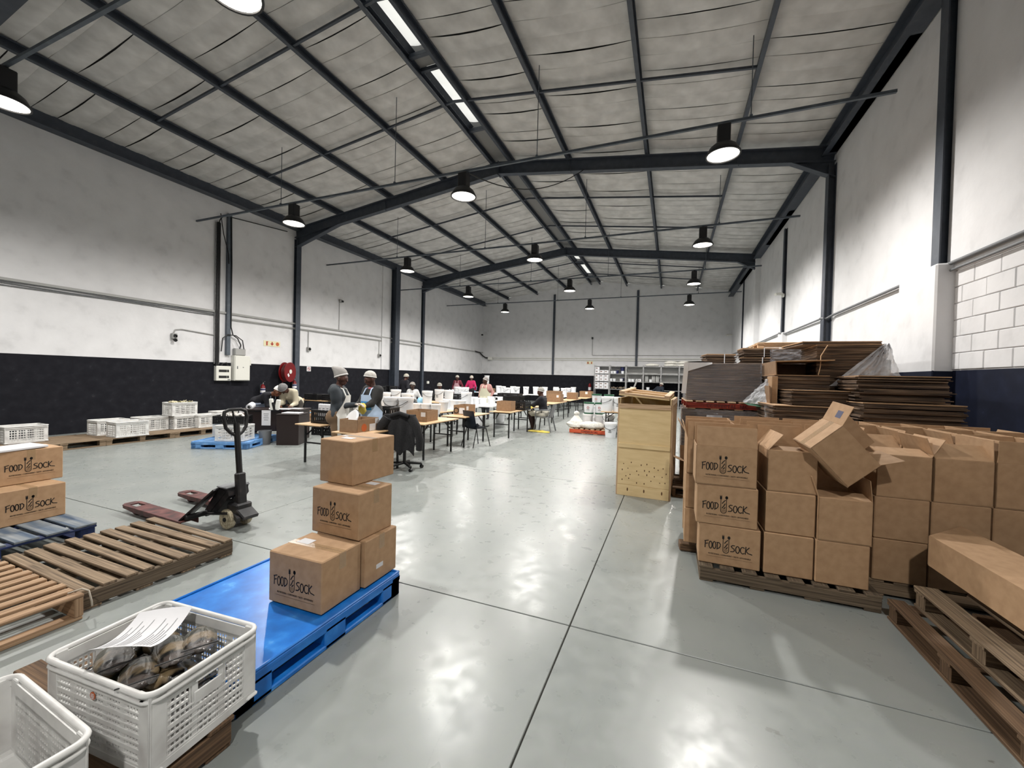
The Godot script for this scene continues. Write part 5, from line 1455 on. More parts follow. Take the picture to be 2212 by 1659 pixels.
func packing_tables():
	var A := "folding tables along the aisle"
	var w := 0.62
	var t1 := folding_table("folding table nearest the camera, with the open carton and the coat chair", 1.1, w, V(-4.56, 0, 5.32), 90)
	var xs := [[-4.53, 6.98, 1.3, "second folding table in the aisle row, with one open carton"], [-4.53, 8.56, 1.28, "third folding table in the aisle row, behind the navy chair"], [-4.17, 10.6, 1.75, "fourth folding table in the aisle row, with carton and black trays"], [-4.22, 12.55, 1.7, "fifth folding table in the aisle row, beside the seated woman"], [-4.22, 15.0, 2.0, "sixth folding table in the aisle row, with two open cartons"], [-4.25, 17.7, 2.2, "seventh folding table in the aisle row"], [-4.1, 20.3, 2.0, "last folding table in the aisle row, near the shelves"]]
	for a in xs: folding_table(a[3], a[2], w, V(a[0], 0, a[1]), 90)
	folding_table("folding table left of the hooded worker, carrying a black crate of white packs", 1.1, 0.6, V(-5.85, 0, 5.75), 90, "")
	# second and third rows
	var B := "folding tables of the inner rows"
	for a in [[-5.55, 7.3, 1.3, "inner folding table with two large white buckets"], [-5.65, 8.85, 1.3, "inner folding table with small lidded tubs and one flared tub"], [-5.75, 10.3, 1.3, "inner white table under a row of small tubs, second along"], [-5.72, 12.0, 1.7, "inner white table under a row of small tubs, third along"]]:
		folding_table(a[3], a[2], 0.75 if a[1] < 11.0 else 0.95, V(a[0], 0, a[1]), 90, B, M.bucket_lid if a[1] > 9.5 else M.table)
	for a in [[-6.85, 8.8, 1.6, "table behind the woman in the blue apron", 0, 0.8], [-7.65, 10.65, 1.9, "middle-row table under large white buckets", 0, 0.7], [-7.3, 12.1, 1.5, "middle-row table left of the flat white board", 0, 0.8], [-8.0, 14.35, 1.5, "middle-row table with a tray of bottles", 90, 0.9], [-8.75, 16.0, 1.5, "farther middle-row table under white buckets", 0, 0.8], [-7.3, 17.7, 1.6, "white table in front of the pink-jacketed woman", 90, 0.8], [-8.4, 20.6, 2.2, "long white table in the far row of buckets", 0, 1.5], [-6.95, 21.4, 1.4, "white table in the far row above the seated woman", 0, 1.0], [-10.5, 21.75, 1.8, "far table beside the two women in pink", 0, 0.9], [-5.4, 20.3, 3.0, "far table behind the aisle row with handled buckets", 90, 0.8], [-5.9, 23.2, 2.2, "farthest table before the back wall", 90, 1.1], [-6.0, 14.8, 1.3, "white table carrying a black crate behind the seated woman", 90, 0.95]]:
		folding_table(a[3], a[2], a[5], V(a[0], 0, a[1]), a[4], B, M.bucket_lid if a[1] > 14.0 else M.table)
	# cartons on the aisle row
	var pic := carton("open brown carton with a food picture and a white lid inside, nearest on the tables", 0.34, 0.2, 0.5, V(-4.58, TH + 0.001, 5.06), 2, {"open": [null, null, null, null], "mat": M.card_dark, "stickers": [[0.1715, 0.15, -0.2, 0.085, 0.085, 2], [0.1715, 0.06, -0.1, 0.15, 0.11, 2]]})
	part("round_picture", sh().lathe([Vector2(0.06, 0), Vector2(0.06, 0.001), Vector2(0, 0.001)], 20, Vector3(0.1705, 0.07, 0.1), Basis(Vector3.BACK, -PI / 2)), M.orange_dot, pic)
	var lid := thing("round_cover", "white round bucket lid standing in the nearest open carton", "lid", V(-4.66, 0.875, 4.98), 0)
	part("disc", sh().lathe([Vector2(0, 0), Vector2(0.16, 0), Vector2(0.165, 0.015), Vector2(0.15, 0.03), Vector2(0, 0.022)], 26, Vector3.ZERO, Basis(Vector3.RIGHT, 1.1) * Basis(Vector3.BACK, 0.3)), M.bucket_lid, lid)
	carton("open brown carton with a white label on the second aisle table", 0.46, 0.21, 0.44, V(-4.64, TH + 0.001, 6.88), 3, {"open": [null, null, null, null], "mat": M.card_dark, "stickers": [[0.15, 0.14, 0.2215, 0.1, 0.085, 1]]})
	var c3 := carton("open brown carton with a printed round emblem on the third aisle table", 0.32, 0.22, 0.52, V(-4.65, TH + 0.001, 8.68), 1, {"open": [null, null, null, null], "mat": M.card_dark, "stickers": [[0.1615, 0.15, 0.17, 0.11, 0.09, 2]]})
	part("round_emblem", sh().lathe([Vector2(0.05, 0), Vector2(0.07, 0), Vector2(0.07, 0.002), Vector2(0.05, 0.002)], 20, Vector3(-0.09, 0.09, 0.2605), Basis(Vector3.RIGHT, PI / 2)), M.black, c3)
	part("printed_panel", sh().box(Vector3(0.06, 0.09, 0.2605), Vector3(0.14, 0.14, 0.001)), M.paper, c3)
	carton("plain brown carton beside the black trays on the fourth aisle table", 0.42, 0.26, 0.36, V(-4.2, TH + 0.001, 10.22), 2, {"open": [null, null, null, null], "mat": M.card_dark})
	black_crate("black tray on the fourth aisle table right of the plain carton", 0.4, 0.22, 0.5, V(-3.98, TH, 10.85), 0)
	black_crate("black tray behind the plain carton on the fourth aisle table", 0.55, 0.2, 0.4, V(-4.4, TH + 0.16, 11.3), 0)
	carton("open brown carton with a small label, front one on the sixth aisle table", 0.55, 0.3, 0.45, V(-4.28, TH + 0.001, 15.55), 0, {"open": [null, null, null, null], "mat": M.card_dark, "stickers": [[0.15, 0.22, 0.2265, 0.09, 0.09, 1]]})
	carton("open brown carton, rear one on the sixth aisle table", 0.6, 0.4, 0.45, V(-4.5, TH + 0.001, 16.2), 5, {"open": [null, null, null, null], "mat": M.card_dark})
	carton("small brown carton on the seventh aisle table", 0.45, 0.3, 0.4, V(-4.2, TH + 0.001, 18.2), 0, {"mat": M.card_dark})
	carton("brown open carton with a label on the last aisle table", 0.62, 0.3, 0.5, V(-4.1, TH + 0.001, 20.9), 0, {"open": [null, null, null, null], "mat": M.card_dark, "stickers": [[0.05, 0.22, 0.2515, 0.12, 0.12, 1]]})
	solo("rags", sh().blob(V(-4.4, TH + 0.02, 5.5), Vector3(0.06, 0.025, 0.05), noise(4, 0.4), 0.5, 14, 9), M.yellow, "crumpled yellow rag beside the nearest open carton", "rag")
	solo("rags", sh().blob(V(-4.02, TH + 0.02, 11.5), Vector3(0.16, 0.05, 0.14), noise(5, 0.4), 0.5, 14, 9), M.yellow, "crumpled yellow cloth on the table by the seated woman's hands", "rag")
	solo("rags", sh().blob(V(-3.62, 0.015, 11.55), Vector3(0.34, 0.03, 0.2), noise(6, 0.35), 0.6, 20, 9), M.yellow, "pale yellow cloth lying on the floor below the seated woman's feet", "rag")
	black_crate("low black tray with scraps behind the nearest open carton", 0.55, 0.1, 0.4, V(-4.75, TH, 5.55), 60)
	mixed_heap("packets", "white crumpled plastic in the low black tray behind the nearest carton", "packets", V(-4.75, TH + 0.07, 5.55), 0.35, 0.28, 18, 17, [Color(0.8, 0.8, 0.8), Color(0.65, 0.65, 0.64)], 0.035)
	# crates beside the workers
	black_crate("black crate on the side table holding a row of white packs", 0.52, 0.24, 0.38, V(-5.75, TH, 5.6), 0)
	for k in 5:
		var p := thing("paper_pack", "upright white pack with faint print, %s of the row in the black crate" % ["leftmost", "second", "third", "fourth", "rightmost"][k], "pack", V(-5.93 + k * 0.092, TH + 0.09, 5.56), 4, "white packs in the black crate")
		part("pack", sh().box(Vector3(0, 0.13, 0), Vector3(0.082, 0.24, 0.06), Basis(), 0.012), M.paper, p)
		part("print_lines", sh().box(Vector3(0, 0.17, 0.031), Vector3(0.04, 0.012, 0.002)).box(Vector3(0, 0.14, 0.031), Vector3(0.05, 0.008, 0.002)), M.grey_pl, p)
	black_crate("black crate between the two standing workers", 0.6, 0.3, 0.4, V(-5.2, TH - 0.02, 6.3), 10)
	black_crate("tall black crate beside the two large buckets", 0.4, 0.5, 0.5, V(-5.75, 0.35, 6.5), 10)
	# chairs
	office_chair()
	var ch := thing("plastic_chair", "dark navy plastic chair with thin black legs, between the second and third aisle tables", "chair", V(-4.18, 0, 8.4), 155)
	shell_chair(ch, M.navy, M.black)
	arm_chair()

func shell_chair(t: Node3D, m: Material, lm: Material):
	# seat faces local +z
	part("seat", sh().grid(10, 10, func(u: float, w: float) -> Vector3:
		var x := (u - 0.5) * 0.44
		return Vector3(x, 0.44 + 0.05 * (2.0 * u - 1.0) ** 4 - 0.025 * sin(PI * w), (w - 0.5) * 0.42)).grid(10, 10, func(u: float, w: float) -> Vector3:
		var x := (u - 0.5) * 0.44
		return Vector3(x, 0.43 + 0.05 * (2.0 * u - 1.0) ** 4 - 0.025 * sin(PI * w), (w - 0.5) * 0.42), true), m, t)
	part("backrest", sh().grid(10, 10, func(u: float, w: float) -> Vector3:
		var x := (u - 0.5) * lerpf(0.44, 0.4, w)
		return Vector3(x, 0.43 + w * 0.4, -0.2 - 0.09 * w + 0.04 * (2.0 * u - 1.0) ** 2), false).grid(10, 10, func(u: float, w: float) -> Vector3:
		var x := (u - 0.5) * lerpf(0.44, 0.4, w)
		return Vector3(x, 0.43 + w * 0.4, -0.21 - 0.09 * w + 0.04 * (2.0 * u - 1.0) ** 2), true), m, t)
	for s in [-1.0, 1.0]:
		part("leg", sh().tube([Vector3(s * 0.18, 0.42, 0.14), Vector3(s * 0.22, 0.0, 0.24)], 0.011, 8), lm, t)
		part("leg", sh().tube([Vector3(s * 0.18, 0.42, -0.14), Vector3(s * 0.22, 0.0, -0.26)], 0.011, 8), lm, t)
	part("under_frame", sh().tube([Vector3(-0.18, 0.415, 0.14), Vector3(0.18, 0.415, 0.14)], 0.011, 8).tube([Vector3(-0.18, 0.415, -0.14), Vector3(0.18, 0.415, -0.14)], 0.011, 8), lm, t)

func arm_chair():
	# grey plastic armchair, seat faces local +z
	var t := thing("plastic_armchair", "grey plastic armchair on which the woman in the dark jacket sits", "chair", V(-3.6, 0, 11.85), 268, "")
	part("seat", sh().box(Vector3(0, 0.43, 0), Vector3(0.46, 0.025, 0.44), Basis(), 0.01), M.grey_pl, t)
	for s in [-1.0, 1.0]:
		part("leg", sh().tube([Vector3(s * 0.2, 0.43, 0.18), Vector3(s * 0.25, 0, 0.24)], 0.02, 8), M.grey_pl, t)
		part("leg", sh().tube([Vector3(s * 0.2, 0.43, -0.2), Vector3(s * 0.25, 0, -0.3)], 0.022, 8), M.grey_pl, t)
		part("armrest", sh().tube([Vector3(s * 0.24, 0.43, 0.2), Vector3(s * 0.27, 0.62, 0.17), Vector3(s * 0.27, 0.65, 0.0), Vector3(s * 0.24, 0.66, -0.24)], 0.02, 8), M.grey_pl, t)
	part("backrest", sh().grid(10, 8, func(u: float, w: float) -> Vector3:
		var x := (u - 0.5) * lerpf(0.44, 0.36, w)
		return Vector3(x, 0.44 + 0.4 * w, -0.2 - 0.12 * w - 0.03 * sin(PI * u))).grid(10, 8, func(u: float, w: float) -> Vector3:
		var x := (u - 0.5) * lerpf(0.44, 0.36, w)
		return Vector3(x, 0.44 + 0.4 * w, -0.215 - 0.12 * w - 0.03 * sin(PI * u)), true), M.grey_pl, t)

func office_chair():
	var t := thing("office_chair", "black swivel office chair with a five-star base, under the draped coat", "chair", V(-4.22, 0, 5.75), 200)
	for k in 5:
		var a := TAU * k / 5.0 + 0.3
		var d := Vector3(cos(a), 0, sin(a))
		part("base_arm", sh().bar(d * 0.03 + Vector3(0, 0.1, 0), d * 0.29 + Vector3(0, 0.075, 0), 0.045, 0.035, 0.008), M.black, t)
		part("caster", sh().lathe([Vector2(0, -0.022), Vector2(0.028, -0.022), Vector2(0.028, 0.022), Vector2(0, 0.022)], 14, d * 0.29 + Vector3(0, 0.028, 0), Basis(Vector3.UP, -a + 0.6) * Basis(Vector3.RIGHT, PI / 2)).tube([d * 0.29 + Vector3(0, 0.02, 0), d * 0.29 + Vector3(0, 0.075, 0)], 0.012, 6), M.black, t)
	part("gas_lift", sh().tube([Vector3(0, 0.08, 0), Vector3(0, 0.42, 0)], 0.028, 12), M.black, t)
	part("seat", sh().box(Vector3(0, 0.46, 0), Vector3(0.48, 0.08, 0.46), Basis(), 0.03), M.cloth_dark, t)
	part("backrest", sh().box(Vector3(0, 0.75, -0.24), Vector3(0.43, 0.4, 0.06), Basis(Vector3.RIGHT, -0.15), 0.025).bar(Vector3(0, 0.42, -0.15), Vector3(0, 0.65, -0.26), 0.06, 0.02), M.cloth_dark, t)
	# the coat hung over the backrest
	var c := thing("coat", "dark charcoal coat draped over the back of the office chair", "coat", V(-4.22, 0, 5.75), 200)
	var nz := noise(8, 0.5, 3)
	var body := sh()
	var f := func(u: float, w: float, off: float) -> Vector3:
		# w 0 at the hem behind the chair, over the backrest, to the inside
		var x := (u - 0.5) * lerpf(0.5, 0.46, w) * (1.0 + 0.12 * sin(w * 3.0))
		var y: float
		var z: float
		if w < 0.75:
			var k := w / 0.75
			y = lerpf(0.28 + 0.1 * absf(sin(u * 7.0)), 0.96, k)
			z = lerpf(-0.34, -0.31, k) - 0.05 * sin(PI * k) * (0.6 + 0.4 * sin(u * 19.0))
		else:
			var k := (w - 0.75) / 0.25
			y = 0.96 - 0.18 * k * k
			z = lerpf(-0.31, -0.19, sin(k * PI / 2))
		var fold := nz.get_noise_3d(x * 14.0, y * 4.0, 3.0) * 0.035 * (1.0 - w * 0.7)
		return Vector3(x, y, z - fold - off)
	body.grid(28, 30, func(u: float, w: float) -> Vector3: return f.call(u, w, 0.012))
	body.grid(28, 30, func(u: float, w: float) -> Vector3: return f.call(u, w, 0.0), true)
	part("body", body, M.cloth_dark, c)
	for s in [-1.0, 1.0]:
		part("sleeve", sh().tube([Vector3(s * 0.2, 0.9, -0.33), Vector3(s * 0.3, 0.75, -0.36), Vector3(s * 0.34, 0.55, -0.33), Vector3(s * 0.33, 0.38, -0.3)], 0.075, 12, true, 0.055), M.cloth_dark, c)
	part("collar", sh().tube([Vector3(-0.15, 0.93, -0.34), Vector3(0, 0.98, -0.35), Vector3(0.15, 0.93, -0.34)], 0.035, 10), M.cloth_dark, c)

# ------------------------------------------------------------------ buckets and tubs
func bucket_proto(D: float, H: float, label: String, at: Vector3, group: String, o := {}) -> Node3D:
	var t := thing(o.get("name", "bucket"), label, "bucket", at, 0, group)
	var r := D / 2
	var bm: Material = o.get("mat", M.bucket)
	part("body", sh().lathe([Vector2(0, 0), Vector2(r * 0.82, 0), Vector2(r * 0.83, 0.01), Vector2(r * 0.93, H * 0.8), Vector2(r * 0.965, H * 0.81), Vector2(r * 0.965, H * 0.9)], 28), bm, t)
	part("lid", sh().lathe([Vector2(r * 0.96, H * 0.885), Vector2(r, H * 0.885), Vector2(r * 1.005, H * 0.99), Vector2(r * 0.98, H), Vector2(r * 0.9, H), Vector2(r * 0.88, H * 0.985), Vector2(0, H * 0.985)], 28), o.get("lid", M.bucket_lid), t)
	if o.get("handle", true):
		var hp := []
		for i in 15:
			var a := PI * i / 14.0
			hp.append(Vector3(cos(a) * r * 1.02, H * 0.84 - sin(a) * H * 0.26, sin(a) * r * 0.72 + 0.02 + r * 0.28 * sin(a)))
		part("handle", sh().tube(hp, 0.006, 6), M.black, t)
	if o.get("lbl", false):
		var lb := sh()
		lb.grid(8, 1, func(u: float, w: float) -> Vector3:
			var a := (u - 0.5) * 0.55
			var rr := r * 0.895 + 0.002
			return Vector3(sin(a) * rr, H * (0.36 + 0.05 * w), cos(a) * rr))
		lb.grid(8, 1, func(u: float, w: float) -> Vector3:
			var a := (u - 0.5) * 0.4
			var rr := r * 0.905 + 0.002
			return Vector3(sin(a) * rr, H * (0.45 + 0.08 * w), cos(a) * rr))
		part("small_label", lb, M.grey_pl, t)
	return t

func buckets():
	var gr := "large white lidded buckets"
	var p := bucket_proto(0.33, 0.43, "large white lidded bucket, left of the pair on the inner table nearest the camera", V(-5.5, TH, 7.0), gr)
	p.rotation_degrees.y = 42
	var pl := bucket_proto(0.33, 0.43, "large white bucket with a small grey label, in the middle rows", V(-7.55, TH, 12.2), gr, {"lbl": true})
	again(p, "large white lidded bucket, right of the pair on the inner table nearest the camera", V(-5.2, TH, 7.1), -35)
	again(p, "large white bucket half hidden behind the blue-aproned worker's sleeve", V(-7.1, TH, 8.75), 200)
	again(p, "large white bucket with its handle hanging forward, behind the front pair", V(-8.2, TH, 10.65), 10)
	again(p, "large white bucket right behind the front pair, handle turned away", V(-6.4, TH, 8.8), 150)
	again(p, "large white bucket standing before the worker with white straps", V(-7.05, TH, 10.7), 60)
	again(p, "large white bucket behind the tray of bottles, handle turned away", V(-7.05, TH, 12.0), 190)
	again(p, "large white bucket below the woman in the maroon top", V(-8.05, TH, 14.7), 20)
	again(p, "large white bucket right under the maroon top, one row back", V(-9.0, TH, 16.1), 20)
	again(p, "large white bucket below the woman in the magenta top", V(-8.5, TH, 15.9), 30)
	again(p, "large white bucket right of the bottle tray with a slanting black handle", V(-5.55, TH + 0.02, 10.45), -45)
	again(p, "white bucket behind the pink jacket's shoulder, nearer one", V(-9.2, TH, 21.2), 100)
	again(p, "white bucket right of the pink jacket, first in the far row", V(-8.5, TH, 20.15), 100)
	again(p, "white bucket with a black handle, second in the far row right of the pink jacket", V(-7.2, TH, 17.6), -40)
	again(p, "white bucket third in the far row right of the pink jacket", V(-8.15, TH, 20.8), 180)
	again(pl, "white bucket with a dark label, fourth in the far row right of the pink jacket", V(-7.7, TH, 20.2), 0)
	again(p, "white bucket showing only its lid above the long black crate, left one", V(-7.5, TH, 21.1), 80)
	again(p, "white bucket showing only its lid above the long black crate, right one", V(-7.1, TH, 21.6), 180)
	again(p, "white bucket directly above the seated woman's head in the far row", V(-6.6, TH, 21.7), 180)
	again(p, "white bucket left of the three with handles behind the cartons", V(-6.2, TH, 22.6), -40)
	again(p, "white bucket with a drooping black handle, middle of the three behind the cartons", V(-5.3, TH, 19.4), 0)
	again(p, "white bucket with a slanting handle, right of the three behind the cartons", V(-5.22, TH, 20.6), -50)
	again(p, "white bucket behind the small carton on the seventh table", V(-5.2, TH, 21.4), 40)
	again(p, "farthest white bucket, left of the tiny red extinguisher", V(-5.5, TH, 24.0), 180)
	again(p, "white bucket standing on the floor below the third aisle table", V(-5.4, 0, 10.9), 180)
	again(p, "white bucket on the floor under the fourth aisle table", V(-5.3, 0, 12.4), 180)
	# small lidded tubs in a row, and a flared one
	gr = "small lidded tubs on the inner tables"
	var s := bucket_proto(0.24, 0.24, "small white lidded tub, left of three behind the second table's carton", V(-5.62, TH, 8.1), gr, {"name": "lidded_tub", "handle": false})
	again(s, "small white lidded tub, middle of three behind the second table's carton", V(-5.37, TH, 8.12), 0)
	again(s, "small white lidded tub, right of three behind the second table's carton", V(-5.13, TH, 8.15), 0)
	again(s, "small white lidded tub, left of three above the third table's carton", V(-5.9, TH, 9.95), 0)
	again(s, "small white lidded tub, middle of three above the third table's carton", V(-5.63, TH, 9.9), 0)
	again(s, "small white lidded tub, right of three above the third table's carton", V(-5.37, TH, 9.85), 0)
	for k in 5:
		again(s, "small white lidded tub in the row before the pink-jacketed woman, %s" % ["leftmost", "second", "middle", "fourth", "rightmost"][k], V(-6.08 + 0.2 * k, TH, 11.5 - 0.02 * k + (0.22 if k == 4 else 0.0)), 0)
	again(s, "small white lidded tub beside the black trays, left of two", V(-5.75, TH, 12.6), 0)
	again(s, "small white lidded tub beside the black trays, right of two", V(-5.42, TH, 12.7), 0)
	var fl := thing("flared_tub", "flared white tub standing on the lone end of the inner table", "bucket", V(-5.4, TH, 8.95), 0)
	part("body", sh().lathe([Vector2(0, 0), Vector2(0.085, 0), Vector2(0.12, 0.22), Vector2(0.13, 0.225), Vector2(0.13, 0.26), Vector2(0.12, 0.26), Vector2(0.11, 0.22), Vector2(0.0, 0.05)], 24), M.bucket, fl)
	# others on the far tables
	var tw := bucket_proto(0.3, 0.36, "white bucket, lower one of the tall pair stacked behind the pink jacket", V(-10.3, 0.98, 21.9), "stacked buckets behind the pink jacket", {"handle": false, "lbl": true})
	again(tw, "white bucket, upper one of the tall pair stacked behind the pink jacket", V(-10.28, 1.34, 21.9), 0, "stacked buckets behind the pink jacket")
	bucket_proto(0.36, 0.26, "pale blue bucket carrying the tall pair of white buckets", V(-10.3, TH, 21.9), "", {"handle": false, "mat": M.aqua, "lid": M.aqua})
	bucket_proto(0.4, 0.3, "pale blue lidded tub left of the pink-jacketed woman", V(-11.0, TH, 21.6), "", {"name": "lidded_tub", "handle": false, "mat": M.aqua, "lid": M.aqua})
	black_crate("long black crate in front of the far buckets, above the white tables", 0.9, 0.28, 0.5, V(-6.0, TH, 15.0), 0)
	black_crate("black crate holding clear bottles among the white buckets", 0.55, 0.22, 0.42, V(-7.95, TH, 14.0), 0)
	for k in 6:
		var b := thing("clear_bottle", "clear bottle with a white cap in the black crate among the buckets, %s" % ["leftmost front", "middle front", "rightmost front", "leftmost rear", "middle rear", "rightmost rear"][k], "bottle", V(-8.13 + 0.17 * (k % 3), TH + 0.1, 13.9 + 0.2 * (k / 3)), 0, "bottles in the black crate")
		part("bottle", sh().lathe([Vector2(0, 0), Vector2(0.05, 0), Vector2(0.052, 0.2), Vector2(0.02, 0.25), Vector2(0.02, 0.27), Vector2(0, 0.27)], 14), M.film_clear, b)
		part("cap", sh().lathe([Vector2(0.024, 0.25), Vector2(0.024, 0.285), Vector2(0, 0.285)], 12), M.bucket_lid, b)
	solo("cloth_bundle", sh().blob(V(-7.4, TH + 0.06, 10.9), Vector3(0.16, 0.14, 0.14), noise(3, 0.3), 0.3, 16, 10), M.aqua, "pale blue cloth bundle on the table between the buckets", "cloth")
	solo("foam_board", bx(-5.6, -4.9, TH + 0.001, TH + 0.045, 10.9, 12.2, 0.005), M.bucket_lid, "flat white board lying at the end of the inner table, behind the navy chair", "board")
	carton("low brown carton on the far table left of the pink-jacketed woman", 0.5, 0.25, 0.4, V(-9.9, TH, 21.6), 10, {"mat": M.card_dark})

# ------------------------------------------------------------------ right side of the aisle
func right_of_aisle():
	# tall plywood crate with a loose lid
	var t := thing("plywood_crate", "tall pale plywood crate with knotty lower panel and a loose tilted lid", "crate", V(-0.3, 0, 6.42), -3)
	var w := 0.68
	var d := 1.22
	var h := 1.36
	var f := d / 2
	part("front_kick_board", sh().box(Vector3(0, 0.075, f), Vector3(w, 0.15, 0.02), Basis(), 0.002), M.ply, t)
	part("front_lower_panel", sh().box(Vector3(0, 0.415, f - 0.004), Vector3(w, 0.525, 0.018), Basis(), 0.002), M.ply, t)
	part("front_batten", sh().box(Vector3(0, 0.7, f + 0.012), Vector3(w, 0.06, 0.022), Basis(), 0.003), M.ply, t)
	part("front_upper_panel", sh().box(Vector3(0, 0.985, f - 0.002), Vector3(w, 0.56, 0.018), Basis(), 0.002), M.ply, t)
	part("front_batten", sh().box(Vector3(0, 1.25, f + 0.012), Vector3(w, 0.065, 0.024), Basis(), 0.003), M.pine_pale, t)
	for s in [-1.0, 1.0]:
		part("side_panel", sh().box(Vector3(s * (w / 2 - 0.008), h / 2, 0), Vector3(0.016, h, d - 0.02), Basis(), 0.002), M.ply, t)
		for k in 4:
			part("side_batten", sh().box(Vector3(s * (w / 2 + 0.01), h / 2, lerpf(-f + 0.05, f - 0.04, k / 3.0)), Vector3(0.02, h, 0.08), Basis(), 0.003), M.pine_pale, t)
		part("side_rail", sh().box(Vector3(s * (w / 2 + 0.012), h - 0.04, 0), Vector3(0.024, 0.08, d), Basis(), 0.003), M.pine_pale, t)
	part("back_panel", sh().box(Vector3(0, h / 2, -f), Vector3(w, h, 0.018), Basis(), 0.002), M.ply, t)
	part("floor_panel", sh().box(Vector3(0, 0.09, 0), Vector3(w - 0.04, 0.02, d - 0.04)), M.ply, t)
	var q := RandomNumberGenerator.new()
	q.seed = 21
	var kn := sh()
	for r in 4:
		for k in 7:
			var x := -0.3 + k * 0.1 + (0.05 if r % 2 else 0.0) + q.randf_range(-0.025, 0.025)
			if absf(x) > 0.32: continue
			kn.lathe([Vector2(0.007, 0), Vector2(0.006, 0.0012), Vector2(0, 0.0012)], 9, Vector3(x, 0.22 + r * 0.075 + q.randf_range(-0.03, 0.03), f + 0.0048), Basis(Vector3.RIGHT, PI / 2).scaled(Vector3(1, q.randf_range(1.0, 2.2), 1)))
	for x in [-0.2, 0.02, 0.25]:
		kn.lathe([Vector2(0.009, 0), Vector2(0.008, 0.0012), Vector2(0, 0.0012)], 9, Vector3(x, 0.09, f + 0.01), Basis(Vector3.RIGHT, PI / 2).scaled(Vector3(1, 2.8, 1)))
	part("knots", kn, M.ply_knot, t)
	var lid := part("loose_lid", sh().box(Vector3(0, 0, 0), Vector3(w * 0.98, 0.014, d), Basis(), 0.002), M.ply, t)
	lid.transform = Transform3D(Basis(Vector3.BACK, -0.075) * Basis(Vector3.RIGHT, 0.03), Vector3(-0.02, h + 0.035, 0))
	for k in 3:
		var b := part("lid_batten", sh().box(Vector3(0, 0.02, lerpf(-0.45, 0.57, k / 2.0)), Vector3(w * 0.98, 0.03, 0.07), Basis(), 0.003), M.pine_pale, t)
		b.transform = lid.transform
	for s in [-1.0, 1.0]:
		var b2 := part("lid_batten", sh().box(Vector3(s * 0.3, 0.045, 0), Vector3(0.07, 0.022, d), Basis(), 0.003), M.pine_pale, t)
		b2.transform = lid.transform
	# table with two buckets
	folding_table("folding table with two white buckets half hidden behind the plywood crate", 1.2, 0.7, V(-1.28, 0, 12.1), 0, "")
	var gr := "large white lidded buckets"
	var p := bucket_proto(0.36, 0.42, "white bucket with a slanting handle on the table left of the plywood crate, left one", V(-1.72, TH, 11.95), gr)
	p.rotation_degrees.y = -40
	bucket_proto(0.32, 0.42, "white bucket with a grey label on the table left of the plywood crate, right one", V(-1.42, TH, 12.0), gr, {"lbl": true})
	bucket_proto(0.34, 0.42, "white lidded bucket with a handle standing on the floor under the right table", V(-1.55, 0, 11.5), gr, {"lbl": true})
	bucket_proto(0.36, 0.42, "white bucket behind the floor bucket under the right table", V(-1.75, 0.14, 12.5), gr)
	solo("carton_pack", sh().box(V(-1.2, TH + 0.14, 12.2), Vector3(0.1, 0.28, 0.2), Basis(), 0.006), M.aqua, "blue and white pack peeping out right of the two buckets", "pack")
	# orange pallet with sacks and green-lidded buckets
	block_pallet("orange stencilled pallet carrying white sacks and green-lidded buckets", 1.2, 1.2, 0.15, V(-2.2, 0, 12.42), 0, M.orange_wood, "COMMERCIAL")
	gr = "green-lidded buckets on the orange pallet"
	var lower := bucket_proto(0.33, 0.38, "upturned white bucket at the base of the green-lidded stack, left one", V(-2.42, 0.152, 12.7), gr, {"handle": false})
	again(lower, "upturned white bucket at the base of the green-lidded stack, right one", V(-2.05, 0.152, 12.75), 0, gr)
	var gb := bucket_proto(0.33, 0.36, "white bucket with a green lid and round red emblem, left front of the stack", V(-2.4, 0.535, 12.7), gr, {"handle": false, "lid": M.green_pl})
	part("green_base", sh().lathe([Vector2(0, -0.002), Vector2(0.15, -0.002), Vector2(0.155, 0.04), Vector2(0.0, 0.04)], 24), M.green_pl, gb)
	var em := sh()
	em.grid(10, 4, func(u: float, v2: float) -> Vector3:
		var a := (u - 0.5) * 0.5
		var rr := 0.156
		return Vector3(sin(a) * rr, 0.16 + 0.07 * v2, cos(a) * rr))
	part("round_emblem", sh().lathe([Vector2(0.025, 0), Vector2(0.036, 0), Vector2(0.036, 0.003), Vector2(0.025, 0.003)], 16, Vector3(0, 0.2, 0.15), Basis(Vector3.RIGHT, PI / 2)), M.sign_red, gb)
	part("print_lines", sh().box(Vector3(0, 0.13, 0.149), Vector3(0.09, 0.012, 0.004)), M.grey_pl, gb)
	again(gb, "white bucket with a green lid, right front of the stack beside the table", V(-2.06, 0.535, 12.75), 0, gr)
	again(gb, "green-lidded bucket in the rear top row, left one", V(-2.3, 0.772, 13.5), 0, gr)
	again(gb, "green-lidded bucket in the rear top row, right one", V(-1.9, 0.772, 13.5), 0, gr)
	for k in 4: again(lower, "white bucket hidden at the rear of the green-lidded stack, %s" % ["low left", "low right", "raised left", "raised right"][k], V(-2.3 + 0.4 * (k % 2), 0.385 * (k / 2), 13.5), 0, gr)
	var nz := noise(9, 0.3, 3)
	t = thing("sack", "tied white sack standing with a knotted neck on the orange pallet", "sack", V(-2.66, 0.15, 12.1), 0, "sacks on the orange pallet")
	part("body", sh().lathe([Vector2(0, 0), Vector2(0.2, 0), Vector2(0.25, 0.04), Vector2(0.24, 0.1), Vector2(0.19, 0.2), Vector2(0.11, 0.3), Vector2(0.055, 0.37), Vector2(0.045, 0.4)], 20).blob(Vector3(-0.02, 0.1, 0.02), Vector3(0.26, 0.1, 0.22), nz, 0.25, 20, 12), M.sack, t)
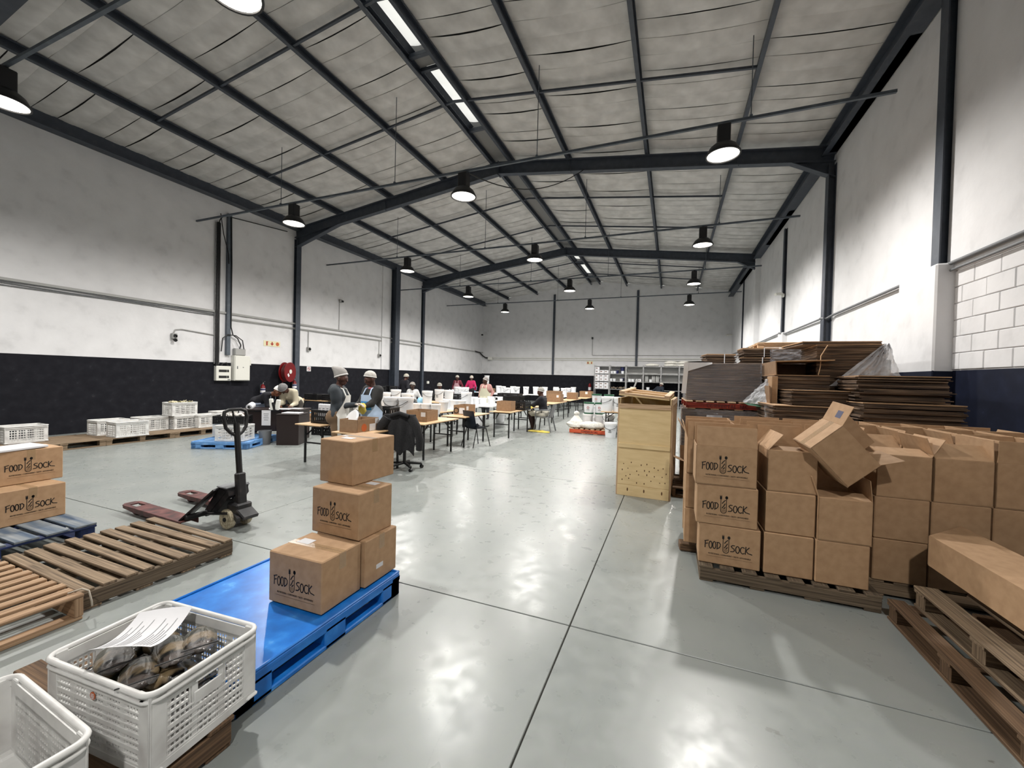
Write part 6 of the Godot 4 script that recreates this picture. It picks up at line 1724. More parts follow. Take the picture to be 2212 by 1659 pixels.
	part("knotted_neck", sh().blob(Vector3(0.0, 0.43, 0), Vector3(0.085, 0.06, 0.07), nz, 0.9, 18, 12), M.sack, t)
	t = thing("sack", "full white sack lying flat on the orange pallet", "sack", V(-2.18, 0.15, 12.05), 0, "sacks on the orange pallet")
	part("body", sh().blob(Vector3(0, 0.085, 0), Vector3(0.4, 0.12, 0.22), nz, 0.16, 22, 14, Basis(), 0.3), M.sack, t)
	t = thing("sack", "white sack at the back beside the plywood crate's left edge", "sack", V(-1.3, 0.3, 12.6), 0, "sacks on the orange pallet")
	part("body", sh().blob(Vector3(0, 0.15, 0), Vector3(0.22, 0.2, 0.2), nz, 0.25, 18, 10), M.sack, t)
	part("lower_bulge", sh().blob(Vector3(0, -0.12, 0), Vector3(0.25, 0.18, 0.22), nz, 0.25, 18, 10), M.sack, t)

func block_pallet(label: String, w: float, d: float, h: float, at: Vector3, turn: float, m: Material, txt := "") -> Node3D:
	# solid painted side boards with stencilled letters, pale board ends on top
	var t := thing("stencilled_pallet", label, "pallet", at, turn)
	for i in 8:
		var x := lerpf(-w / 2 + 0.05, w / 2 - 0.05, i / 7.0)
		part("top_board", sh().box(Vector3(x, h - 0.01, 0), Vector3(0.1, 0.02, d), Basis(), 0.003), M.pine_pale if i % 2 == 0 else M.pine, t)
	for s in [-1.0, 1.0]:
		part("side_board", sh().box(Vector3(0, h / 2 - 0.004, s * (d / 2 - 0.02)), Vector3(w, h - 0.045, 0.035), Basis(), 0.004), m, t)
	part("middle_stringer", sh().box(Vector3(0, h / 2 - 0.004, 0), Vector3(w, h - 0.045, 0.04)), m, t)
	for i in 4:
		part("bottom_board", sh().box(Vector3(lerpf(-w / 2 + 0.08, w / 2 - 0.08, i / 3.0), 0.008, 0), Vector3(0.12, 0.016, d), Basis(), 0.003), M.pine, t)
	if txt != "":
		var tx := part("stencilled_letters", text_mesh(txt, 0.075, 0.002), M.red_dark, t)
		tx.position = Vector3(0, h / 2 - 0.004, d / 2 + 0.0)
	return t

func carton_stacks():
	# first pallet: two columns of plain ends and the branded column at the left
	var q := RandomNumberGenerator.new()
	q.seed = 77
	pallet("grey weathered pallet under the front stack of cartons on the right", 1.18, 1.25, 0.125, V(0.84, 0, 4.22), 0, {"mat": M.wood_grey, "boards": 8, "along_z": true, "jitter": 0.002, "side": M.wood_grey})
	block_of_wood()
	var lv := ["bottom", "middle", "top"]
	var gr := "cartons on the front right pallet"
	var y0 := 0.128
	for k in 3:
		var o := {"logo": 0.34, "logo_y": 0.5, "group": gr}
		if k == 2: o.open = [98, 92, null, null]
		carton("branded carton with printed logo, %s one of the left column on the right side" % lv[k], 0.44, 0.318, 0.33, V(0.455 - 0.016 * k + (0.012 if k == 0 else 0.0), y0 + 0.321 * k, 3.82), -1.0 + 0.8 * k, o)
	for k in 3:
		var o := {"group": gr, "tape": false}
		if k == 2: o.open = [175, 88, 128, 40]
		carton("plain carton, %s one of the middle column in the front right stack" % lv[k], 0.325, 0.318, 0.43, V(0.865 + 0.006 * k, y0 + 0.321 * k, 3.87 + 0.01 * k), 1.0, o)
	for k in 2:
		var o := {"group": gr, "tape": false}
		if k == 1: o.open = [172, 86, 72, 96]
		carton("plain carton, %s one of the short right column in the front right stack" % ["bottom", "top"][k], 0.325, 0.318, 0.43, V(1.2 + 0.008 * k, y0 + 0.321 * k, 3.86), 0.5, o)
	var spots := [[0.36, 4.2, 0.44, 0.33], [0.36, 4.56, 0.44, 0.33], [0.84, 4.32, 0.43, 0.38], [1.26, 4.32, 0.4, 0.38], [0.84, 4.72, 0.43, 0.36], [1.26, 4.72, 0.4, 0.36]]
	var nm := ["second row, behind the branded column", "third row, behind the branded column", "second row, behind the middle column", "second row, behind the short column", "third row, behind the middle column", "third row, behind the short column"]
	for i in spots.size():
		var s: Array = spots[i]
		for k in 3:
			var o := {"group": gr, "tape": false}
			if k == 2: o.open = [[92, 90, 75, 105], [88, 90, 60, 100], [90, 92, null, null], [90, 88, null, 80], [86, 88, null, null], [90, 92, null, null]][i]
			carton("%s carton of the front right stack in the %s" % [lv[k], nm[i]], s[2] - 0.012, 0.318, s[3] - 0.012, V(s[0], y0 + 0.321 * k, s[1]), q.randf_range(-1.5, 1.5), o)
	var tb := carton("open empty carton with a blue sticker, tipped over on top of the right stack", 0.375, 0.26, 0.287, Vector3.ZERO, 0, {"open": [null, 88, 66, 62], "flap": 0.15})
	tb.transform = Transform3D(Basis(Vector3(0.6641, -0.7283, -0.1688), Vector3(0.7337, 0.6783, -0.0402), Vector3(0.1438, -0.0972, 0.9848)), Vector3(1.053, 1.02, -3.696))
	part("tape", sh().box(Vector3(-0.188, 0.13, 0), Vector3(0.001, 0.26, 0.06)), M.tape, tb)
	var fl := tb.get_node("flap2") if tb.has_node("flap2") else tb.get_child(2)
	part("stuck_label", sh().box(Vector3(0.03, 0, 0.07), Vector3(0.07, 0.0065, 0.055)), M.blue_lbl, fl)
	# second pallet: long rows to the right wall with flaps standing up
	pallet("timber pallet under the long right stack of plain cartons", 1.2, 1.3, 0.125, V(2.05, 0, 4.55), 0, {"mat": M.wood, "boards": 8, "along_z": true, "jitter": 0.003})
	gr = "cartons on the long right stack"
	var col := ["leftmost column", "second column", "third column", "fourth column"]
	var rw := ["front row", "middle row", "rear row"]
	for r in 3:
		for c in 4:
			for k in 3:
				var o := {"group": gr, "tape": false}
				if k == 2:
					o.open = [[150, 90, 60 + 8 * c, 100], [140, 95, 75, 80 + 4 * c], [88, 92, 85, 70]][r]
					if r == 0 and c == 2: o.open = [90, 90, 95, 80]
					if r == 0 and c == 0: o.open = [165, null, 45, 62]
					if r == 0 and c == 1: o.open = [140, null, 70, 92]
				carton("plain carton of the long right stack, %s of the %s in the %s" % [lv[k], col[c], rw[r]], 0.322, 0.318, 0.42, V(1.63 + 0.333 * c + 0.004 * k, y0 + 0.321 * k, 4.1 + 0.435 * r), q.randf_range(-0.8, 0.8), o)
	# open carton on the floor by the plywood crate
	carton("open dark carton low beside the plywood crate's right side", 0.4, 0.3, 0.45, V(0.4, 0.14, 6.55), 15, {"open": [null, 80, 20, 60], "mat": M.card_dark})
	pallet("dark pallet under the low open carton beside the plywood crate", 0.9, 0.9, 0.135, V(0.5, 0, 6.5), 0, {"mat": M.wood_brown})

func block_of_wood():
	solo("wood_block", sh().box(V(0.19, 0.04, 4.2), Vector3(0.16, 0.07, 0.12), Basis(Vector3.UP, 0.1), 0.006), M.wood_brown, "short dark wood block lying on the floor left of the front right stack", "wood block")

# ------------------------------------------------------------------ flattened cardboard and wrapped loads
func sheets(label: String, w: float, h: float, d: float, at: Vector3, turn: float, n: int, sd: int, jit := 0.015, band := false) -> Node3D:
	# a bundle of flattened cartons: thin boards with ragged ends
	var t := thing("cardboard_bundle", label, "cardboard", at, turn, "")
	var q := RandomNumberGenerator.new()
	q.seed = sd
	var th := h / n
	var s := sh()
	for i in n - 1:
		s.box(Vector3(q.randf_range(-jit, jit), (i + 0.5) * th, q.randf_range(-jit, jit)), Vector3(w * q.randf_range(0.97, 1.0), th * 0.86, d * q.randf_range(0.97, 1.0)), Basis(Vector3.UP, q.randf_range(-0.012, 0.012)))
	var bd := part("board_layers", s, M.card_edge, t)
	bd.set_meta("kind", "stuff")
	part("top_board", sh().box(Vector3(0.0, h - th * 0.5, 0), Vector3(w, th * 0.8, d), Basis(Vector3.UP, q.randf_range(-0.02, 0.02))), M.card, t)
	if band:
		part("strap", sh().box(Vector3(0.05, h / 2, d / 2 + jit), Vector3(0.014, h, 0.003)), M.paper, t)
	return t

func wrapped_load(label: String, w: float, h: float, d: float, at: Vector3, turn: float, n: int, sd: int) -> Node3D:
	var t := thing("wrapped_load", label, "wrapped load", at, turn)
	var q := RandomNumberGenerator.new()
	q.seed = sd
	var s := sh()
	for i in n:
		s.box(Vector3(q.randf_range(-0.008, 0.008), (i + 0.5) * h / n, q.randf_range(-0.008, 0.008)), Vector3(w - 0.02, h / n * 0.94, d - 0.02), Basis(), 0.004)
	part("stacked_boards", s, M.card_edge, t)
	var nz := noise(sd, 1.2, 3)
	var f := sh()
	for side in 4:
		var yaw: float = [0.0, PI / 2, PI, -PI / 2][side]
		var b := Basis(Vector3.UP, yaw)
		var L := w if side % 2 == 0 else d
		var D := (d if side % 2 == 0 else w) / 2
		f.grid(16, 16, func(u: float, v2: float) -> Vector3:
			var p := Vector3((u - 0.5) * (L + 0.004), v2 * h, D + 0.006)
			p.z += 0.006 * nz.get_noise_3d(p.x * 3.0, p.y * 22.0, yaw * 5.0)
			return b * p)
	f.grid(6, 6, func(u: float, v2: float) -> Vector3: return Vector3((u - 0.5) * w, h + 0.006, (0.5 - v2) * d))
	part("stretch_film", f, M.film, t)
	return t

func drape(called: String, label: String, a: Vector3, b: Vector3, c: Vector3, d: Vector3, amp: float, sd: int, m: Material):
	# a hanging film between four corners (a-b bottom, d-c top) with long folds
	var nz := noise(sd, 0.8, 3)
	var nn := (b - a).cross(d - a).normalized()
	var s := sh()
	s.grid(26, 18, func(u: float, w: float) -> Vector3:
		var p := a.lerp(b, u).lerp(d.lerp(c, u), w)
		return p + nn * amp * (nz.get_noise_2d(u * 11.0, w * 2.5) + 0.4 * nz.get_noise_2d(u * 30.0, w * 8.0)))
	solo(called, s, m, label, "plastic film")

func cardboard_stores():
	# left: wrapped grey load on a red stencilled pallet over a dark wrapped one
	wrapped_load("dark film-wrapped load of flat cartons below the red pallet", 1.12, 1.1, 1.1, V(0.72, 0.08, 7.55), 0, 22, 3)
	pallet("timber pallet under the dark wrapped load", 1.15, 1.15, 0.078, V(0.76, 0, 7.55), 0, {"mat": M.wood_brown, "boards": 6})
	block_pallet("red stencilled pallet with pale board ends between two wrapped loads", 1.16, 1.2, 0.13, V(0.78, 1.182, 7.6), 2, M.red_wood, "CORRECTAL  MC")
	wrapped_load("grey shiny film-wrapped load on the red stencilled pallet", 1.06, 0.6, 1.0, V(0.74, 1.315, 7.68), 1, 16, 5)
	var fs := thing("foam_sheet", "white packing sheet folded over the top left corner of the grey wrapped load", "foam sheet", Vector3.ZERO, 0)
	part("top_flap", sh().grid(8, 6, func(u: float, w: float) -> Vector3: return V(0.19 + 0.4 * u * (1.0 - 0.2 * w), 1.925 + 0.02 * sin(u * 3.0), 7.16 + w * 0.9)), M.paper, fs)
	part("front_fold", sh().grid(8, 6, func(u: float, w: float) -> Vector3: return V(0.19 + 0.4 * u, 1.925 - 0.16 * w * (1.0 - u * 0.85), 7.155 - 0.01 * w)), M.paper, fs)
	part("side_strip", sh().grid(4, 10, func(u: float, w: float) -> Vector3: return V(0.18 + 0.07 * u - 0.03 * w, 1.92 - 0.5 * w, 7.15 - 0.008 * sin(w * 7.0))), M.paper, fs)
	solo("film_scrap", sh().grid(8, 6, func(u: float, w: float) -> Vector3: return V(0.52 + 0.22 * u, 1.1 - 0.14 * w, 6.97 - 0.02 * sin(u * 5.0) - 0.03 * w)), M.film_white, "crumpled clear film hanging below the red pallet", "plastic film")
	# small bundles on a stack behind
	wrapped_load("tall film-wrapped load behind the grey one, carrying small bundles", 1.2, 1.93, 1.1, V(0.95, 0.0, 8.95), 0, 36, 7)
	sheets("small strapped bundle of flat cartons on the rear load, left one", 0.5, 0.22, 0.5, V(0.82, 1.932, 8.8), 8, 12, 21, 0.03, true)
	sheets("small strapped bundle of flat cartons on the rear load, lower right", 0.6, 0.16, 0.5, V(1.5, 1.932, 8.8), -5, 9, 22, 0.02, true)
	sheets("small strapped bundle of flat cartons on the rear load, upper right", 0.58, 0.17, 0.5, V(1.48, 2.094, 8.8), 4, 9, 23, 0.03, true)
	wrapped_load("tall brown film-wrapped load behind the opened bundles, topped by a pallet", 1.1, 2.235, 1.1, V(2.2, 0.0, 9.0), 0, 44, 9)
	pallet("pale wooden pallet on top of the tall brown wrapped load", 1.3, 1.0, 0.13, V(2.1, 2.24, 9.1), 0, {"mat": M.pine_pale, "blocks": true, "boards": 6})
	# centre: opened stacks
	wrapped_load("wide film-wrapped base load under the opened cardboard bundles", 1.5, 1.08, 1.2, V(2.0, 0.0, 6.55), 0, 26, 11)
	sheets("lowest bundle of flat cartons in film, below the thin pale board", 1.15, 0.26, 0.9, V(1.75, 1.085, 6.35), 2, 24, 31, 0.02)
	sheets("middle bundle of flat cartons with a projecting pale board", 0.82, 0.19, 0.85, V(1.78, 1.35, 6.45), 4, 19, 32, 0.02)
	sheets("bundle of flat cartons with a pale cut end, under the dark gap", 0.62, 0.19, 0.9, V(1.62, 1.545, 6.9), 0, 20, 33, 0.006)
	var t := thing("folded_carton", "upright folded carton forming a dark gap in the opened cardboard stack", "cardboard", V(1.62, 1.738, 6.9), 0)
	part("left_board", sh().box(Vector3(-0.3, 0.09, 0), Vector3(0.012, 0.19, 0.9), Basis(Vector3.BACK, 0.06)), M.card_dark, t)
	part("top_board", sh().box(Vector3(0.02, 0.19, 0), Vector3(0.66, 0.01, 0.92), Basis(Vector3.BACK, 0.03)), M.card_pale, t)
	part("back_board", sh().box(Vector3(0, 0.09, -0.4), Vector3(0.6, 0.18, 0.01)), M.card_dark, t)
	t = thing("folded_carton", "tall pale cardboard edge standing left of the opened stack", "cardboard", V(1.3, 0.9, 6.55), 0)
	part("board", sh().box(Vector3(0, 0.4, 0), Vector3(0.07, 0.82, 0.3), Basis(), 0.004), M.card, t)
	part("board", sh().box(Vector3(-0.05, 0.32, 0.05), Vector3(0.012, 0.72, 0.3), Basis(Vector3.BACK, 0.05)), M.card_dark, t)
	sheets("tall stack of flat cartons with fluted ends, half covered by clear film", 0.72, 0.62, 0.95, V(2.22, 1.54, 7.15), -3, 60, 34, 0.006)
	sheets("curling topmost flat cartons above the tall fluted stack", 0.9, 0.05, 0.9, V(2.1, 2.162, 7.2), 3, 3, 35, 0.02)
	drape("clear_film", "clear plastic film hanging off the tall fluted cardboard stack", V(1.95, 1.6, 6.55), V(2.75, 1.58, 6.6), V(2.62, 2.16, 6.68), V(2.55, 2.17, 6.66), 0.05, 41, M.film_white)
	drape("clear_film", "clear plastic film sagging down the right end of the fluted stack", V(2.5, 1.55, 6.6), V(2.85, 1.55, 7.3), V(2.66, 2.15, 7.3), V(2.6, 2.16, 6.65), 0.04, 42, M.film_white)
	drape("clear_film", "loose clear film between the grey wrapped load and the opened bundles", V(1.0, 1.32, 6.9), V(1.35, 1.3, 6.4), V(1.32, 1.66, 6.5), V(1.26, 1.67, 6.75), 0.05, 43, M.film_white)
	drape("clear_film", "torn clear film hanging beside the lowest bundle of flat cartons", V(1.2, 0.95, 6.2), V(1.5, 0.9, 5.95), V(1.42, 1.3, 6.0), V(1.15, 1.32, 6.25), 0.04, 44, M.film_clear)
	# right: ragged flat stack
	sheets("ragged stack of flat cartons against the right wall, upper part", 0.78, 0.3, 0.9, V(2.42, 1.43, 6.2), -4, 22, 51, 0.04)
	sheets("ragged stack of flat cartons against the right wall, lower part", 0.9, 0.34, 0.95, V(2.42, 1.085, 6.15), 3, 24, 52, 0.03)
	var strap := sh()
	strap.tube([V(1.95, 2.15, 6.66), V(1.86, 2.0, 6.6), V(1.83, 1.85, 6.5), V(1.8, 1.74, 6.46)], 0.006, 6)
	solo("loose_strap", strap, M.card_pale, "loose pale strapping band curving in front of the opened bundles", "strap")
	solo("green_sheet", sh().grid(6, 6, func(u: float, w: float) -> Vector3: return V(1.0 + 0.5 * u, 1.32 - 0.02 * w - 0.05 * u, 6.85 - 0.4 * w + 0.03 * sin(u * 6.0))), M.green_pl, "dark green plastic sheet edge at the right end of the red pallet", "plastic film")
	solo("wall_panel", sh().box(V(3.05, 1.75, 7.9), Vector3(0.3, 0.55, 0.02), Basis(Vector3.UP, 0.8), 0.004), M.grey_box, "grey pointed sheet leaning behind the film against the right wall", "sheet")

# ------------------------------------------------------------------ right foreground
func foreground_right():
	pallet("worn timber pallet lowest of the pile in the lower right corner", 1.2, 1.25, 0.14, V(2.03, 0, 2.93), 0, {"mat": M.wood_brown, "boards": 6, "board_w": 0.1, "along_z": true, "blocks": true, "jitter": 0.004})
	pallet("worn timber pallet in the middle of the pile in the lower right corner", 1.15, 1.2, 0.14, V(2.12, 0.142, 2.9), 0, {"mat": M.wood, "boards": 5, "board_w": 0.13, "along_z": true, "blocks": true, "jitter": 0.006})
	pallet("upper timber pallet of the corner pile, set back under the long box", 0.95, 1.2, 0.13, V(2.27, 0.284, 2.88), 0, {"mat": M.wood_brown, "boards": 5, "board_w": 0.11, "along_z": true, "blocks": true, "jitter": 0.004})
	pallet("worn timber pallet on the floor nearest the right edge", 1.2, 1.25, 0.14, V(2.0, 0, 1.62), 0, {"mat": M.wood_brown, "boards": 6, "board_w": 0.1, "along_z": true, "blocks": true})
	pallet("worn timber pallet on the near right pallet, beside the frame's edge", 1.15, 1.2, 0.14, V(2.1, 0.142, 1.6), 0, {"mat": M.wood, "boards": 5, "board_w": 0.13, "along_z": true, "blocks": true})
	var t := thing("long_box", "long plain brown cardboard box lying on the pallets in the lower right", "box", V(1.93, 0.418, 2.75), 0)
	# a skewed end facing away
	var s := sh()
	var y1 := 0.2
	var pts := PackedVector2Array([Vector2(-0.3, -0.78), Vector2(0.03, -1.12), Vector2(0.06, 0.85), Vector2(-0.27, 0.85)])
	s.extrude(pts, y1, Transform3D(Basis(Vector3.RIGHT, PI / 2), Vector3(0, y1 / 2, 0)))
	part("body", s, M.card, t)
	part("end_flap", sh().bar(Vector3(-0.297, y1 / 2, -0.785), Vector3(0.03, y1 / 2, -1.125), 0.008, y1 - 0.01), M.card_dark, t)

# ------------------------------------------------------------------ shelving at the far wall
func shelving():
	var xs := [-4.64, -3.68, -2.67, -1.64, -0.62, 0.4, 1.4]
	var ys := [0.1, 0.56, 1.06, 1.55, 2.03, 2.5]
	for b in 6:
		var t := thing("shelf_unit", "grey steel shelving bay at the far wall, %s" % ["leftmost with white boxes", "second with blue and white tubs", "third from the left", "fourth from the left", "fifth behind the stooping worker", "rightmost behind the wrapped load"][b], "shelving", Vector3.ZERO, 0, "shelving bays at the far wall")
		for y in ys:
			part("shelf", bx(xs[b] + 0.03, xs[b + 1] - 0.03, y - 0.035, y, 26.0, 26.45), M.galv, t)
		for x in [xs[b] + 0.02, xs[b + 1] - 0.02]:
			for z in [26.0, 26.44]:
				part("post", bx(x - 0.02, x + 0.02, 0, 2.56, z - 0.02, z + 0.02), M.galv, t)
		part("back_panel", bx(xs[b] + 0.03, xs[b + 1] - 0.03, 1.56, 2.5, 26.46, 26.47), M.grey_box, t)
	# small white boxes
	var gr := "small white boxes on the leftmost shelves"
	var p := thing("white_box", "small white box with brown print, topmost of the stacked pair on the top shelf", "box", V(-4.45, 2.245, 26.2), 0, gr)
	part("body", sh().box(Vector3(0, 0.1, 0), Vector3(0.27, 0.2, 0.3), Basis(), 0.005), M.paper, p)
	part("brown_print", sh().box(Vector3(-0.04, 0.11, 0.151), Vector3(0.12, 0.05, 0.002)), M.ply_knot, p)
	var n := ["left", "middle", "right"]
	for k in 3: again(p, "small white box with brown print on the top shelf, %s one in the bottom row" % n[k], V(-4.45 + 0.29 * k, 2.035, 26.2))
	for lvl in 2:
		for r in 2:
			for k in 3:
				again(p, "small white box with brown print on the %s shelf of boxes, %s row, %s" % [["second", "third"][lvl], ["lower", "upper"][r], n[k]], V(-4.45 + 0.29 * k, [1.555, 1.065][lvl] + 0.208 * r, 26.2))
	# tubs and other goods
	gr = "tubs on the far shelves"
	var tub := bucket_proto(0.26, 0.2, "small navy tub on the top shelf of the second bay, left", V(-3.25, 2.035, 26.2), gr, {"name": "shelf_tub", "handle": false, "mat": M.blue_lbl, "lid": M.blue_lbl})
	again(tub, "small navy tub on the top shelf of the second bay, right lower", V(-2.9, 2.035, 26.2), 0)
	again(tub, "small navy tub on the top shelf of the second bay, right upper", V(-2.9, 2.24, 26.2), 0)
	again(tub, "small navy tub on the middle shelf of the second bay", V(-2.92, 1.555, 26.2), 0)
	var wt := bucket_proto(0.2, 0.16, "white tub on the top shelf at the left of the second bay", V(-3.55, 2.035, 26.15), gr, {"name": "shelf_tub", "handle": false})
	for a in [[-3.36, 2.035, "white tub in front of the left navy tub on the top shelf"], [-2.88, 2.035, "white tub in front of the right navy tubs on the top shelf"], [-3.6, 1.555, "white tub at the left of the middle shelf in the second bay"], [-3.38, 1.555, "greyish tub on the middle shelf of the second bay"], [-2.95, 1.555, "bright white tub in front of the middle shelf's navy tub"], [-2.45, 1.555, "white tub on the middle shelf at the left of the third bay"], [-2.25, 1.555, "white tub beside the tall pipe on the middle shelf of the third bay"], [-1.2, 1.555, "white tub on the middle shelf of the fourth bay"], [-1.35, 1.07, "white tub low on the fourth bay"], [-2.3, 1.07, "white tub low on the third bay"]]:
		again(wt, a[2], V(a[0], a[1], 26.1), 0)
	for a in [[-1.45, "left"], [-1.05, "middle"], [-0.82, "right"]]:
		var bt := thing("paper_pack", "tall pale paper pack on the middle shelf of the fourth bay, %s" % a[1], "pack", V(a[0], 1.555, 26.25), 0, "packs on the far shelves")
		part("pack", sh().box(Vector3(0, 0.2, 0), Vector3(0.2, 0.4, 0.2), Basis(), 0.02), M.grey_box, bt)
		part("crease", sh().box(Vector3(0.03, 0.2, 0.1), Vector3(0.02, 0.36, 0.006)), M.grey_pl, bt)
	var sb := thing("white_box", "white box with brown print on the middle shelf right of the pipe", "box", V(-1.92, 1.555, 26.2), 0)
	part("body", sh().box(Vector3(0, 0.08, 0), Vector3(0.33, 0.16, 0.3), Basis(), 0.005), M.paper, sb)
	part("brown_print", sh().box(Vector3(0.04, 0.09, 0.151), Vector3(0.08, 0.04, 0.002)), M.ply_knot, sb)
	mixed_heap("packets", "brown loose packets on the low shelf of the second bay", "packets", V(-3.15, 1.1, 26.2), 0.8, 0.3, 26, 31, [Color(0.5, 0.45, 0.38), Color(0.35, 0.3, 0.26)], 0.06)
	solo("plastic_tube", sh().tube([V(-2.55, 0.03, 25.6), V(-1.96, 1.72, 25.9)], 0.05, 12), M.grey_box, "pale plastic pipe leaning against the third shelving bay", "pipe")
	var nz := noise(12, 0.3, 2)
	for a in [[-1.15, 2.53, 0.5, "single flat white sack on top of the fourth bay"], [-0.1, 2.53, 0.48, "lower left white sack on top of the fifth and sixth bays"], [0.65, 2.53, 0.48, "lower right white sack on top of the fifth and sixth bays"], [-0.08, 2.69, 0.48, "upper left white sack on top of the fifth and sixth bays"], [0.66, 2.69, 0.48, "upper right white sack on top of the fifth and sixth bays"]]:
		var sk := thing("sack", a[3], "sack", V(a[0], a[1], 26.2), 0, "sacks on top of the shelves")
		part("body", sh().blob(Vector3(0, 0.06, 0), Vector3(a[2] * 0.85, 0.11, 0.25), nz, 0.12, 18, 10, Basis(), 0.4), M.sack, sk)

# ------------------------------------------------------------------ people
func sdf_into(s: Sh, bones: Array, cell: float, k: float):
	# joins tapered capsules [a, b, ra, rb, colour, squash] with a smooth minimum and meshes the field as surface nets
	var lo := Vector3.ONE * 1e9
	var hi := -lo
	for b in bones:
		var r: float = maxf(b[2], b[3]) * 1.25 + k + cell * 2.0
		lo = lo.min(b[0] - Vector3.ONE * r).min(b[1] - Vector3.ONE * r)
		hi = hi.max(b[0] + Vector3.ONE * r).max(b[1] + Vector3.ONE * r)
	var nx := int((hi.x - lo.x) / cell) + 2
	var ny := int((hi.y - lo.y) / cell) + 2
	var nz := int((hi.z - lo.z) / cell) + 2
	var n := nx * ny * nz
	var field := PackedFloat32Array()
	field.resize(n)
	field.fill(1.0)
	var near := PackedFloat32Array()
	near.resize(n)
	near.fill(9.0)
	var who := PackedInt32Array()
	who.resize(n)
	for bi in bones.size():
		var b: Array = bones[bi]
		var a: Vector3 = b[0]
		var ab: Vector3 = b[1] - a
		var l2 := maxf(ab.length_squared(), 1e-8)
		var ra: float = b[2]
		var rb: float = b[3]
		var sq: Vector3 = b[5] if b.size() > 5 else Vector3.ONE
		var r := maxf(ra, rb) * 1.25 + k + cell * 2.0
		var p0: Vector3 = ((b[0] as Vector3).min(b[1]) - Vector3.ONE * r - lo) / cell
		var p1: Vector3 = ((b[0] as Vector3).max(b[1]) + Vector3.ONE * r - lo) / cell
		for z in range(maxi(0, int(p0.z)), mini(nz, int(p1.z) + 1)):
			for y in range(maxi(0, int(p0.y)), mini(ny, int(p1.y) + 1)):
				var row := (z * ny + y) * nx
				for x in range(maxi(0, int(p0.x)), mini(nx, int(p1.x) + 1)):
					var p := lo + Vector3(x, y, z) * cell - a
					var t := clampf(p.dot(ab) / l2, 0.0, 1.0)
					var d := ((p - ab * t) * sq).length() - lerpf(ra, rb, t)
					var i := row + x
					if d < near[i]:
						near[i] = d
						who[i] = bi
					var f := field[i]
					var h := maxf(k - absf(d - f), 0.0)
					field[i] = minf(d, f) - h * h * 0.25 / k
	# surface nets
	var id := PackedInt32Array()
	id.resize(n)
	id.fill(-1)
	var st: Array[int] = [0, 1, nx, nx + 1, nx * ny, nx * ny + 1, nx * ny + nx, nx * ny + nx + 1]
	var lim := cell * 1.9
	var cells := PackedInt32Array()
	for z in nz - 1:
		for y in ny - 1:
			var row := (z * ny + y) * nx
			for x in nx - 1:
				var i := row + x
				if absf(field[i]) > lim: continue
				var mask := 0
				for c in 8:
					if field[i + st[c]] < 0.0: mask += 1
				if mask == 0 or mask == 8: continue
				var acc := Vector3.ZERO
				var cnt := 0
				for e in 12:
					var e0: int = [0, 2, 4, 6, 0, 1, 4, 5, 0, 1, 2, 3][e]
					var e1: int = [1, 3, 5, 7, 2, 3, 6, 7, 4, 5, 6, 7][e]
					var f0 := field[i + st[e0]]
					var f1 := field[i + st[e1]]
					if (f0 < 0.0) == (f1 < 0.0): continue
					var t := f0 / (f0 - f1)
					acc += Vector3(e0 & 1, (e0 >> 1) & 1, e0 >> 2).lerp(Vector3(e1 & 1, (e1 >> 1) & 1, e1 >> 2), t)
					cnt += 1
				var g3 := Vector3(field[i + 1] - field[i], field[i + nx] - field[i], field[i + nx * ny] - field[i]) + Vector3(field[i + st[7]] - field[i + st[6]], field[i + st[7]] - field[i + st[5]], field[i + st[7]] - field[i + st[3]])
				s.col = bones[who[i]][4]
				var pp := lo + (Vector3(x, y, z) + acc / cnt) * cell
				id[i] = s.vert(pp, g3 if g3.length_squared() > 0 else Vector3.UP, Vector2(pp.x, pp.y))
				cells.append(i)
	for i in cells:
		for ax in 3:
			var d: int = [1, nx, nx * ny][ax]
			var u: int = [nx, nx * ny, 1][ax]
			var w: int = [nx * ny, 1, nx][ax]
			if i - u < 0 or i - w < 0 or i - u - w < 0: continue
			var f0 := field[i]
			var f1 := field[i + d]
			if (f0 < 0.0) == (f1 < 0.0): continue
			var a := id[i]
			var b := id[i - u]
			var c := id[i - u - w]
			var e := id[i - w]
			if a < 0 or b < 0 or c < 0 or e < 0: continue
			if f0 < 0.0: s.ix.append_array(PackedInt32Array([a, c, b, a, e, c]))
			else: s.ix.append_array(PackedInt32Array([a, b, c, a, c, e]))

func lin(c: Color) -> Color:
	return c.srgb_to_linear()

func elbow(sh0: Vector3, hand: Vector3, pole: Vector3) -> Vector3:
	var d := hand - sh0
	var L := minf(d.length(), 0.53)
	var a := acos(clampf((0.28 * 0.28 + L * L - 0.255 * 0.255) / (2.0 * 0.28 * L), -1, 1))
	var dn := d.normalized()
	var pl := (pole - dn * pole.dot(dn)).normalized()
	return sh0 + dn * cos(a) * 0.28 + pl * sin(a) * 0.28

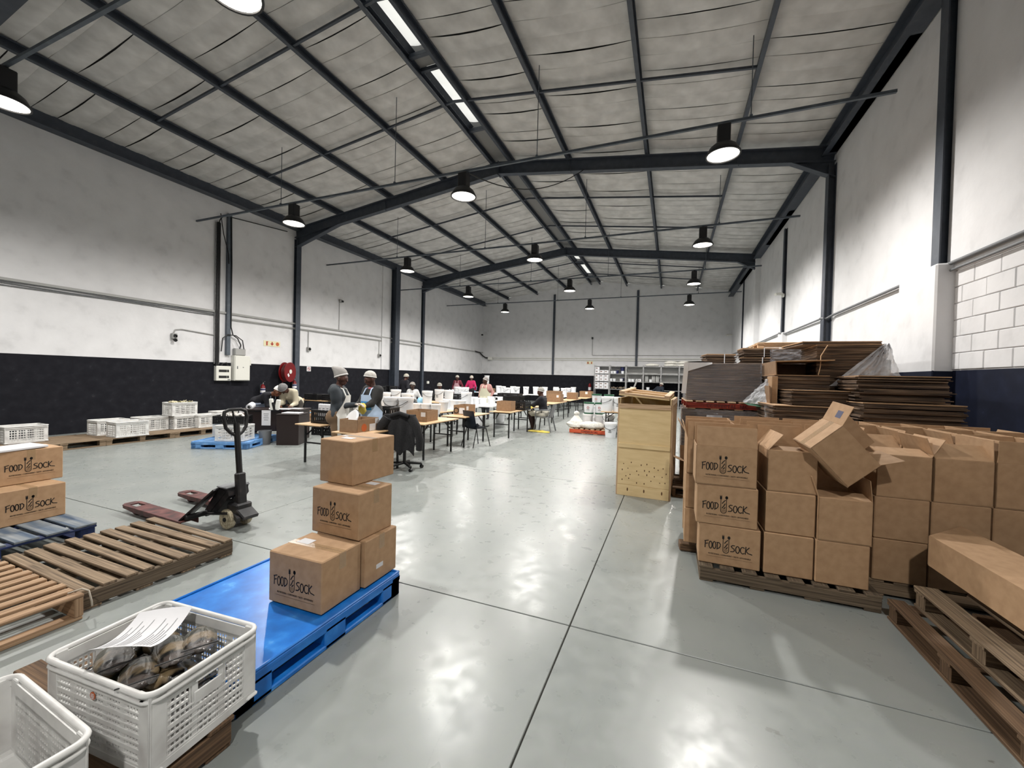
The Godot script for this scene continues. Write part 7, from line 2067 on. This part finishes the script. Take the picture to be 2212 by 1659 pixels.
func hand_bones(wrist: Vector3, dir: Vector3, palm_n: Vector3, side: float, col: Color, curl: float) -> Array:
	# palm, four fingers of two bent segments each, and a thumb that leaves the side of the palm
	var out := []
	var x := dir.cross(palm_n).normalized() * side
	var nn := x.cross(dir).normalized() * side
	if nn.dot(palm_n) < 0: nn = -nn
	var p0 := wrist + dir * 0.015
	var p1 := wrist + dir * 0.075
	for k in 3:
		out.append([p0 + x * (k - 1) * 0.018, p1 + x * (k - 1) * 0.024, 0.014, 0.013, col])
	var ln := [0.066, 0.076, 0.07, 0.055]
	for k in 4:
		var b := p1 + x * (1.5 - k) * 0.02
		var d1 := (dir * cos(curl * 0.7) + nn * sin(curl * 0.7) + x * (1.5 - k) * 0.06).normalized()
		var m: Vector3 = b + d1 * ln[k] * 0.55
		var d2 := (dir * cos(curl * 1.6) + nn * sin(curl * 1.6)).normalized()
		var e: Vector3 = m + d2 * ln[k] * 0.5
		out.append([b, m, 0.0095, 0.0085, col])
		out.append([m, e, 0.0085, 0.007, col])
	var tb := wrist + dir * 0.03 + x * 0.028
	var tm := tb + (dir * 0.55 + x * 0.7 + nn * 0.35).normalized() * 0.035
	out.append([tb, tm, 0.0125, 0.011, col])
	out.append([tm, tm + (dir * 0.85 + x * 0.15 + nn * 0.4).normalized() * 0.03, 0.0105, 0.008, col])
	return out

func person(label: String, at: Vector3, turn: float, o: Dictionary) -> Node3D:
	var t := thing("person", label, "person", at, turn)
	var cell: float = o.get("cell", 0.024)
	var fine: bool = cell < 0.02
	var skin: Color = lin(o.get("skin", Color(0.27, 0.165, 0.115)))
	var sit: bool = o.get("sit", false)
	var fat: float = o.get("fat", 1.0)
	var sc: float = o.get("scale", 1.0)
	t.scale = Vector3.ONE * sc
	var hip := Vector3(0, 0.5 if sit else 0.88, 0)
	if o.has("hip"): hip = o.hip
	var S := Basis(Vector3.RIGHT, deg_to_rad(o.get("lean", 4.0)))
	var hd := S * Basis(Vector3.UP, deg_to_rad(o.get("head_yaw", 0.0))) * Basis(Vector3.RIGHT, deg_to_rad(o.get("head_pitch", 8.0)))
	var neck := hip + S * Vector3(0, 0.5, -0.01)
	var head := neck + S * Vector3(0, 0.06, 0.015) + hd * Vector3(0, 0.075, 0.015)
	var shl := [hip + S * Vector3(0.165, 0.43, -0.01), hip + S * Vector3(-0.165, 0.43, -0.01)]
	var hands := [o.get("hl", hip + S * Vector3(0.24, 0.0, 0.12)), o.get("hr", hip + S * Vector3(-0.24, 0.0, 0.12))]
	var body := []
	var coat := []
	var legs := []
	var up := Vector3(1, 1, 1.25)
	var TC: Color = lin(o.get("top", Color(0.2, 0.2, 0.22)))
	var BC: Color = lin(o.get("bottom", Color(0.1, 0.1, 0.12)))
	var wr := []
	# trunk
	var trunk := [[hip + Vector3(-0.07, 0, 0), hip + Vector3(0.07, 0, 0), 0.125 * fat, 0.125 * fat], [hip, hip + S * Vector3(0, 0.2, 0), 0.13 * fat, 0.125 * fat], [hip + S * Vector3(-0.075, 0.33, 0.005), hip + S * Vector3(0.075, 0.33, 0.005), 0.12 * fat, 0.12 * fat], [shl[0] + S * Vector3(-0.04, 0.005, 0), shl[1] + S * Vector3(0.04, 0.005, 0), 0.07, 0.07]]
	for b in trunk:
		body.append([b[0], b[1], b[2] - 0.012, b[3] - 0.012, skin, up])
		coat.append([b[0], b[1], b[2] + 0.012, b[3] + 0.012, TC, up])
	body.append([neck + S * Vector3(0, -0.06, 0), head + hd * Vector3(0, -0.03, -0.02), 0.055, 0.052, skin])
	for i in 2:
		var sd := 1.0 if i == 0 else -1.0
		var el := elbow(shl[i], hands[i], o.get("pole", Vector3(sd * 0.5, -0.7, -0.6)))
		var fd: Vector3 = (hands[i] - el).normalized()
		var wrist := el + fd * 0.235
		wr.append([wrist, fd])
		body.append([shl[i], el, 0.05, 0.04, skin]); body.append([el, wrist, 0.04, 0.027, skin])
		if not o.get("bare_arms", false):
			coat.append([shl[i], el, 0.068 * fat, 0.058, TC])
			coat.append([el, el + fd * 0.215, 0.058, 0.042, TC])
		# legs
		var hj := hip + Vector3(sd * 0.085, -0.03, 0)
		var kn: Vector3
		var an: Vector3
		if sit:
			kn = hip + Vector3(sd * 0.11, -0.02, 0.42)
			an = Vector3(sd * 0.1, 0.08, 0.32 + o.get("foot", 0.1))
		else:
			kn = Vector3(sd * 0.1, 0.47, 0.03 + hip.z * 0.5)
			an = Vector3(sd * 0.1, 0.08, -0.02)
		if o.has("step"): an.z += sd * float(o.step)
		body.append([hj, kn, 0.08 * fat, 0.052, skin]); body.append([kn, an, 0.052, 0.034, skin])
		body.append([an + Vector3(0, -0.035, 0), an + Vector3(sd * 0.015, -0.045, 0.15), 0.037, 0.03, lin(Color(0.08, 0.08, 0.09))])
		legs.append([hj, kn, 0.098 * fat, 0.07, BC]); legs.append([kn, an + Vector3(0, 0.03, 0), 0.07, 0.05, o.get("calf", BC)])
	legs.append([hip + Vector3(-0.07, 0, 0), hip + Vector3(0.07, 0, 0), 0.135 * fat, 0.135 * fat, BC, Vector3(1, 1, 1.1)])
	if o.get("bum", 0.0) > 0: legs.append([hip + Vector3(-0.06, -0.03, -0.05), hip + Vector3(0.06, -0.03, -0.05), 0.12, 0.12, BC])
	var s := sh()
	sdf_into(s, body, cell, 0.05)
	# head with a face
	var hb := []
	var H := func(x: float, y: float, z: float) -> Vector3: return head + hd * Vector3(x, y, z)
	hb.append([H.call(0, 0.035, -0.025), H.call(0, 0.03, 0.005), 0.088, 0.08, skin])
	hb.append([H.call(0, -0.02, 0.02), H.call(0, -0.065, 0.045), 0.066, 0.042, skin])
	hb.append([H.call(-0.035, 0.0, 0.05), H.call(0.035, 0.0, 0.05), 0.035, 0.035, skin])
	hb.append([H.call(0, 0.012, 0.082), H.call(0, -0.018, 0.1), 0.011, 0.017, skin])
	hb.append([H.call(-0.035, 0.032, 0.07), H.call(0.035, 0.032, 0.07), 0.016, 0.016, skin])
	var lip := Color(skin.r * 1.2, skin.g * 0.8, skin.b * 0.85)
	hb.append([H.call(-0.02, -0.052, 0.078), H.call(0.02, -0.052, 0.078), 0.011, 0.011, lip])
	for e in [-1.0, 1.0]:
		hb.append([H.call(e * 0.034, 0.012, 0.077), H.call(e * 0.034, 0.012, 0.078), 0.0125, 0.0125, lin(Color(0.06, 0.05, 0.05))])
		hb.append([H.call(e * 0.086, 0.01, -0.01), H.call(e * 0.09, -0.02, -0.005), 0.02, 0.014, skin])
	hb.append([H.call(0, -0.05, -0.02), neck + S * Vector3(0, -0.03, 0), 0.05, 0.055, skin])
	sdf_into(s, hb, 0.0085 if fine else 0.016, 0.02)
	for i in 2:
		var pn: Vector3 = o.get("palm", Vector3(0, -1, 0))
		pn = (pn - wr[i][1] * pn.dot(wr[i][1])).normalized()
		var hc: Color = lin(o.glove) if o.has("glove") else skin
		sdf_into(s, hand_bones(wr[i][0], wr[i][1], pn, 1.0 if i == 0 else -1.0, hc, o.get("curl", 0.7)), 0.0055 if fine else 0.012, 0.009)
	part("body", s, M.skin, t)
	if not sit or true:
		var tr := sh()
		sdf_into(tr, legs, cell, 0.04)
		part("trousers" if not o.get("skirt", false) else "skirt", tr, M.vc, t)
	var ct := sh()
	if o.has("hood"):
		coat.append([neck + S * Vector3(-0.09, -0.03, -0.06), neck + S * Vector3(0.09, -0.03, -0.06), 0.055, 0.055, TC])
		coat.append([neck + S * Vector3(0, -0.1, -0.11), neck + S * Vector3(0, -0.03, -0.09), 0.07, 0.06, TC])
	sdf_into(ct, coat, cell, 0.045)
	part(o.get("top_name", "jacket"), ct, M.vc, t)
	if o.has("collar"):
		var co := sh()
		co.col = lin(o.collar)
		co.tube(arc(neck + S * Vector3(0, -0.035, 0.005), S * Vector3.RIGHT, S * Vector3.BACK, 0.066, 0, 360, 18), 0.02, 8, false)
		part("collar", co, M.vc, t)
	if o.has("apron"):
		var ap := sh()
		ap.col = lin(o.apron)
		var bot: float = o.get("apron_to", -0.38)
		for lay in 2:
			ap.grid(14, 18, func(u: float, w: float) -> Vector3:
				var y := lerpf(bot, 0.36, w)
				var hw := lerpf(0.24, 0.11, smoothstep(0.55, 1.0, w)) * fat
				var x := (u - 0.5) * 2.0 * hw
				var dz := sqrt(maxf(0.0, 1.0 - (x / 0.27) ** 2)) * (0.15 if w > 0.3 else 0.16) * fat
				var z := 0.03 * lay * 0.1 + dz + (0.035 if y < 0.0 else 0.018)
				if y >= 0: return hip + S * Vector3(x, y, z)
				if sit: return hip + Vector3(x, 0.13, -y + 0.1)
				return hip + Vector3(x, y, z + 0.01 * sin(x * 40.0)), lay == 1)
		part("apron", ap, M.vc, t)
		var sp := sh()
		sp.col = lin(o.get("strap", o.apron))
		for e in [-1.0, 1.0]:
			sp.tube([hip + S * Vector3(e * 0.09, 0.34, 0.15 * fat), hip + S * Vector3(e * 0.075, 0.46, 0.09), neck + S * Vector3(e * 0.06, -0.0, -0.04)], 0.012, 6)
		part("apron_strap", sp, M.vc, t)
		if o.has("bib"):
			var bb := sh()
			bb.col = lin(o.bib)
			bb.grid(10, 6, func(u: float, w: float) -> Vector3:
				var x := (u - 0.5) * 0.26
				return hip + S * Vector3(x, lerpf(0.08, 0.24, w), sqrt(1.0 - (x / 0.27) ** 2) * 0.155 * fat + 0.024))
			part("apron_bib", bb, M.vc, t)
	# hair net: a puffed cap with an elastic band
	var hn := sh()
	var nzz := noise(hash(label) % 1000, 0.6, 3)
	var tilt := Basis(Vector3.RIGHT, deg_to_rad(o.get("net_tilt", -28.0)))
	var tall: float = o.get("net_tall", 1.0)
	hn.col = lin(o.get("net", Color(0.66, 0.65, 0.63)))
	hn.grid(26, 14, func(u: float, w: float) -> Vector3:
		var a := TAU * u
		var b := deg_to_rad(lerpf(100.0, 0.0, w))
		var r := 1.0 + 0.05 * nzz.get_noise_2d(cos(a) * 3.0 + sin(a) * 5.0, w * 5.0)
		var p := Vector3(sin(b) * cos(a) * 0.101, cos(b) * 0.1 * tall, sin(b) * sin(a) * 0.113) * r
		if tall > 1.1: p += Vector3(0, 0, -0.1) * smoothstep(0.25, 1.0, w)
		return head + hd * (Vector3(0, 0.062, -0.028) + tilt * p), true)
	part("hair_net", hn, M.vc, t)
	var eb := sh()
	eb.col = lin(o.get("band", Color(0.85, 0.85, 0.84)))
	var ring := []
	for i in 21:
		var a := TAU * i / 20.0
		ring.append(head + hd * (Vector3(0, 0.062, -0.028) + tilt * Vector3(cos(a) * 0.1, -0.014, sin(a) * 0.112)))
	eb.tube(ring, 0.009, 6, false)
	part("elastic_band", eb, M.vc, t)
	return t

func people():
	var n := Color(0.7, 0.69, 0.67)
	# the two packers in the middle of the hall
	person("worker seen from behind in a grey-blue hoodie, tall white hair net and tan trousers", V(-5.33, 0, 5.35), 114, {"cell": 0.016, "top": Color(0.2, 0.22, 0.25), "bottom": Color(0.45, 0.36, 0.27), "hood": true, "top_name": "hoodie", "lean": 3, "head_yaw": -4, "net_tall": 1.75, "net": Color(0.55, 0.54, 0.53), "band": Color(0.92, 0.91, 0.9), "hl": Vector3(0.1, 1.06, 0.31), "hr": Vector3(-0.06, 1.08, 0.33), "pole": Vector3(0, -1, -0.5), "bum": 1.0, "apron": Color(0.83, 0.83, 0.81), "glove": Color(0.75, 0.7, 0.66), "fat": 1.05})
	person("worker facing the hoodie wearer, in a charcoal cardigan, hair net and white and blue apron", V(-5.2, 0, 6.12), -8, {"cell": 0.016, "top": Color(0.17, 0.17, 0.17), "bottom": Color(0.1, 0.1, 0.11), "top_name": "cardigan", "lean": 6, "head_yaw": -18, "head_pitch": 16, "apron": Color(0.7, 0.78, 0.88), "bib": Color(0.22, 0.55, 0.78), "collar": Color(0.7, 0.4, 0.42), "hl": Vector3(0.02, 0.98, 0.38), "hr": Vector3(-0.16, 1.0, 0.36), "fat": 1.12, "net": n, "glove": Color(0.72, 0.7, 0.68)})
	var pk := thing("golden_pack", "crinkled golden pack held between the two standing workers", "pack", V(-5.08, 0.99, 5.68), 20)
	var gs := sh()
	gs.blob(Vector3.ZERO, Vector3(0.07, 0.1, 0.05), noise(3, 0.6, 3), 0.5, 18, 12)
	part("pack", gs, M.yellow, pk)
	var wt := thing("white_tub", "white tub standing between the two workers above the black crate", "tub", V(-5.32, 0.87, 5.82), 0)
	part("body", sh().lathe([Vector2(0, 0), Vector2(0.08, 0), Vector2(0.1, 0.18), Vector2(0.09, 0.18), Vector2(0.07, 0.02), Vector2(0, 0.02)], 20), M.bucket, wt)
	# two people bending over the desk
	person("person bending low over the desk in a navy jumper and white hair net", V(-9.55, 0, 7.05), 98, {"top": Color(0.055, 0.065, 0.1), "bottom": Color(0.08, 0.08, 0.1), "lean": 66, "hip": Vector3(0, 0.84, -0.05), "head_pitch": -20, "head_yaw": -15, "skin": Color(0.42, 0.26, 0.19), "net": Color(0.86, 0.85, 0.84), "apron": Color(0.62, 0.66, 0.74), "hl": Vector3(0.2, 0.77, 0.62), "hr": Vector3(-0.12, 0.77, 0.66), "pole": Vector3(0, -1, -0.3), "cell": 0.02})
	person("person leaning down beside the writer in a cream coat and grey hair net", V(-8.95, 0, 7.55), 20, {"top": Color(0.74, 0.71, 0.62), "bottom": Color(0.3, 0.28, 0.26), "lean": 52, "hip": Vector3(0, 0.84, -0.05), "head_pitch": 25, "net": Color(0.42, 0.42, 0.42), "band": Color(0.5, 0.5, 0.5), "hl": Vector3(0.2, 0.77, 0.52), "hr": Vector3(-0.15, 0.77, 0.5), "pole": Vector3(0, -0.6, -0.6), "cell": 0.02})
	# farther workers
	person("worker standing with back turned in a long black coat beside the broad column", V(-10.5, 0, 14.2), 165, {"top": Color(0.045, 0.047, 0.06), "bottom": Color(0.045, 0.047, 0.06), "net": Color(0.62, 0.6, 0.55), "head_pitch": 20, "fat": 1.15})
	person("small seated worker in a white top beside the black-coated one", V(-9.5, 0, 13.4), 15, {"sit": true, "scale": 1.04, "top": Color(0.8, 0.8, 0.8), "bottom": Color(0.2, 0.2, 0.22), "apron": Color(0.86, 0.86, 0.86), "skin": Color(0.22, 0.14, 0.11), "net": Color(0.5, 0.48, 0.46)})
	person("seated worker with head bowed, dark top and white apron straps", V(-9.6, 0, 15.6), 10, {"sit": true, "scale": 1.02, "top": Color(0.05, 0.05, 0.065), "bottom": Color(0.1, 0.1, 0.12), "apron": Color(0.8, 0.8, 0.82), "head_pitch": 32, "net": Color(0.55, 0.54, 0.5)})
	person("standing worker in a maroon top with a pale apron and hair net", V(-11.2, 0, 20.0), 10, {"top": Color(0.38, 0.13, 0.17), "bottom": Color(0.1, 0.1, 0.12), "apron": Color(0.7, 0.55, 0.58), "head_pitch": 15, "net": Color(0.62, 0.6, 0.55)})
	person("standing worker with back turned in a magenta top", V(-10.35, 0, 20.0), 190, {"top": Color(0.68, 0.1, 0.32), "bottom": Color(0.12, 0.1, 0.12), "fat": 1.15, "net": Color(0.66, 0.63, 0.58)})
	person("worker in a pale pink jacket and cream apron looking left, among the buckets", V(-6.55, 0, 13.9), 0, {"top": Color(0.68, 0.51, 0.485), "bottom": Color(0.2, 0.2, 0.22), "apron": Color(0.78, 0.77, 0.68), "head_yaw": -55, "head_pitch": 4, "fat": 1.2, "scale": 0.96, "net": Color(0.5, 0.48, 0.47), "cell": 0.02})
	person("woman seated on the grey armchair in a black jacket, white skirt and brown leggings", V(-3.62, 0.0, 11.85), 268, {"sit": true, "top": Color(0.045, 0.047, 0.065), "bottom": Color(0.76, 0.74, 0.69), "calf": lin(Color(0.17, 0.09, 0.085)), "skirt": true, "lean": 8, "foot": 0.0, "fat": 1.15, "hl": Vector3(0.18, 0.75, 0.5), "hr": Vector3(-0.14, 0.75, 0.52), "net": Color(0.56, 0.55, 0.53), "cell": 0.02, "hip": Vector3(0, 0.55, 0)})
	person("stooping worker in a navy top before the far shelves, back turned", V(-0.75, 0, 24.6), 150, {"top": Color(0.03, 0.05, 0.12), "bottom": Color(0.03, 0.04, 0.08), "lean": 35, "head_pitch": 10, "fat": 1.15, "net": Color(0.62, 0.6, 0.56)})
